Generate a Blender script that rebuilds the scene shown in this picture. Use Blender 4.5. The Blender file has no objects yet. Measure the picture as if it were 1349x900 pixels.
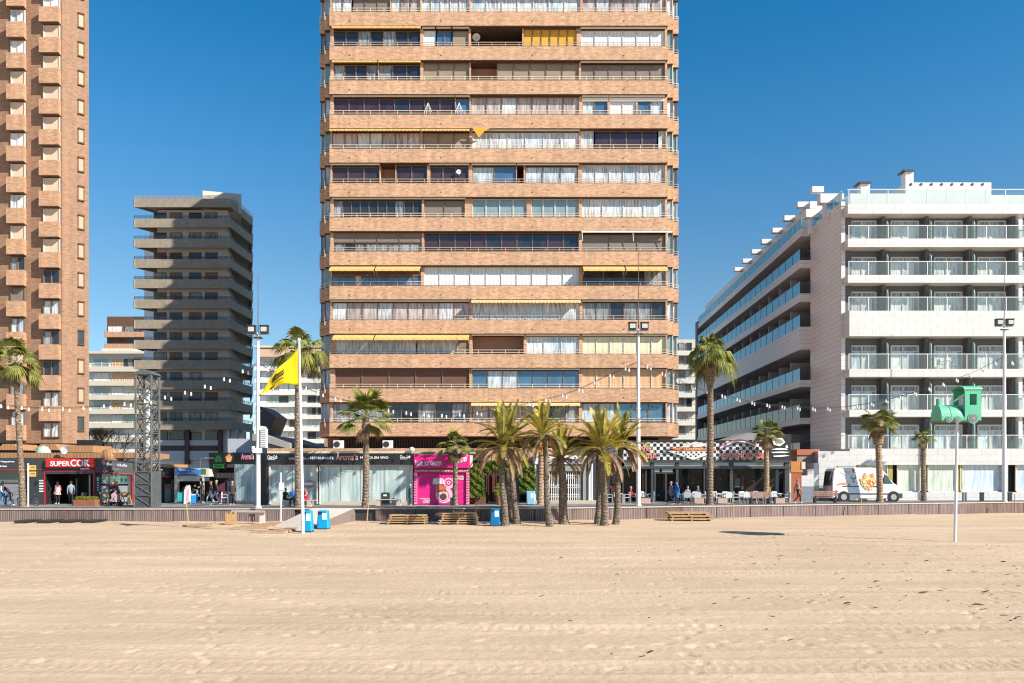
import bpy, bmesh, math, random
import numpy as np
from mathutils import Vector, Matrix
random.seed(7); np.random.seed(7)
S = bpy.context.scene; COL = S.collection
R = math.radians
# ---------------------------------------------------------------- camera
F = 1050.0; CX = 674.5; HY = 617.0; HC = 3.42
cam = bpy.data.cameras.new('camera'); co = bpy.data.objects.new('camera', cam); COL.objects.link(co); S.camera = co
co.location = (0, 0, HC); co.rotation_euler = (R(90), 0, 0)
cam.sensor_width = 36; cam.lens = 36*F/1349; cam.shift_y = (HY-450)/1349; cam.clip_end = 8000; cam.clip_start = .1
# ---------------------------------------------------------------- light
EL = 33.0; AZ = 120.0   # the sun stands behind the camera, to the right
sd = Vector((-math.sin(R(AZ))*math.cos(R(EL)), -math.cos(R(AZ))*math.cos(R(EL)), -math.sin(R(EL))))
W = bpy.data.worlds.new('World'); S.world = W; W.use_nodes = True
nt = W.node_tree; bg = nt.nodes['Background']; sky = nt.nodes.new('ShaderNodeTexSky')
sky.sky_type = 'NISHITA'; sky.sun_disc = False; sky.sun_elevation = R(EL); sky.sun_rotation = R(AZ)
sky.air_density = .95; sky.dust_density = .1; sky.ozone_density = 6.0; sky.altitude = 0
tcw = nt.nodes.new('ShaderNodeTexCoord'); spw = nt.nodes.new('ShaderNodeSeparateXYZ'); nt.links.new(tcw.outputs['Generated'], spw.inputs[0])
crw = nt.nodes.new('ShaderNodeValToRGB'); nt.links.new(spw.outputs[2], crw.inputs[0]); e0, e1 = crw.color_ramp.elements   # deep clear winter sky: paler low down, deeper blue above
e0.position = .0; e0.color = (.56, .50, .44, 1); e1.position = .48; e1.color = (.10, .50, .57, 1); e2_ = crw.color_ramp.elements.new(.22); e2_.color = (.43, .515, .47, 1); e3_ = crw.color_ramp.elements.new(.36); e3_.color = (.24, .53, .56, 1)
mlw = nt.nodes.new('ShaderNodeVectorMath'); mlw.operation = 'MULTIPLY'; nt.links.new(sky.outputs[0], mlw.inputs[0]); nt.links.new(crw.outputs[0], mlw.inputs[1])
scw = nt.nodes.new('ShaderNodeVectorMath'); scw.operation = 'SCALE'; scw.inputs['Scale'].default_value = 1.72; nt.links.new(mlw.outputs[0], scw.inputs[0])
nt.links.new(scw.outputs[0], bg.inputs[0]); bg.inputs[1].default_value = .10
sl = bpy.data.lights.new('sun', 'SUN'); sl.energy = 5.0; sl.angle = R(.55); sl.color = (1, .93, .82)
so = bpy.data.objects.new('sun', sl); COL.objects.link(so); so.rotation_euler = sd.to_track_quat('-Z', 'Y').to_euler()
S.view_settings.view_transform = 'Standard'; S.view_settings.look = 'None'; S.view_settings.gamma = 1
S.view_settings.use_curve_mapping = False; S.view_settings.exposure = .74
try: S.cycles.filter_width = 1.15
except Exception: pass
# ---------------------------------------------------------------- helpers
def X(px, Y): return (px-CX)*Y/F
def Z(py, Y): return HC+(HY-py)*Y/F
def tag(o, label=None, cat=None, group=None, kind=None):
    if label: o['label'] = label
    if cat: o['category'] = cat
    if group: o['group'] = group
    if kind: o['kind'] = kind
    return o
def thing(name, loc, label, cat, group=None, rz=0):
    o = bpy.data.objects.new(name, None); COL.objects.link(o); o.empty_display_size = .2
    o.location = loc; o.rotation_euler = (0, 0, rz); return tag(o, label, cat, group)
def copy_tree(o, parent=None):
    c = o.copy(); COL.objects.link(c)
    if parent: c.parent = parent
    for ch in list(o.children): copy_tree(ch, c)
    return c
class MB:
    def __init__(s): s.v = []; s.f = []; s.m = []
    def face(s, pts, m=0):
        i = len(s.v); s.v += [tuple(p) for p in pts]; s.f.append(tuple(range(i, i+len(pts)))); s.m.append(m)
    def box(s, x0, x1, y0, y1, z0, z1, m=0):
        s.prism([(x0, y0), (x1, y0), (x1, y1), (x0, y1)], z0, z1, m); return s
    def prism(s, poly, z0, z1, m=0):
        n = len(poly); i = len(s.v)
        f0 = (lambda p: z0(p)) if callable(z0) else (lambda p: z0)
        f1 = (lambda p: z1(p)) if callable(z1) else (lambda p: z1)
        s.v += [(p[0], p[1], f0(p)) for p in poly]+[(p[0], p[1], f1(p)) for p in poly]
        s.f.append(tuple(range(i+n-1, i-1, -1))); s.f.append(tuple(range(i+n, i+2*n)))
        for k in range(n): s.f.append((i+k, i+(k+1) % n, i+n+(k+1) % n, i+n+k))
        s.m += [m]*(n+2); return s
    def xprism(s, poly, y0, y1, m=0):      # polygon in x,z pushed along y
        n = len(poly); i = len(s.v)
        s.v += [(p[0], y0, p[1]) for p in poly]+[(p[0], y1, p[1]) for p in poly]
        s.f.append(tuple(range(i, i+n))); s.f.append(tuple(range(i+2*n-1, i+n-1, -1)))
        for k in range(n): s.f.append((i+(k+1) % n, i+k, i+n+k, i+n+(k+1) % n))
        s.m += [m]*(n+2); return s
    def tube(s, pts, rad, n=8, m=0, cap=True):
        pts = [Vector(p) for p in pts]; rings = []
        if not hasattr(rad, '__len__'): rad = [rad]*len(pts)
        for k, p in enumerate(pts):
            d = (pts[min(k+1, len(pts)-1)]-pts[max(k-1, 0)])
            d = d.normalized() if d.length > 1e-9 else Vector((0, 0, 1))
            a = d.cross(Vector((0, 1, 0)) if abs(d.y) < .9 else Vector((1, 0, 0))).normalized(); b = d.cross(a)
            i = len(s.v); rings.append(i)
            for j in range(n):
                t = 2*math.pi*j/n; s.v.append(tuple(p+(a*math.cos(t)+b*math.sin(t))*rad[k]))
        for k in range(len(rings)-1):
            for j in range(n):
                s.f.append((rings[k]+j, rings[k]+(j+1) % n, rings[k+1]+(j+1) % n, rings[k+1]+j)); s.m.append(m)
        if cap:
            s.f.append(tuple(rings[0]+j for j in reversed(range(n)))); s.m.append(m)
            s.f.append(tuple(rings[-1]+j for j in range(n))); s.m.append(m)
        return s
    def ball(s, c, r, m=0, n=8, k=5):
        if not hasattr(r, '__len__'): r = (r, r, r)
        i = len(s.v)
        for a in range(k+1):
            t = math.pi*a/k
            for b in range(n):
                u = 2*math.pi*b/n
                s.v.append((c[0]+r[0]*math.sin(t)*math.cos(u), c[1]+r[1]*math.sin(t)*math.sin(u), c[2]+r[2]*math.cos(t)))
        for a in range(k):
            for b in range(n):
                s.f.append((i+a*n+b, i+(a+1)*n+b, i+(a+1)*n+(b+1) % n, i+a*n+(b+1) % n)); s.m.append(m)
        return s
    def panel(s, a, b, th=.2, m=0):        # a,b = (px, Y, ytop, ybot) ends of an upright panel
        (pa, Ya, ta, ba), (pb, Yb, tb, bb) = a, b
        A = [(X(pa, Ya), Ya, Z(ba, Ya)), (X(pb, Yb), Yb, Z(bb, Yb)), (X(pb, Yb), Yb, Z(tb, Yb)), (X(pa, Ya), Ya, Z(ta, Ya))]
        B = [(p[0], p[1]+th, p[2]) for p in A]; i = len(s.v); s.v += A+B
        s.f += [(i, i+1, i+2, i+3), (i+7, i+6, i+5, i+4)]+[(i+(k+1) % 4, i+k, i+4+k, i+4+(k+1) % 4) for k in range(4)]
        s.m += [m]*6; return s
    def pbox(s, px0, px1, py0, py1, Y, th=.1, m=0):   # box whose front face fills these photo pixels at depth Y
        return s.box(X(px0, Y), X(px1, Y), Y, Y+th, Z(py1, Y), Z(py0, Y), m)
    def build(s, name, mats, parent=None, smooth=False, loc=None):
        me = bpy.data.meshes.new(name); me.from_pydata(s.v, [], s.f)
        if not isinstance(mats, (list, tuple)): mats = [mats]
        for q in mats: me.materials.append(q)
        me.polygons.foreach_set('material_index', s.m)
        if smooth: me.polygons.foreach_set('use_smooth', [True]*len(s.f))
        bm = bmesh.new(); bm.from_mesh(me); bmesh.ops.recalc_face_normals(bm, faces=bm.faces); bm.to_mesh(me); bm.free()
        o = bpy.data.objects.new(name, me); COL.objects.link(o)
        if parent: o.parent = parent; o.matrix_parent_inverse = parent_inv(parent)
        if loc: o.location = loc
        return o
def build_split(s, name, mats, parent=None):
    par = list(range(len(s.v)))
    def fd(a):
        while par[a] != a: par[a] = par[par[a]]; a = par[a]
        return a
    for f in s.f:
        for q in f[1:]: par[fd(q)] = fd(f[0])
    gr = {}
    for f, m in zip(s.f, s.m): gr.setdefault(fd(f[0]), []).append((f, m))
    out = []
    for k, fs in gr.items():
        n = MB(); ix = {}
        for f, m in fs:
            for q in f:
                if q not in ix: ix[q] = len(n.v); n.v.append(s.v[q])
            n.f.append(tuple(ix[q] for q in f)); n.m.append(m)
        out.append(n.build(name, mats, parent))
    return out
MB.build_split = build_split
def parent_inv(p):
    m = Matrix.LocRotScale(p.location, p.rotation_euler, p.scale)
    q = p
    while q.parent:
        q = q.parent
        m = Matrix.LocRotScale(q.location, q.rotation_euler, q.scale) @ m if q.type == 'EMPTY' else m
    return m.inverted() if p.type == 'EMPTY' else (parent_inv(p.parent) if False else Matrix.Identity(4))
# world-space children of an empty keep world coordinates; children of a mesh part share its frame
# ---------------------------------------------------------------- materials
MT = {}
def mat(name, col, rough=.7, var=.12, scale=3., bump=0., bscale=40., metal=0., coat=0., spec=.5, stretch=(1, 1, 1), trans=0., alpha=1.):
    if name in MT: return MT[name]
    m = bpy.data.materials.new(name); m.use_nodes = True; N = m.node_tree.nodes; L = m.node_tree.links
    b = N['Principled BSDF']; b.inputs['Roughness'].default_value = rough; b.inputs['Metallic'].default_value = metal
    b.inputs['Coat Weight'].default_value = coat; b.inputs['Coat Roughness'].default_value = .03
    b.inputs['Specular IOR Level'].default_value = spec; b.inputs['Transmission Weight'].default_value = trans
    b.inputs['Alpha'].default_value = alpha
    b.inputs['Base Color'].default_value = (*col, 1)
    tc = N.new('ShaderNodeTexCoord'); mp = N.new('ShaderNodeMapping'); mp.inputs['Scale'].default_value = stretch
    L.new(tc.outputs['Object'], mp.inputs[0])
    if var:
        n = N.new('ShaderNodeTexNoise'); n.inputs['Scale'].default_value = scale; n.inputs['Detail'].default_value = 5; n.inputs['Roughness'].default_value = .65
        L.new(mp.outputs[0], n.inputs['Vector'])
        r = N.new('ShaderNodeMapRange'); r.inputs['From Min'].default_value = .25; r.inputs['From Max'].default_value = .75
        r.inputs['To Min'].default_value = 1-var; r.inputs['To Max'].default_value = 1+var; L.new(n.outputs[0], r.inputs[0])
        v = N.new('ShaderNodeVectorMath'); v.operation = 'SCALE'; v.inputs[0].default_value = col; L.new(r.outputs[0], v.inputs['Scale'])
        L.new(v.outputs[0], b.inputs['Base Color'])
    if bump:
        n2 = N.new('ShaderNodeTexNoise'); n2.inputs['Scale'].default_value = bscale; n2.inputs['Detail'].default_value = 4
        L.new(mp.outputs[0], n2.inputs['Vector']); bp = N.new('ShaderNodeBump'); bp.inputs['Strength'].default_value = bump; bp.inputs['Distance'].default_value = .03
        L.new(n2.outputs[0], bp.inputs['Height']); L.new(bp.outputs[0], b.inputs['Normal'])
    MT[name] = m; return m
def uvec(N, L, k=.73):      # (x + k*y, z) of object space, for upright walls
    tc = N.new('ShaderNodeTexCoord'); sp = N.new('ShaderNodeSeparateXYZ'); L.new(tc.outputs['Object'], sp.inputs[0])
    a = N.new('ShaderNodeMath'); a.operation = 'MULTIPLY_ADD'; a.inputs[1].default_value = k; L.new(sp.outputs[1], a.inputs[0]); L.new(sp.outputs[0], a.inputs[2])
    c = N.new('ShaderNodeCombineXYZ'); L.new(a.outputs[0], c.inputs[0]); L.new(sp.outputs[2], c.inputs[1]); return c
def brick(name, c1, c2, mortar, w=.26, h=.075, ms=.008, rough=.85, big=.12, k=.73):
    m = bpy.data.materials.new(name); m.use_nodes = True; N = m.node_tree.nodes; L = m.node_tree.links; b = N['Principled BSDF']
    b.inputs['Roughness'].default_value = rough; c = uvec(N, L, k)
    t = N.new('ShaderNodeTexBrick'); t.inputs['Scale'].default_value = 1; t.inputs['Brick Width'].default_value = w; t.inputs['Row Height'].default_value = h
    t.inputs['Mortar Size'].default_value = ms; t.inputs['Color1'].default_value = (*c1, 1); t.inputs['Color2'].default_value = (*c2, 1); t.inputs['Mortar'].default_value = (*mortar, 1)
    L.new(c.outputs[0], t.inputs['Vector'])
    mp = N.new('ShaderNodeMapping'); mp.inputs['Scale'].default_value = (.8, 3.5, 1); L.new(c.outputs[0], mp.inputs[0])
    n = N.new('ShaderNodeTexNoise'); n.inputs['Scale'].default_value = 2.6; n.inputs['Detail'].default_value = 8; n.inputs['Roughness'].default_value = .8; L.new(mp.outputs[0], n.inputs['Vector'])
    mq = N.new('ShaderNodeMapping'); mq.inputs['Scale'].default_value = (2.2, .22, 1); L.new(c.outputs[0], mq.inputs[0])
    nq = N.new('ShaderNodeTexNoise'); nq.inputs['Scale'].default_value = 1.; nq.inputs['Detail'].default_value = 4; L.new(mq.outputs[0], nq.inputs['Vector'])
    rq = N.new('ShaderNodeMapRange'); rq.inputs['From Min'].default_value = .3; rq.inputs['From Max'].default_value = .7; rq.inputs['To Min'].default_value = 1-big*.7; rq.inputs['To Max'].default_value = 1+big*.5; L.new(nq.outputs[0], rq.inputs[0])
    r = N.new('ShaderNodeMapRange'); r.inputs['From Min'].default_value = .3; r.inputs['From Max'].default_value = .7; r.inputs['To Min'].default_value = 1-big; r.inputs['To Max'].default_value = 1+big
    L.new(n.outputs[0], r.inputs[0]); v = N.new('ShaderNodeVectorMath'); v.operation = 'SCALE'; L.new(t.outputs['Color'], v.inputs[0]); mu = N.new('ShaderNodeMath'); mu.operation = 'MULTIPLY'; L.new(r.outputs[0], mu.inputs[0]); L.new(rq.outputs[0], mu.inputs[1]); L.new(mu.outputs[0], v.inputs['Scale'])
    L.new(v.outputs[0], b.inputs['Base Color'])
    bp = N.new('ShaderNodeBump'); bp.inputs['Strength'].default_value = .25; bp.inputs['Distance'].default_value = .02; L.new(t.outputs['Fac'], bp.inputs['Height']); bp.invert = True
    L.new(bp.outputs[0], b.inputs['Normal']); MT[name] = m; return m
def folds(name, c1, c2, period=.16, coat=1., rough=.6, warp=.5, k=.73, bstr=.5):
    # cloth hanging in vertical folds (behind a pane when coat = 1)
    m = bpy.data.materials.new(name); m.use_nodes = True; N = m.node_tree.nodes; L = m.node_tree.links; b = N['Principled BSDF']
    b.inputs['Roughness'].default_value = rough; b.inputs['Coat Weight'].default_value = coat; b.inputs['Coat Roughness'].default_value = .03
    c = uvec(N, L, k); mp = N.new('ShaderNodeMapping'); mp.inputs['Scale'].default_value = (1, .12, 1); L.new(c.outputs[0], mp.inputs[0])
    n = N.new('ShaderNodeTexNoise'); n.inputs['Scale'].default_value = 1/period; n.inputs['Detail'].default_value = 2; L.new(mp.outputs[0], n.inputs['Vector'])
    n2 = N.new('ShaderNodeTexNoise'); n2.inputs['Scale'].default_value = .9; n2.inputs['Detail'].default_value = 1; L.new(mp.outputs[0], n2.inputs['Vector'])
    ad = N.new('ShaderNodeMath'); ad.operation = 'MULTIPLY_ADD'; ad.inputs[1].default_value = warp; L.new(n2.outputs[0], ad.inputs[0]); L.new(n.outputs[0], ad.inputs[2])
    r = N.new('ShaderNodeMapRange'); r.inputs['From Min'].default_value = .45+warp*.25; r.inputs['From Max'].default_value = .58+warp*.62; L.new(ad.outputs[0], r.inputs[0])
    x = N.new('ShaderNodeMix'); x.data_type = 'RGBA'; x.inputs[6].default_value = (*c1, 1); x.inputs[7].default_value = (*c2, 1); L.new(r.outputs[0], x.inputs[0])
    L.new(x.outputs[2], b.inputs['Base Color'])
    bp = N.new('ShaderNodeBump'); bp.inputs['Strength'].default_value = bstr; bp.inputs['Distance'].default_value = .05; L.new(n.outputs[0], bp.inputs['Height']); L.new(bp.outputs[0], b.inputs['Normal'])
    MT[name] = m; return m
def slats(name, c1, c2, period=.05, rough=.6, coat=0., vertical=False, big=.12):
    m = bpy.data.materials.new(name); m.use_nodes = True; N = m.node_tree.nodes; L = m.node_tree.links; b = N['Principled BSDF']
    b.inputs['Roughness'].default_value = rough; b.inputs['Coat Weight'].default_value = coat; b.inputs['Coat Roughness'].default_value = .04; c = uvec(N, L)
    w = N.new('ShaderNodeTexWave'); w.bands_direction = 'X' if vertical else 'Y'; w.inputs['Scale'].default_value = .314/period; w.inputs['Distortion'].default_value = 0; L.new(c.outputs[0], w.inputs['Vector'])
    x = N.new('ShaderNodeMix'); x.data_type = 'RGBA'; x.inputs[6].default_value = (*c1, 1); x.inputs[7].default_value = (*c2, 1); L.new(w.outputs['Fac'], x.inputs[0])
    mp = N.new('ShaderNodeMapping'); mp.inputs['Scale'].default_value = (2.5, .3, 1) if vertical else (.5, 1, 1); L.new(c.outputs[0], mp.inputs[0])
    n = N.new('ShaderNodeTexNoise'); n.inputs['Scale'].default_value = 2.; n.inputs['Detail'].default_value = 5; L.new(mp.outputs[0], n.inputs['Vector'])
    r = N.new('ShaderNodeMapRange'); r.inputs['From Min'].default_value = .3; r.inputs['From Max'].default_value = .7; r.inputs['To Min'].default_value = 1-big; r.inputs['To Max'].default_value = 1+big; L.new(n.outputs[0], r.inputs[0])
    v = N.new('ShaderNodeVectorMath'); v.operation = 'SCALE'; L.new(x.outputs[2], v.inputs[0]); L.new(r.outputs[0], v.inputs['Scale']); L.new(v.outputs[0], b.inputs['Base Color'])
    bp = N.new('ShaderNodeBump'); bp.inputs['Strength'].default_value = .4; bp.inputs['Distance'].default_value = .02; L.new(w.outputs['Fac'], bp.inputs['Height']); L.new(bp.outputs[0], b.inputs['Normal'])
    MT[name] = m; return m
def leafmat(name, col, tip, var=.35):
    m = bpy.data.materials.new(name); m.use_nodes = True; N = m.node_tree.nodes; L = m.node_tree.links; b = N['Principled BSDF']
    b.inputs['Roughness'].default_value = .75; b.inputs['Specular IOR Level'].default_value = .25
    tc = N.new('ShaderNodeTexCoord'); n = N.new('ShaderNodeTexNoise'); n.inputs['Scale'].default_value = 2.2; n.inputs['Detail'].default_value = 4; L.new(tc.outputs['Object'], n.inputs['Vector'])
    r = N.new('ShaderNodeMapRange'); r.inputs['From Min'].default_value = .38; r.inputs['From Max'].default_value = .64; L.new(n.outputs[0], r.inputs[0])
    x = N.new('ShaderNodeMix'); x.data_type = 'RGBA'; x.inputs[6].default_value = (*col, 1); x.inputs[7].default_value = (*tip, 1); L.new(r.outputs[0], x.inputs[0]); L.new(x.outputs[2], b.inputs['Base Color'])
    t = N.new('ShaderNodeBsdfTranslucent'); L.new(x.outputs[2], t.inputs[0]); ms = N.new('ShaderNodeMixShader'); ms.inputs[0].default_value = .25
    L.new(b.outputs[0], ms.inputs[1]); L.new(t.outputs[0], ms.inputs[2]); L.new(ms.outputs[0], N['Material Output'].inputs[0]); MT[name] = m; return m
def glassy(name, col, mix=.35, rough=.02):     # thin clear pane: part see-through, part reflecting
    m = bpy.data.materials.new(name); m.use_nodes = True; N = m.node_tree.nodes; L = m.node_tree.links; b = N['Principled BSDF']
    b.inputs['Base Color'].default_value = (*col, 1); b.inputs['Roughness'].default_value = rough; b.inputs['Specular IOR Level'].default_value = .8
    t = N.new('ShaderNodeBsdfTransparent'); t.inputs[0].default_value = (.95, .985, .975, 1); ms = N.new('ShaderNodeMixShader'); ms.inputs[0].default_value = mix
    L.new(t.outputs[0], ms.inputs[1]); L.new(b.outputs[0], ms.inputs[2]); L.new(ms.outputs[0], N['Material Output'].inputs[0]); MT[name] = m; return m

M_brick = brick('brick orange', (.63, .375, .22), (.42, .22, .12), (.56, .40, .28), w=.3, h=.1, ms=.012, big=.24)
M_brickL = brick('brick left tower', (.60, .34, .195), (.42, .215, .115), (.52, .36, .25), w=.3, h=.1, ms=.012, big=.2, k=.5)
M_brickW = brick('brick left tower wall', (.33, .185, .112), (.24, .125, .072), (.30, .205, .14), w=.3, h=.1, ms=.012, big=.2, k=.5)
M_brickD = brick('brick dark', (.16, .07, .04), (.12, .05, .03), (.12, .07, .05))
M_conc = mat('concrete beige', (.32, .265, .20), .85, .22, 1.6, .3, 20)
M_conc2 = mat('concrete grey', (.30, .29, .28), .85, .12, 1.2, .3, 20)
M_cream = mat('render cream', (.62, .55, .44), .85, .08, .6)
M_creamw = mat('render white', (.66, .64, .60), .8, .07, .7)
M_white = mat('white paint', (.70, .69, .67), .5, .04, 1.5)
M_metalw = mat('white metal', (.76, .76, .76), .4, .05, 4)
M_alu = mat('aluminium', (.5, .5, .5), .35, .08, 5, metal=.6)
M_dkmetal = mat('dark metal', (.035, .036, .04), .45, .15, 4)
M_anth = mat('anthracite panel', (.045, .048, .052), .5, .15, 1.5)
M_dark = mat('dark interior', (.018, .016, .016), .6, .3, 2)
M_rail = mat('cream rail', (.46, .38, .29), .5, .1, 4)
M_railb = mat('brown rail', (.22, .13, .08), .5, .1, 4)
M_glassd = mat('dark glass', (.03, .035, .045), .04, .5, .7, spec=.8)
M_glassp = mat('purple tinted glass', (.055, .03, .035), .04, .4, .9, spec=.8)
M_glassb = mat('blue reflecting glass', (.10, .20, .30), .04, .4, .8, spec=1., metal=.35)
M_glassg = mat('green grey glass', (.24, .33, .33), .05, .2, .8, spec=1., coat=1)
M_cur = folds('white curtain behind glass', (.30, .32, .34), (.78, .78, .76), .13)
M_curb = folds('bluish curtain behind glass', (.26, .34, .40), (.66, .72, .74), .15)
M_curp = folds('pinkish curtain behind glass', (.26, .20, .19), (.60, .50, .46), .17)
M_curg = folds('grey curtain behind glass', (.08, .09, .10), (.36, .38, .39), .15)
M_shut = slats('white shutter', (.66, .67, .68), (.78, .79, .80), .3, coat=.5, vertical=True, big=.05)
M_beige = slats('beige roller blind', (.27, .215, .155), (.34, .275, .20), .06)
M_greyb = slats('grey brown roller blind', (.19, .155, .13), (.235, .195, .165), .06)
M_brn = slats('maroon brown blind', (.14, .065, .045), (.17, .085, .06), .06)
M_org = slats('orange yellow blind', (.68, .32, .02), (.78, .42, .04), .06)
M_pale = slats('pale yellow blind', (.66, .62, .40), (.72, .68, .47), .4, coat=.6, vertical=True)
M_peach = slats('peach blind', (.62, .36, .18), (.68, .42, .23), .5, coat=.3, vertical=True)
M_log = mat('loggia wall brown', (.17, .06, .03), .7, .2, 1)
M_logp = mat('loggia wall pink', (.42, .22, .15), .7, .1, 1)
M_awn = slats('yellow awning cloth', (.72, .42, .13), (.76, .47, .17), .5, vertical=True)
M_awny = slats('striped yellow awning cloth', (.72, .42, .05), (.78, .70, .5), .12, vertical=True)
M_cas = mat('cream awning case', (.70, .58, .42), .5, .08, 3)
# ================================================================ SETTING
def vnoise(x, y, sc, seed=0):
    rs = np.random.RandomState(seed); g = rs.rand(256, 256)
    u = x/sc+1000; v = y/sc+1000; i = np.floor(u).astype(int); j = np.floor(v).astype(int); fx = u-i; fy = v-j
    fx = fx*fx*(3-2*fx); fy = fy*fy*(3-2*fy); i %= 255; j %= 255
    return (g[i, j]*(1-fx)*(1-fy)+g[i+1, j]*fx*(1-fy)+g[i, j+1]*(1-fx)*fy+g[i+1, j+1]*fx*fy)-.5
def sand_mat():
    m = bpy.data.materials.new('beach sand'); m.use_nodes = True; N = m.node_tree.nodes; L = m.node_tree.links; b = N['Principled BSDF']; b.inputs['Roughness'].default_value = .95
    b.inputs['Specular IOR Level'].default_value = .15
    tc = N.new('ShaderNodeTexCoord'); mp = N.new('ShaderNodeMapping'); mp.inputs['Scale'].default_value = (.25, 1, 1); L.new(tc.outputs['Object'], mp.inputs[0])
    n = N.new('ShaderNodeTexNoise'); n.inputs['Scale'].default_value = .45; n.inputs['Detail'].default_value = 6; n.inputs['Roughness'].default_value = .6; L.new(mp.outputs[0], n.inputs['Vector'])
    x = N.new('ShaderNodeMix'); x.data_type = 'RGBA'; x.inputs[6].default_value = (.49, .357, .240, 1); x.inputs[7].default_value = (.63, .466, .318, 1)
    r = N.new('ShaderNodeMapRange'); r.inputs['From Min'].default_value = .32; r.inputs['From Max'].default_value = .68; L.new(n.outputs[0], r.inputs[0]); L.new(r.outputs[0], x.inputs[0])
    g = N.new('ShaderNodeTexNoise'); g.inputs['Scale'].default_value = 22; g.inputs['Detail'].default_value = 6; g.inputs['Roughness'].default_value = .8; L.new(tc.outputs['Object'], g.inputs['Vector'])
    r2 = N.new('ShaderNodeMapRange'); r2.inputs['From Min'].default_value = .3; r2.inputs['From Max'].default_value = .7; r2.inputs['To Min'].default_value = .86; r2.inputs['To Max'].default_value = 1.12; L.new(g.outputs[0], r2.inputs[0])
    v = N.new('ShaderNodeVectorMath'); v.operation = 'SCALE'; L.new(x.outputs[2], v.inputs[0]); L.new(r2.outputs[0], v.inputs['Scale']); L.new(v.outputs[0], b.inputs['Base Color'])
    bp = N.new('ShaderNodeBump'); bp.inputs['Strength'].default_value = .6; bp.inputs['Distance'].default_value = .03; 
    m3 = N.new('ShaderNodeMapping'); m3.inputs['Scale'].default_value = (.5, 5, 1); L.new(tc.outputs['Object'], m3.inputs[0])
    g3 = N.new('ShaderNodeTexNoise'); g3.inputs['Scale'].default_value = 2.2; g3.inputs['Detail'].default_value = 5; g3.inputs['Roughness'].default_value = .7; L.new(m3.outputs[0], g3.inputs['Vector'])
    g4 = N.new('ShaderNodeTexNoise'); g4.inputs['Scale'].default_value = 7; g4.inputs['Detail'].default_value = 4; L.new(tc.outputs['Object'], g4.inputs['Vector'])
    s3 = N.new('ShaderNodeMath'); s3.operation = 'MULTIPLY_ADD'; s3.inputs[1].default_value = 1.1; L.new(g3.outputs[0], s3.inputs[0]); L.new(g.outputs[0], s3.inputs[2])
    s4 = N.new('ShaderNodeMath'); s4.operation = 'MULTIPLY_ADD'; s4.inputs[1].default_value = 1.6; L.new(g4.outputs[0], s4.inputs[0]); L.new(s3.outputs[0], s4.inputs[2])
    L.new(s4.outputs[0], bp.inputs['Height']); L.new(bp.outputs[0], b.inputs['Normal'])
    return m
M_sand = sand_mat()
def seawall_Y(x):
    pts = [(-400, 50.2), (-60, 50.6), (-32, 50.8), (1.5, 51.8), (39.4, 61.3), (70, 69), (400, 150)]
    return float(np.interp(x, [p[0] for p in pts], [p[1] for p in pts]))
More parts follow.
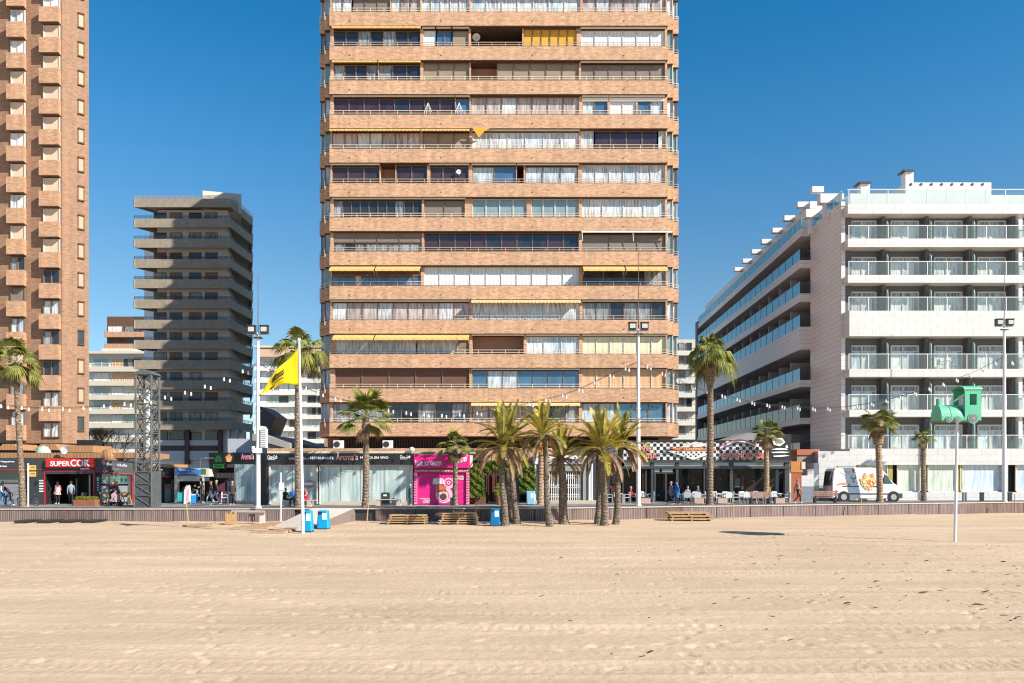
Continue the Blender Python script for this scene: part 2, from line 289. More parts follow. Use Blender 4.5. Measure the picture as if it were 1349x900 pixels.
def build_sand():
    xs = np.concatenate([np.arange(-58, -22, .3), np.arange(-22, 22, .085), np.arange(22, 64, .3)])
    ys = [5.]
    while ys[-1] < 70: ys.append(ys[-1]+max(.055, ys[-1]*.0042))
    ys = np.array(ys); Xg, Yg = np.meshgrid(xs, ys)
    h = .05*vnoise(Xg, Yg*2, 9, 1)+.018*vnoise(Xg, Yg*1.6, 2.2, 2)+.010*vnoise(Xg, Yg, .55, 3)+.012*vnoise(Xg, Yg, .15, 4)+.008*vnoise(Xg, Yg, .09, 5)
    # grader tracks running along the beach, with tyre tread
    for (y0, w, a, sl) in [(13.9, .5, .035, .004), (17.3, .35, .025, -.006), (19.0, .3, .02, .0), (22.2, .45, .028, .01), (26.5, .5, .03, -.008), (30.5, .4, .03, .006), (35.5, .7, .03, .0), (41, .6, .03, .004), (45.5, .7, .03, 0), (15.4, .3, .015, .01)]:
        d = np.abs(Yg-(y0+sl*Xg+.4*vnoise(Xg, Yg*0, 14, 9)))
        band = np.clip(1-d/w, 0, 1)
        a = a*1.15; h += a*band*(.6*np.sin(Xg*2*math.pi/.22+np.sign(Yg-y0)*(Yg-y0)*9)-.5)*(.5+1.1*np.clip(vnoise(Xg, Yg, 5, 11)+.5, 0, 1))
        h += .6*a*np.exp(-((d-w)/.12)**2)
    h += .004*np.sin((Yg+.5*vnoise(Xg, Yg*0, 7, 31))*2*math.pi/1.9)
    # footprints, wandering trails and scattered
    rs = np.random.RandomState(5); prints = []
    for t in range(26):
        x, y = rs.uniform(-20, 28), rs.uniform(9, 44); a = rs.uniform(0, 6.28)
        for k in range(rs.randint(8, 30)):
            a += rs.uniform(-.12, .12); x += math.cos(a)*.68; y += math.sin(a)*.68
            prints.append((x+(-1)**k*.1*math.sin(a), y-(-1)**k*.1*math.cos(a), a))
    for k in range(380): prints.append((rs.uniform(-16, 26), rs.uniform(9, 40), rs.uniform(0, 6.28)))
    for (x, y, a) in prints:
        if not (5.5 < y < 50 and abs(x) < 40): continue
        i0, i1 = np.searchsorted(ys, [y-.45, y+.45]); j0, j1 = np.searchsorted(xs, [x-.45, x+.45])
        if i1 <= i0 or j1 <= j0: continue
        dx = Xg[i0:i1, j0:j1]-x; dy = Yg[i0:i1, j0:j1]-y
        u = dx*math.cos(a)+dy*math.sin(a); w = -dx*math.sin(a)+dy*math.cos(a); q = np.sqrt((u/.15)**2+(w/.08)**2)
        h[i0:i1, j0:j1] += -.045*np.exp(-q**4)+.010*np.exp(-((q-1.5)/.35)**2)
    near = np.array([seawall_Y(v) for v in xs])[None, :]-Yg
    h = h*np.clip(near/1.5, .25, 1)+.06*np.clip(1-near/3, 0, 1)*(.5+vnoise(Xg, Yg, 1.5, 21))
    ny, nx = Xg.shape; co = np.stack([Xg, Yg, h-.02], -1).reshape(-1, 3)
    idx = np.arange(ny*nx).reshape(ny, nx); q = np.stack([idx[:-1, :-1], idx[:-1, 1:], idx[1:, 1:], idx[1:, :-1]], -1).reshape(-1, 4)
    me = bpy.data.meshes.new('sand'); me.vertices.add(len(co)); me.vertices.foreach_set('co', co.ravel().astype('f'))
    me.loops.add(q.size); me.loops.foreach_set('vertex_index', q.ravel().astype('i'))
    me.polygons.add(len(q)); me.polygons.foreach_set('loop_start', np.arange(0, q.size, 4, dtype='i')); me.polygons.foreach_set('loop_total', np.full(len(q), 4, 'i'))
    me.update(); me.validate(); me.polygons.foreach_set('use_smooth', [True]*len(q)); me.materials.append(M_sand)
    o = bpy.data.objects.new('sand', me); COL.objects.link(o); tag(o, kind='structure')
build_sand()
g = MB(); g.box(-3000, 3000, -400, 5000, -.6, -.35); tag(g.build('ground', M_sand), kind='structure')
DZ = .82
M_deck = slats('dark deck boards', (.10, .095, .095), (.14, .13, .125), .28, .7, big=.2, vertical=True)
M_pave = mat('promenade paving', (.26, .25, .24), .8, .12, .8, .2, 10)
fl = [(-400, 50.2), (-60, 50.6), (-32, 50.8), (1.5, 51.8), (39.4, 61.3), (70, 69), (400, 150)]
g = MB(); g.prism([(p[0], p[1]+.3) for p in fl]+[(400, 400), (-400, 400)], -.3, DZ-.004); tag(g.build('promenade', M_pave), kind='structure')
g = MB(); g.prism([(p[0], p[1]+.31) for p in fl]+[(p[0], p[1]+3.1) for p in reversed(fl)], DZ-.003, DZ+.002); tag(g.build('boardwalk', M_deck), kind='structure')
# timber clad sea wall in panels
M_clad = slats('weathered timber cladding', (.12, .085, .08), (.27, .20, .185), .14, .8, vertical=True, big=.3)
M_clad2 = slats('browner timber cladding', (.13, .08, .065), (.20, .13, .105), .14, .8, vertical=True, big=.35)
M_cope = mat('pale coping', (.50, .44, .38), .7, .15, 3)
wl = thing('retaining_wall', (0, 51, 0), 'low wall clad in weathered vertical timber boards along the beach edge', 'wall')
g = MB(); cp = MB()
def lerp(a, b, t): return a+(b-a)*t
for k in range(len(fl)-1):
    (x0, y0), (x1, y1) = fl[k], fl[k+1]; n = max(1, int((x1-x0)/2.4))
    if k in (0, 5): n = 6
    for j in range(n):
        a, b = j/n, (j+1)/n-.012/n*1.5; dz = random.uniform(-.01, .01); dy = random.uniform(0, .03)
        P = [(lerp(x0, x1, a), lerp(y0, y1, a)+dy), (lerp(x0, x1, b), lerp(y0, y1, b)+dy)]
        if k == 2 and P[1][0] > X(410, 51) and P[0][0] < X(468, 51.5): continue
        g.prism(P+[(P[1][0], P[1][1]+.12), (P[0][0], P[0][1]+.12)], -.35, DZ-.05+dz, 1 if random.random() < .2 else 0)
    cp.prism([(x0, y0-.04), (x1, y1-.04), (x1, y1+.3), (x0, y0+.3)], DZ-.045, DZ+.02)
back = MB(); back.prism([(p[0], p[1]+.17) for p in fl]+[(p[0], p[1]+.28) for p in reversed(fl)], -.35, DZ-.05)
g.build('cladding', [M_clad, M_clad2], wl); cp.build('coping', M_cope, wl); back.build('backing', M_dkmetal, wl)
# near-black blocks, shaped and coloured as the shadow under the left of the wall
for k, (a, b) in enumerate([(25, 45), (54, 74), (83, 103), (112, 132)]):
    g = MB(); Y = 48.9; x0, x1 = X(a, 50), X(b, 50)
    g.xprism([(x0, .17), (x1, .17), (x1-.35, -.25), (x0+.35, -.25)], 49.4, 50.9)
    tag(g.build('shade_block', mat('painted block shade', (.03, .026, .024), .9)), 'dark trapezoid standing for shade under the timber wall, number %s from the left' % ['one', 'two', 'three', 'four'][k], 'block', 'painted shade at the foot of the sea wall')
# ramp
g = MB(); A = (X(412, 51.6), 51.6, DZ+.03); B = (X(468, 51.6), 51.6, DZ+.03); C = (X(396, 43.6), 43.4, -.05); D = (X(358, 46.9), 46.9, -.05)
g.v = [A, B, C, D]+[(p[0], p[1], -.4) for p in (A, B, C, D)]; g.f = [(0, 1, 2, 3), (4, 5, 1, 0), (5, 6, 2, 1), (6, 7, 3, 2), (7, 4, 0, 3)]; g.m = [0, 1, 1, 1, 1]
tag(g.build('ramp', [mat('ramp planks', (.64, .54, .45), .8, .12, 3), mat('ramp side boards', (.19, .15, .13), .8, .2, 4, stretch=(4, 4, .4))]), kind='structure')

# ================================================================ WINDOWS
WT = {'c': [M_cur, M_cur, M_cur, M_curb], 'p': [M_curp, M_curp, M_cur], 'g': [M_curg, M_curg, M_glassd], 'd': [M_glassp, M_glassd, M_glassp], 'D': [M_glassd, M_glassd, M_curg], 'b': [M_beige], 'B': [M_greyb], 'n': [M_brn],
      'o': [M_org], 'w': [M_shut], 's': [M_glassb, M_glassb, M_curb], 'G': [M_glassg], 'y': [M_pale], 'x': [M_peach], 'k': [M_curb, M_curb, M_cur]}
M_frame = mat('bronze frame', (.20, .13, .09), .45, .1, 4); M_framew = mat('light frame', (.62, .58, .52), .45, .05, 4)
def winrow(parent, Yf, inset, a, b, y0, y1, typ, n, fr=None, split=False):
    """a band of n panes; photo pixels taken on the plane Yf, panes set back by inset"""
    Y = Yf+inset; x0, x1 = X(a, Yf), X(b, Yf); z0, z1 = Z(y1, Yf), Z(y0, Yf); fr = fr or (M_framew if typ in 'cwkxyG' else M_frame)
    f = MB(); p = MB(); w = (x1-x0)/n; t = .035 if n > 5 else .045
    mats = WT[typ]
    for k in range(n):
        xa, xb = x0+k*w, x0+(k+1)*w; mi = random.randrange(len(mats)) if len(mats) > 1 else 0
        p.box(xa+t, xb-t, Y+random.uniform(0, .02), Y+.06, z0+t, z1-t, mi)
        f.box(xa-t, xa+t, Y-.05, Y+.03, z0, z1)
    f.box(x1-t, x1+t, Y-.05, Y+.03, z0, z1); f.box(x0+t, x1-t, Y-.045, Y+.025, z1-t*1.2, z1+.01); f.box(x0+t, x1-t, Y-.045, Y+.025, z0-.01, z0+t*1.2)
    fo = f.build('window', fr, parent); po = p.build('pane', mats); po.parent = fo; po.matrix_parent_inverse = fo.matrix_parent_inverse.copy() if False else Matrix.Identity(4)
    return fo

# ================================================================ CENTRAL TOWER
TY = 65.0
tw = thing('apartment_tower', (X(657, TY), TY+6, DZ), 'tall orange brick apartment tower with thirteen bands of glazed balconies in view', 'apartment tower')
def tri(px, Y): return X(px, Y)
xl, xr, l2, r2, l3, r3 = X(434, TY), X(880, TY), X(427.3, 65.6), X(887, 65.6), X(421, 66.2), X(894, 66.2); BY = 74.5
outline = [(xl, TY), (xr, TY), (xr, 65.6), (r2, 65.6), (r2, 66.2), (r3, 66.2), (r3, BY), (l3, BY), (l3, 66.2), (l2, 66.2), (l2, 65.6), (xl, 65.6)]
core = [(xl+.3, TY+2.4), (xr-.3, TY+2.4), (r2-.3, TY+2.6), (r3-.35, TY+2.6), (r3-.35, BY-.4), (l3+.35, BY-.4), (l3+.35, TY+2.6), (l2+.3, TY+2.6)]
zt = Z(-90, TY)
g = MB(); g.prism(core, DZ, zt); g.build('core_wall', M_logp, tw)
floors = {
 -1: [(436, 553, 'p', 5, ''), (556, 690, 'c', 6, ''), (693, 878, 'g', 7, '')],
 -2: [(436, 617, 'c', 8, ''), (622, 763, 'b', 5, ''), (766, 878, 'c', 6, '')],
 0: [(436, 463, 'p', 2, ''), (463, 513, 'B', 3, ''), (514, 553, 'p', 3, ''), (555, 618, 'k', 5, ''), (620, 765, 'c', 7, ''), (768, 878, 'p', 6, '')],
 1: [(438, 553, 'D', 7, 'ty'), (557, 574, 'w', 1, 't'), (574, 595, 's', 2, 't'), (595, 617, 'b', 1, 't'), (620, 688, 'r', 1, ''), (690, 760, 'o', 6, ''), (766, 877, 'w', 6, 't')],
 2: [(438, 497, 'g', 4, 'ty'), (498, 553, 'D', 3, 'ty'), (557, 618, 'b', 3, ''), (620, 655, 'q', 1, ''), (655, 763, 'b', 5, ''), (766, 877, 'B', 6, 't')],
 3: [(438, 599, 'd', 8, 't'), (600, 618, 's', 1, 't'), (620, 763, 'p', 7, ''), (768, 801, 's', 2, 'b'), (804, 839, 'w', 2, 'b'), (841, 875, 's', 2, 'b')],
 4: [(436, 553, 'p', 7, 'T'), (556, 618, 'b', 3, 'T'), (622, 763, 'c', 6, 't'), (766, 784, 'c', 1, ''), (784, 868, 'd', 4, ''), (868, 878, 'c', 1, '')],
 5: [(436, 499, 'd', 3, 't'), (500, 520, 'q', 1, ''), (521, 562, 'd', 2, ''), (566, 617, 'd', 3, 't'), (622, 680, 's', 2, 't'), (681, 690, 'r', 1, 't'), (692, 762, 's', 3, 't'), (767, 877, 'c', 6, '')],
 6: [(438, 555, 'D', 10, 't'), (558, 612, 'B', 2, 't'), (622, 694, 'G', 4, ''), (700, 763, 'G', 4, ''), (767, 877, 'c', 4, '')],
 7: [(438, 555, 'h', 4, ''), (558, 763, 'd', 10, ''), (767, 878, 'B', 3, 'W')],
 8: [(436, 554, 'h2', 6, 'A'), (558, 763, 'w', 10, ''), (768, 878, 'D', 4, 'A')],
 9: [(436, 618, 'p', 9, 't'), (622, 764, 'c', 6, 'Y'), (768, 878, 'g', 6, 't')],
 10: [(440, 548, 'k', 4, 'A'), (548, 602, 'k', 4, 'A'), (603, 618, 'B', 1, 'A'), (622, 690, 'q', 2, 't'), (694, 763, 'k', 3, 't'), (768, 878, 'y', 6, 't')],
 11: [(440, 618, 'n', 5, ''), (622, 763, 's', 7, 't'), (768, 878, 'x', 6, '')],
 12: [(437, 618, 'g', 8, ''), (622, 710, 'p', 4, 'Y'), (711, 763, 'g', 3, 'Y'), (767, 878, 's', 5, '')]}
WT['h2'] = [M_glassb, M_curb]
def ybt(k): return 16+45.08*k
M_shadeline = mat('shadow line and spout brown', (.09, .05, .035), .8)
for k, segs in floors.items():
    yb = ybt(k); ztop = Z(yb, TY); zbot = Z(yb+17.8, TY); y0 = yb-27.3; y1 = yb-.2; zc = Z(y0, TY)
    g = MB(); g.prism(outline, zbot, ztop)
    for q in range(4):     # drain spouts
        xx = lerp(xl, xr, .06+.27*q); g.box(xx-.03, xx+.03, TY-.06, TY, zbot+.35, zbot+.41, 1)
    g.prism([(p[0]*.9985, p[1]+.03) for p in outline], ztop+.001, ztop+.045, 1); g.prism([(p[0]*.9985, p[1]+.03) for p in outline], zbot-.05, zbot-.001, 1)  # dark strips painted as shadow lines above and below the brick band
    g.build('parapet', [M_brick, M_shadeline], tw)
    # railing
    rm = M_cas if k in (0, 3, 4, 11) else (M_rail if k % 2 else M_cas)
    g = MB(); path = [(l3+.05, 66.25), (l2+.05, 65.65), (xl+.05, TY+.08), (xr-.05, TY+.08), (r2-.05, 65.65), (r3-.05, 66.25)]
    for hh in (.16, .36):
        g.box(xl, xr, TY+.05, TY+.085, ztop+hh-.02, ztop+hh+.02)
        g.box(xr, r2, 65.65, 65.685, ztop+hh-.02, ztop+hh+.02); g.box(r2, r3, 66.25, 66.285, ztop+hh-.02, ztop+hh+.02)
        g.box(l2, xl, 65.65, 65.685, ztop+hh-.02, ztop+hh+.02); g.box(l3, l2, 66.25, 66.285, ztop+hh-.02, ztop+hh+.02)
    n = 25
    for j in range(n+1): xx = lerp(xl+.03, xr-.03, j/n); g.box(xx-.02, xx+.02, TY+.055, TY+.08, ztop, ztop+.36)
    for xx, yy in ((r2, 65.66), (r3-.02, 66.26), (l2, 65.66), (l3+.02, 66.26)): g.box(xx-.02, xx+.02, yy, yy+.03, ztop, ztop+.36)
    g.build('railing', rm, tw)
    # partitions and piers between the flats
    g = MB(); last = xl; lo = ztop+.005; hi = zc-.005
    for s in segs:
        xa = X(s[0], TY)
        if xa-last > .02: g.box(last, xa, TY+.35, TY+2.45, lo, hi, 0)
        last = X(s[1], TY)
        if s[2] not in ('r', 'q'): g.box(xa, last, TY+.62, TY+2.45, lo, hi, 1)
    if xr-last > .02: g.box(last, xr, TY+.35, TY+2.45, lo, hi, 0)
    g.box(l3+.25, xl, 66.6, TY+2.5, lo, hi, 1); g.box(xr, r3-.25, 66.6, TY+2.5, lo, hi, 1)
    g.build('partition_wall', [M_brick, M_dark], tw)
    # corner windows
    for s in (-1, 1):
        g = MB(); rr = sorted
        for (a, b, yy) in (((xl, l2, 65.95) if s < 0 else (xr, r2, 65.95)), ((l2, l3+.1, 66.5) if s < 0 else (r2, r3-.1, 66.5))):
            a, b = min(a, b), max(a, b); g.box(a+.04, b-.04, yy, yy+.06, lo, hi, random.choice([0, 0, 1])); g.box(a-.03, a+.03, yy-.1, yy+.1, lo, hi, 2); g.box(b-.03, b+.03, yy-.1, yy+.1, lo, hi, 2)
        g.build('corner_window', [M_glassg if k % 3 else M_curb, M_curb, M_frame if k % 2 else M_framew], tw)
    for s in segs:
        a, b, typ, n, aw = s; yy0 = y0+(3 if aw else 1)
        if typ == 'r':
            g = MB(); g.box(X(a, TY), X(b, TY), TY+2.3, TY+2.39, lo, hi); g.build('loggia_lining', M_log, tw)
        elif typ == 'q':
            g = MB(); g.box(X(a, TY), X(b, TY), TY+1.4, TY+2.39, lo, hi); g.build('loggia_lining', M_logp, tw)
        elif typ in ('h', 'h2'):
            winrow(tw, TY, .5, a, b, yy0+(13 if typ == 'h' else 9), y1, 'g' if typ == 'h' else 's', n*2)
            winrow(tw, TY, .42, a, b, yy0, yy0+12.5, 'B', n) if typ == 'h' else winrow(tw, TY, .5, a, b, yy0, yy0+8.5, 'n', n)
        else: winrow(tw, TY, .5, a, b, yy0, y1, typ, n)
        if aw:
            xa, xb = X(a-1, TY), X(b+1, TY); zt_ = Z(y0+.3, TY); g = MB(); c = aw[0]
            if c in 'tTYb': g.box(xa, xb, TY+.1, TY+.24, zt_-.13, zt_-.01, 0)
            if c == 'b': g.box(xa, xb, TY+.3, TY+.42, zt_-.42, zt_-.14, 2)
            if aw == 'ty': g.box(xa, xb, TY-.02, TY+.1, zt_-.17, zt_-.04, 1)
            if c in 'TY':
                i = 1; g.v += []; P = [(xa, TY+.12, zt_-.02), (xb, TY+.12, zt_-.02), (xb, TY-.35, zt_-.2), (xa, TY-.35, zt_-.2)]
                g.face(P, i); g.face([(p[0], p[1], p[2]-.02) for p in P], i); m_ = max(1, int((xb-xa)/.3))
                for j in range(m_):
                    u0, u1 = lerp(xa, xb, j/m_), lerp(xa, xb, (j+1)/m_); g.xprism([(u0, zt_-.2), (u1, zt_-.2), (u1, zt_-.3), ((u0+u1)/2, zt_-.36), (u0, zt_-.3)], TY-.36, TY-.345, i)
            if c == 'A':
                na = 2 if b-a > 60 else 1
                for j in range(na):
                    ua, ub = lerp(xa, xb, j/na)+.05, lerp(xa, xb, (j+1)/na)-.05
                    g.prism([(ua, TY-.62), (ub, TY-.62), (ub, TY+.2), (ua, TY+.2)], lambda p: zt_-.06-.42*(TY+.2-p[1])/.82, lambda p: zt_-.02-.42*(TY+.2-p[1])/.82, 1)
                    g.box(ua, ub, TY-.66, TY-.62, zt_-.62, zt_-.44, 1)
                    for u in (ua+.05, ub-.05): g.tube([(u, TY-.6, zt_-.5), (u, TY+.3, zt_-.75)], .02, 5, 0)
            if c == 'W':
                g.box(xa, xb+.4, TY-.05, TY+.05, zt_-.12, zt_-.02, 2); 
                for u in (xa+.05, lerp(xa, xb, .6), xb): g.tube([(u, TY, zt_-.1), (u+.05, TY+.1, zt_-.8)], .03, 5, 2)
            g.build('awning', [M_cas, M_awny if c == 'Y' else M_awn, M_metalw], tw)
# dark service storey at the foot of the tower and its columns
g = MB(); g.box(xl+.4, xr-.4, TY+2.0, TY+2.3, DZ, Z(576.2, TY)); zlo = Z(592, TY)
for j in range(120):
    xx = lerp(xl+.5, xr-.5, j/119); g.box(xx-.035, xx+.035, TY+1.9, TY+1.99, zlo-.6, Z(577, TY), 1)
g.build('service_floor', [M_dark, mat('brown grille bars', (.12, .06, .04), .6)], tw)
# podium beam in brick
pod = thing('podium', (0, 62, DZ), 'brick podium ledge with flat roof under the orange tower', 'podium')
g = MB(); g.box(X(352, 62), X(905, 62), 62, TY+4, Z(607, 62), Z(590.6, 62)); g.box(X(352, 62), X(905, 62), 63.2, TY+3.5, DZ, Z(607, 62)-.003, 1); g.build('ledge', [M_brick, M_dark], pod)
# satellite dish / towels on balconies
def dish(px, py, Y, r, label, back=.35):
    t = thing('satellite_dish', (X(px, Y), Y+back, Z(py, Y)-r), label, 'satellite dish', 'satellite dishes')
    g = MB(); n = 16; c = Vector((X(px, Y), Y, Z(py, Y))); i = len(g.v)
    for ring in range(4):
        q = ring/3*r
        for j in range(n): a = 2*math.pi*j/n; g.v.append((c.x+q*math.cos(a), c.y-.25*r*(ring/3)**2+.1, c.z+q*math.sin(a)))
    for ring in range(3):
        for j in range(n): g.f.append((i+ring*n+j, i+ring*n+(j+1) % n, i+(ring+1)*n+(j+1) % n, i+(ring+1)*n+j)); g.m.append(0)
    g.build('reflector', M_metalw, t); a = MB(); a.tube([(c.x, c.y+.1, c.z), (c.x, c.y-.5*r, c.z-.3*r), ], .02, 6); a.tube([(c.x, c.y+.08, c.z), (c.x, c.y+back, c.z-r-.1)], .03, 6); a.ball((c.x, c.y-.5*r, c.z-.3*r), .05)
    a.build('feed_arm', M_alu, t)
dish(627.5, 49, 65.9, .33, 'white satellite dish in the open loggia high on the brick tower')
dish(604.5, 226, 65.2, .2, 'small white satellite dish against dark glass on the brick tower balcony')
for (px, py, lab) in [(564, 144, 'white folding clothes airer on the middle left of the fourth balcony'), (605, 143, 'white folding clothes airer beside the brick column on the fourth balcony')]:
    g = MB(); Y = TY+.25; w = .35; b0 = (X(px, Y), Y, Z(150, Y))
    for s in (-1, 1):
        g.tube([(b0[0]+s*w, Y-.1, b0[2]), (b0[0], Y, b0[2]+.9)], .02, 5); g.tube([(b0[0]+s*w*.5, Y+.1, b0[2]), (b0[0], Y, b0[2]+.9)], .02, 5)
    for q in (.2, .45, .7): g.tube([(b0[0]-w*(1-q), Y-.05, b0[2]+.9*q), (b0[0]+w*(1-q), Y-.05, b0[2]+.9*q)], .015, 5)
    tag(g.build('clothes_airer', M_metalw), lab, 'clothes airer', 'clothes airers')
g = MB(); g.xprism([(X(622, TY), Z(169, TY)), (X(646, TY), Z(169.5, TY)), (X(638, TY), Z(174, TY)), (X(631, TY), Z(182, TY))], TY-.12, TY-.1); tag(g.build('cloth', M_org), 'orange cloth hanging as a triangle from the tower balcony roof', 'cloth')
for (px, n) in ((445.5, 'left'), (510.5, 'right')):
    t = thing('air_conditioner', (X(px, 62.3), 62.5, Z(590.6, 62)), 'white air conditioning unit on the podium ledge, %s of two by the palm' % n, 'air conditioner', 'air conditioners on the ledge')
    g = MB(); x = X(px, 62.3); zz = Z(590.6, 62); g.box(x-.38, x+.38, 62.3, 62.65, zz, zz+.62); g.build('casing', M_metalw, t)
    g = MB(); g.tube([(x-.1, 62.27, zz+.31), (x-.1, 62.3, zz+.31)], .24, 16); g.build('fan_grille', M_dkmetal, t)
# ================================================================ LEFT BRICK TOWER
lt = thing('apartment_tower', (-44, 70, DZ), 'brown brick high rise with boxed window bays at the left edge', 'apartment tower')
A0 = (X(-60, 65.3), 65.3); AC = (X(82, 65.3), 65.3); A1 = (X(117, 66.6), 66.6)
def LW(px):
    if px <= 82: return X(px, 65.3), 65.3
    t = (px-82)/35.
    for _ in range(12): x = lerp(AC[0], A1[0], t); y = lerp(AC[1], A1[1], t); t -= ((CX+x*F/y)-px)/35.
    return x, y
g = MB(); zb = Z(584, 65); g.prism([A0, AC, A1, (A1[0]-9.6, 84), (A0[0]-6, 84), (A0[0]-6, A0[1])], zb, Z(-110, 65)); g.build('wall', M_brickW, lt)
wtypes = ['w', 'x2', 'w', 'x2', 'b', 'D']; WT['x2'] = [mat('cream shutter', (.66, .50, .36), .6, .05, 2)]
M_sill = mat('dark soffit', (.10, .055, .035), .8)
def boxcol(a, b, ys, per):
    k = 0; y = ys
    while y < 575:
        Yf = 64.75; x0, x1 = X(a, Yf), X(b, Yf); xw, yw = LW(b+5); g = MB()
        zt_, zb_ = Z(y+22.5, Yf), Z(y, Yf)   # spandrel box below the window: lower part
        poly = [(x0, Yf), (x1, Yf), (x1-.1, 65.31), (x0+.25, 65.31)]
        zs0 = Z(y+per-.5, Yf); zs1 = Z(y+19.3, Yf)
        if y+per < 590: g.prism(poly, zs0+.06, zs1); g.prism([(p[0], p[1]) for p in poly], zs0, zs0+.055, 1)
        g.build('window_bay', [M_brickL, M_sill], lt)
        t = random.choice(['w', 'x2', 'x2', 'c', 'x2', 'x2']) if y < 330 else random.choice(['D', 'g', 'B', 'c', 'x2', 'D'])
        winrow(lt, Yf, .45, a+2.5, b-2.7, y+.5, y+19.8, t, 2 if t in 'cgDw' else 1, M_framew if y < 330 else M_frame)
        y += per; k += 1
boxcol(8, 31, -32, 40.9); boxcol(51, 77, -51.5, 40.5); boxcol(-34, -12, -40, 40.9)
M_slim = mat('peach shutter', (.42, .29, .19), .6, .05, 2)
y = -20; k = 0
while y < 560:
    x, yy = LW(103.5); x2, yy2 = LW(110); z0, z1 = Z(y+17, yy), Z(y, yy); d = Vector((x2-x, yy2-yy, 0)).normalized(); nrm = Vector((d.y, -d.x, 0))
    f = MB(); p = MB()
    def q(u0, u1, za, zc, o0, o1, M, mi=0):
        P = [(x+d.x*u+nrm.x*o, yy+d.y*u+nrm.y*o) for (u, o) in ((u0, o1), (u1, o1), (u1, o0), (u0, o0))]; M.prism(P, za, zc, mi)
    Lw = (Vector((x2, yy2))-Vector((x, yy))).length
    q(-.06, Lw+.06, z1, z1+.1, -.1, .12, f); q(-.06, Lw+.06, z0-.1, z0, -.1, .12, f); q(-.06, 0, z0, z1, -.1, .05, f); q(Lw, Lw+.06, z0, z1, -.1, .05, f)
    q(0, Lw, z0, z1, -.1, .02, p); ma = random.choice([M_slim, M_slim, M_glassd if y > 300 else M_slim])
    fo = f.build('window', M_sill, lt); po = p.build('pane', ma); po.parent = fo
    y += 38.0
# recessed storey and orange arches under the left tower
g = MB(); g.box(X(-60, 66), X(126, 66), 66, 67, DZ, zb+.3, 0); g.build('recess_wall', M_dark, lt)
g = MB()
M_orange = slats('orange tiles', (.34, .175, .08), (.40, .22, .11), .25, vertical=True)
g.pbox(-40, 178, 596.5, 603.5, 60, 6)
g.build('podium_ledge', M_orange, lt)
g = MB()
for (a, b, c, dd) in [(44, 50, 78, 72), (-6, 0, 26, 18)]: g.xprism([(X(a, 62), Z(593, 62)), (X(c, 62), Z(593, 62)), (X(dd, 62), Z(585, 62)), (X(b+4, 62), Z(585, 62))], 62, 65)
g.pbox(88, 122, 587, 596, 62, 3); g.build('arch', M_orange, lt)
g = MB(); g.ball((X(147, 60.6), 60.6, Z(603, 60.6)), (.95, .8, .75)); tag(g.build('awning_dome', M_orange, smooth=True), 'rounded orange canopy dome on the ledge beside the truss tower', 'canopy')
g = MB(); g.ball((X(53, 60.5), 60.9, Z(598, 60.5)), (.6, .5, .65)); tag(g.build('skylight_dome', mat('pale green plastic', (.35, .55, .42), .5), smooth=True), 'small pale green dome above the supermarket', 'skylight')
dish(84.5, 593, 59.5, .29, 'white satellite dish above the supermarket sign')

# ================================================================ GENERIC BLOCK
def block(name, label, px0, px1, ytop, Y, depth, wall, band, per, segs, bandh, first, rail=M_dkmetal, ybase=612, roof=None, inset=1.2, kinds='cDgw', proud=0):
    t = thing(name, (X((px0+px1)/2, Y), Y+depth/2, DZ), label, 'apartment block')
    x0, x1 = X(px0, Y), X(px1, Y)
    g = MB(); g.box(x0+.2, x1-.2, Y+inset, Y+depth, DZ, Z(ytop, Y)); g.build('wall', wall, t)
    if roof: g = MB(); g.box(x0-.1, x1+.1, Y-.2, Y+depth+.1, Z(ytop, Y), Z(ytop, Y)+.5); g.build('roof', roof, t)
    y = first
    while y < ybase:
        g = MB(); g.box(x0, x1, Y, Y+inset, Z(y+bandh, Y), Z(y, Y)); g.build('balcony', band, t)
        g = MB(); zz = Z(y, Y); g.box(x0, x1, Y+.03, Y+.09, zz+.42, zz+.47)
        for j in range(int((x1-x0)/1.5)+1): xx = x0+.03+j*1.5; g.box(xx-.02, xx+.02, Y+.04, Y+.08, zz, zz+.42)
        g.build('railing', rail, t)
        for (a, b, n) in segs:
            if random.random() < .9: winrow(t, Y, inset-.1, a, b, y-per+bandh+1, y+2, random.choice(kinds), n)
        y += per
    return t
cb = block('apartment_block', 'cream apartment block with glazed balconies behind the truss tower', 112, 205, 466, 166, 20, M_creamw, M_cream, 18.6, [(120, 140, 2), (144, 158, 3), (160, 182, 4), (184, 200, 2)], 6.5, 483, roof=M_cream, kinds='cDgwwxG')
g = MB(); g.pbox(134, 176, 459, 466, 168, 10); g.build('penthouse', M_cream, cb)
rb = block('apartment_block', 'dark red brick block rising behind the cream flats', 137, 215, 416, 215, 16, M_brickD, M_brickL, 16, [(140, 158, 3), (162, 185, 4)], 7, 437, kinds='dDgw', ybase=500)
mb = block('apartment_block', 'pale apartment block behind the yellow flag with peach roof storey', 335, 434, 458, 195, 20, M_creamw, M_creamw, 15.9, [(340, 350, 1), (353, 364, 2), (366, 378, 2), (380, 392, 2), (404, 415, 2), (417, 430, 2)], 5.5, 483, roof=M_cream, kinds='cDgGw')
g = MB(); g.pbox(338, 425, 460, 470, 194.5, 2); g.build('roof_storey', mat('peach render', (.62, .42, .28), .8), mb)
rr = block('apartment_block', 'narrow cream and peach block between brick tower and white hotel', 886, 921, 446, 150, 14, M_cream, M_creamw, 18.5, [(896, 903, 1), (906, 913, 1)], 6, 462, kinds='cDg')
# block added unseen behind the tower to throw the big shadow on the concrete block
block('apartment_block', 'plain shadow casting block added out of sight behind the orange tower', 423, 800, 40, 101.3, 18, M_conc, M_conc, 28, [(450, 780, 12)], 8, 80, kinds='D', inset=.8, ybase=560)
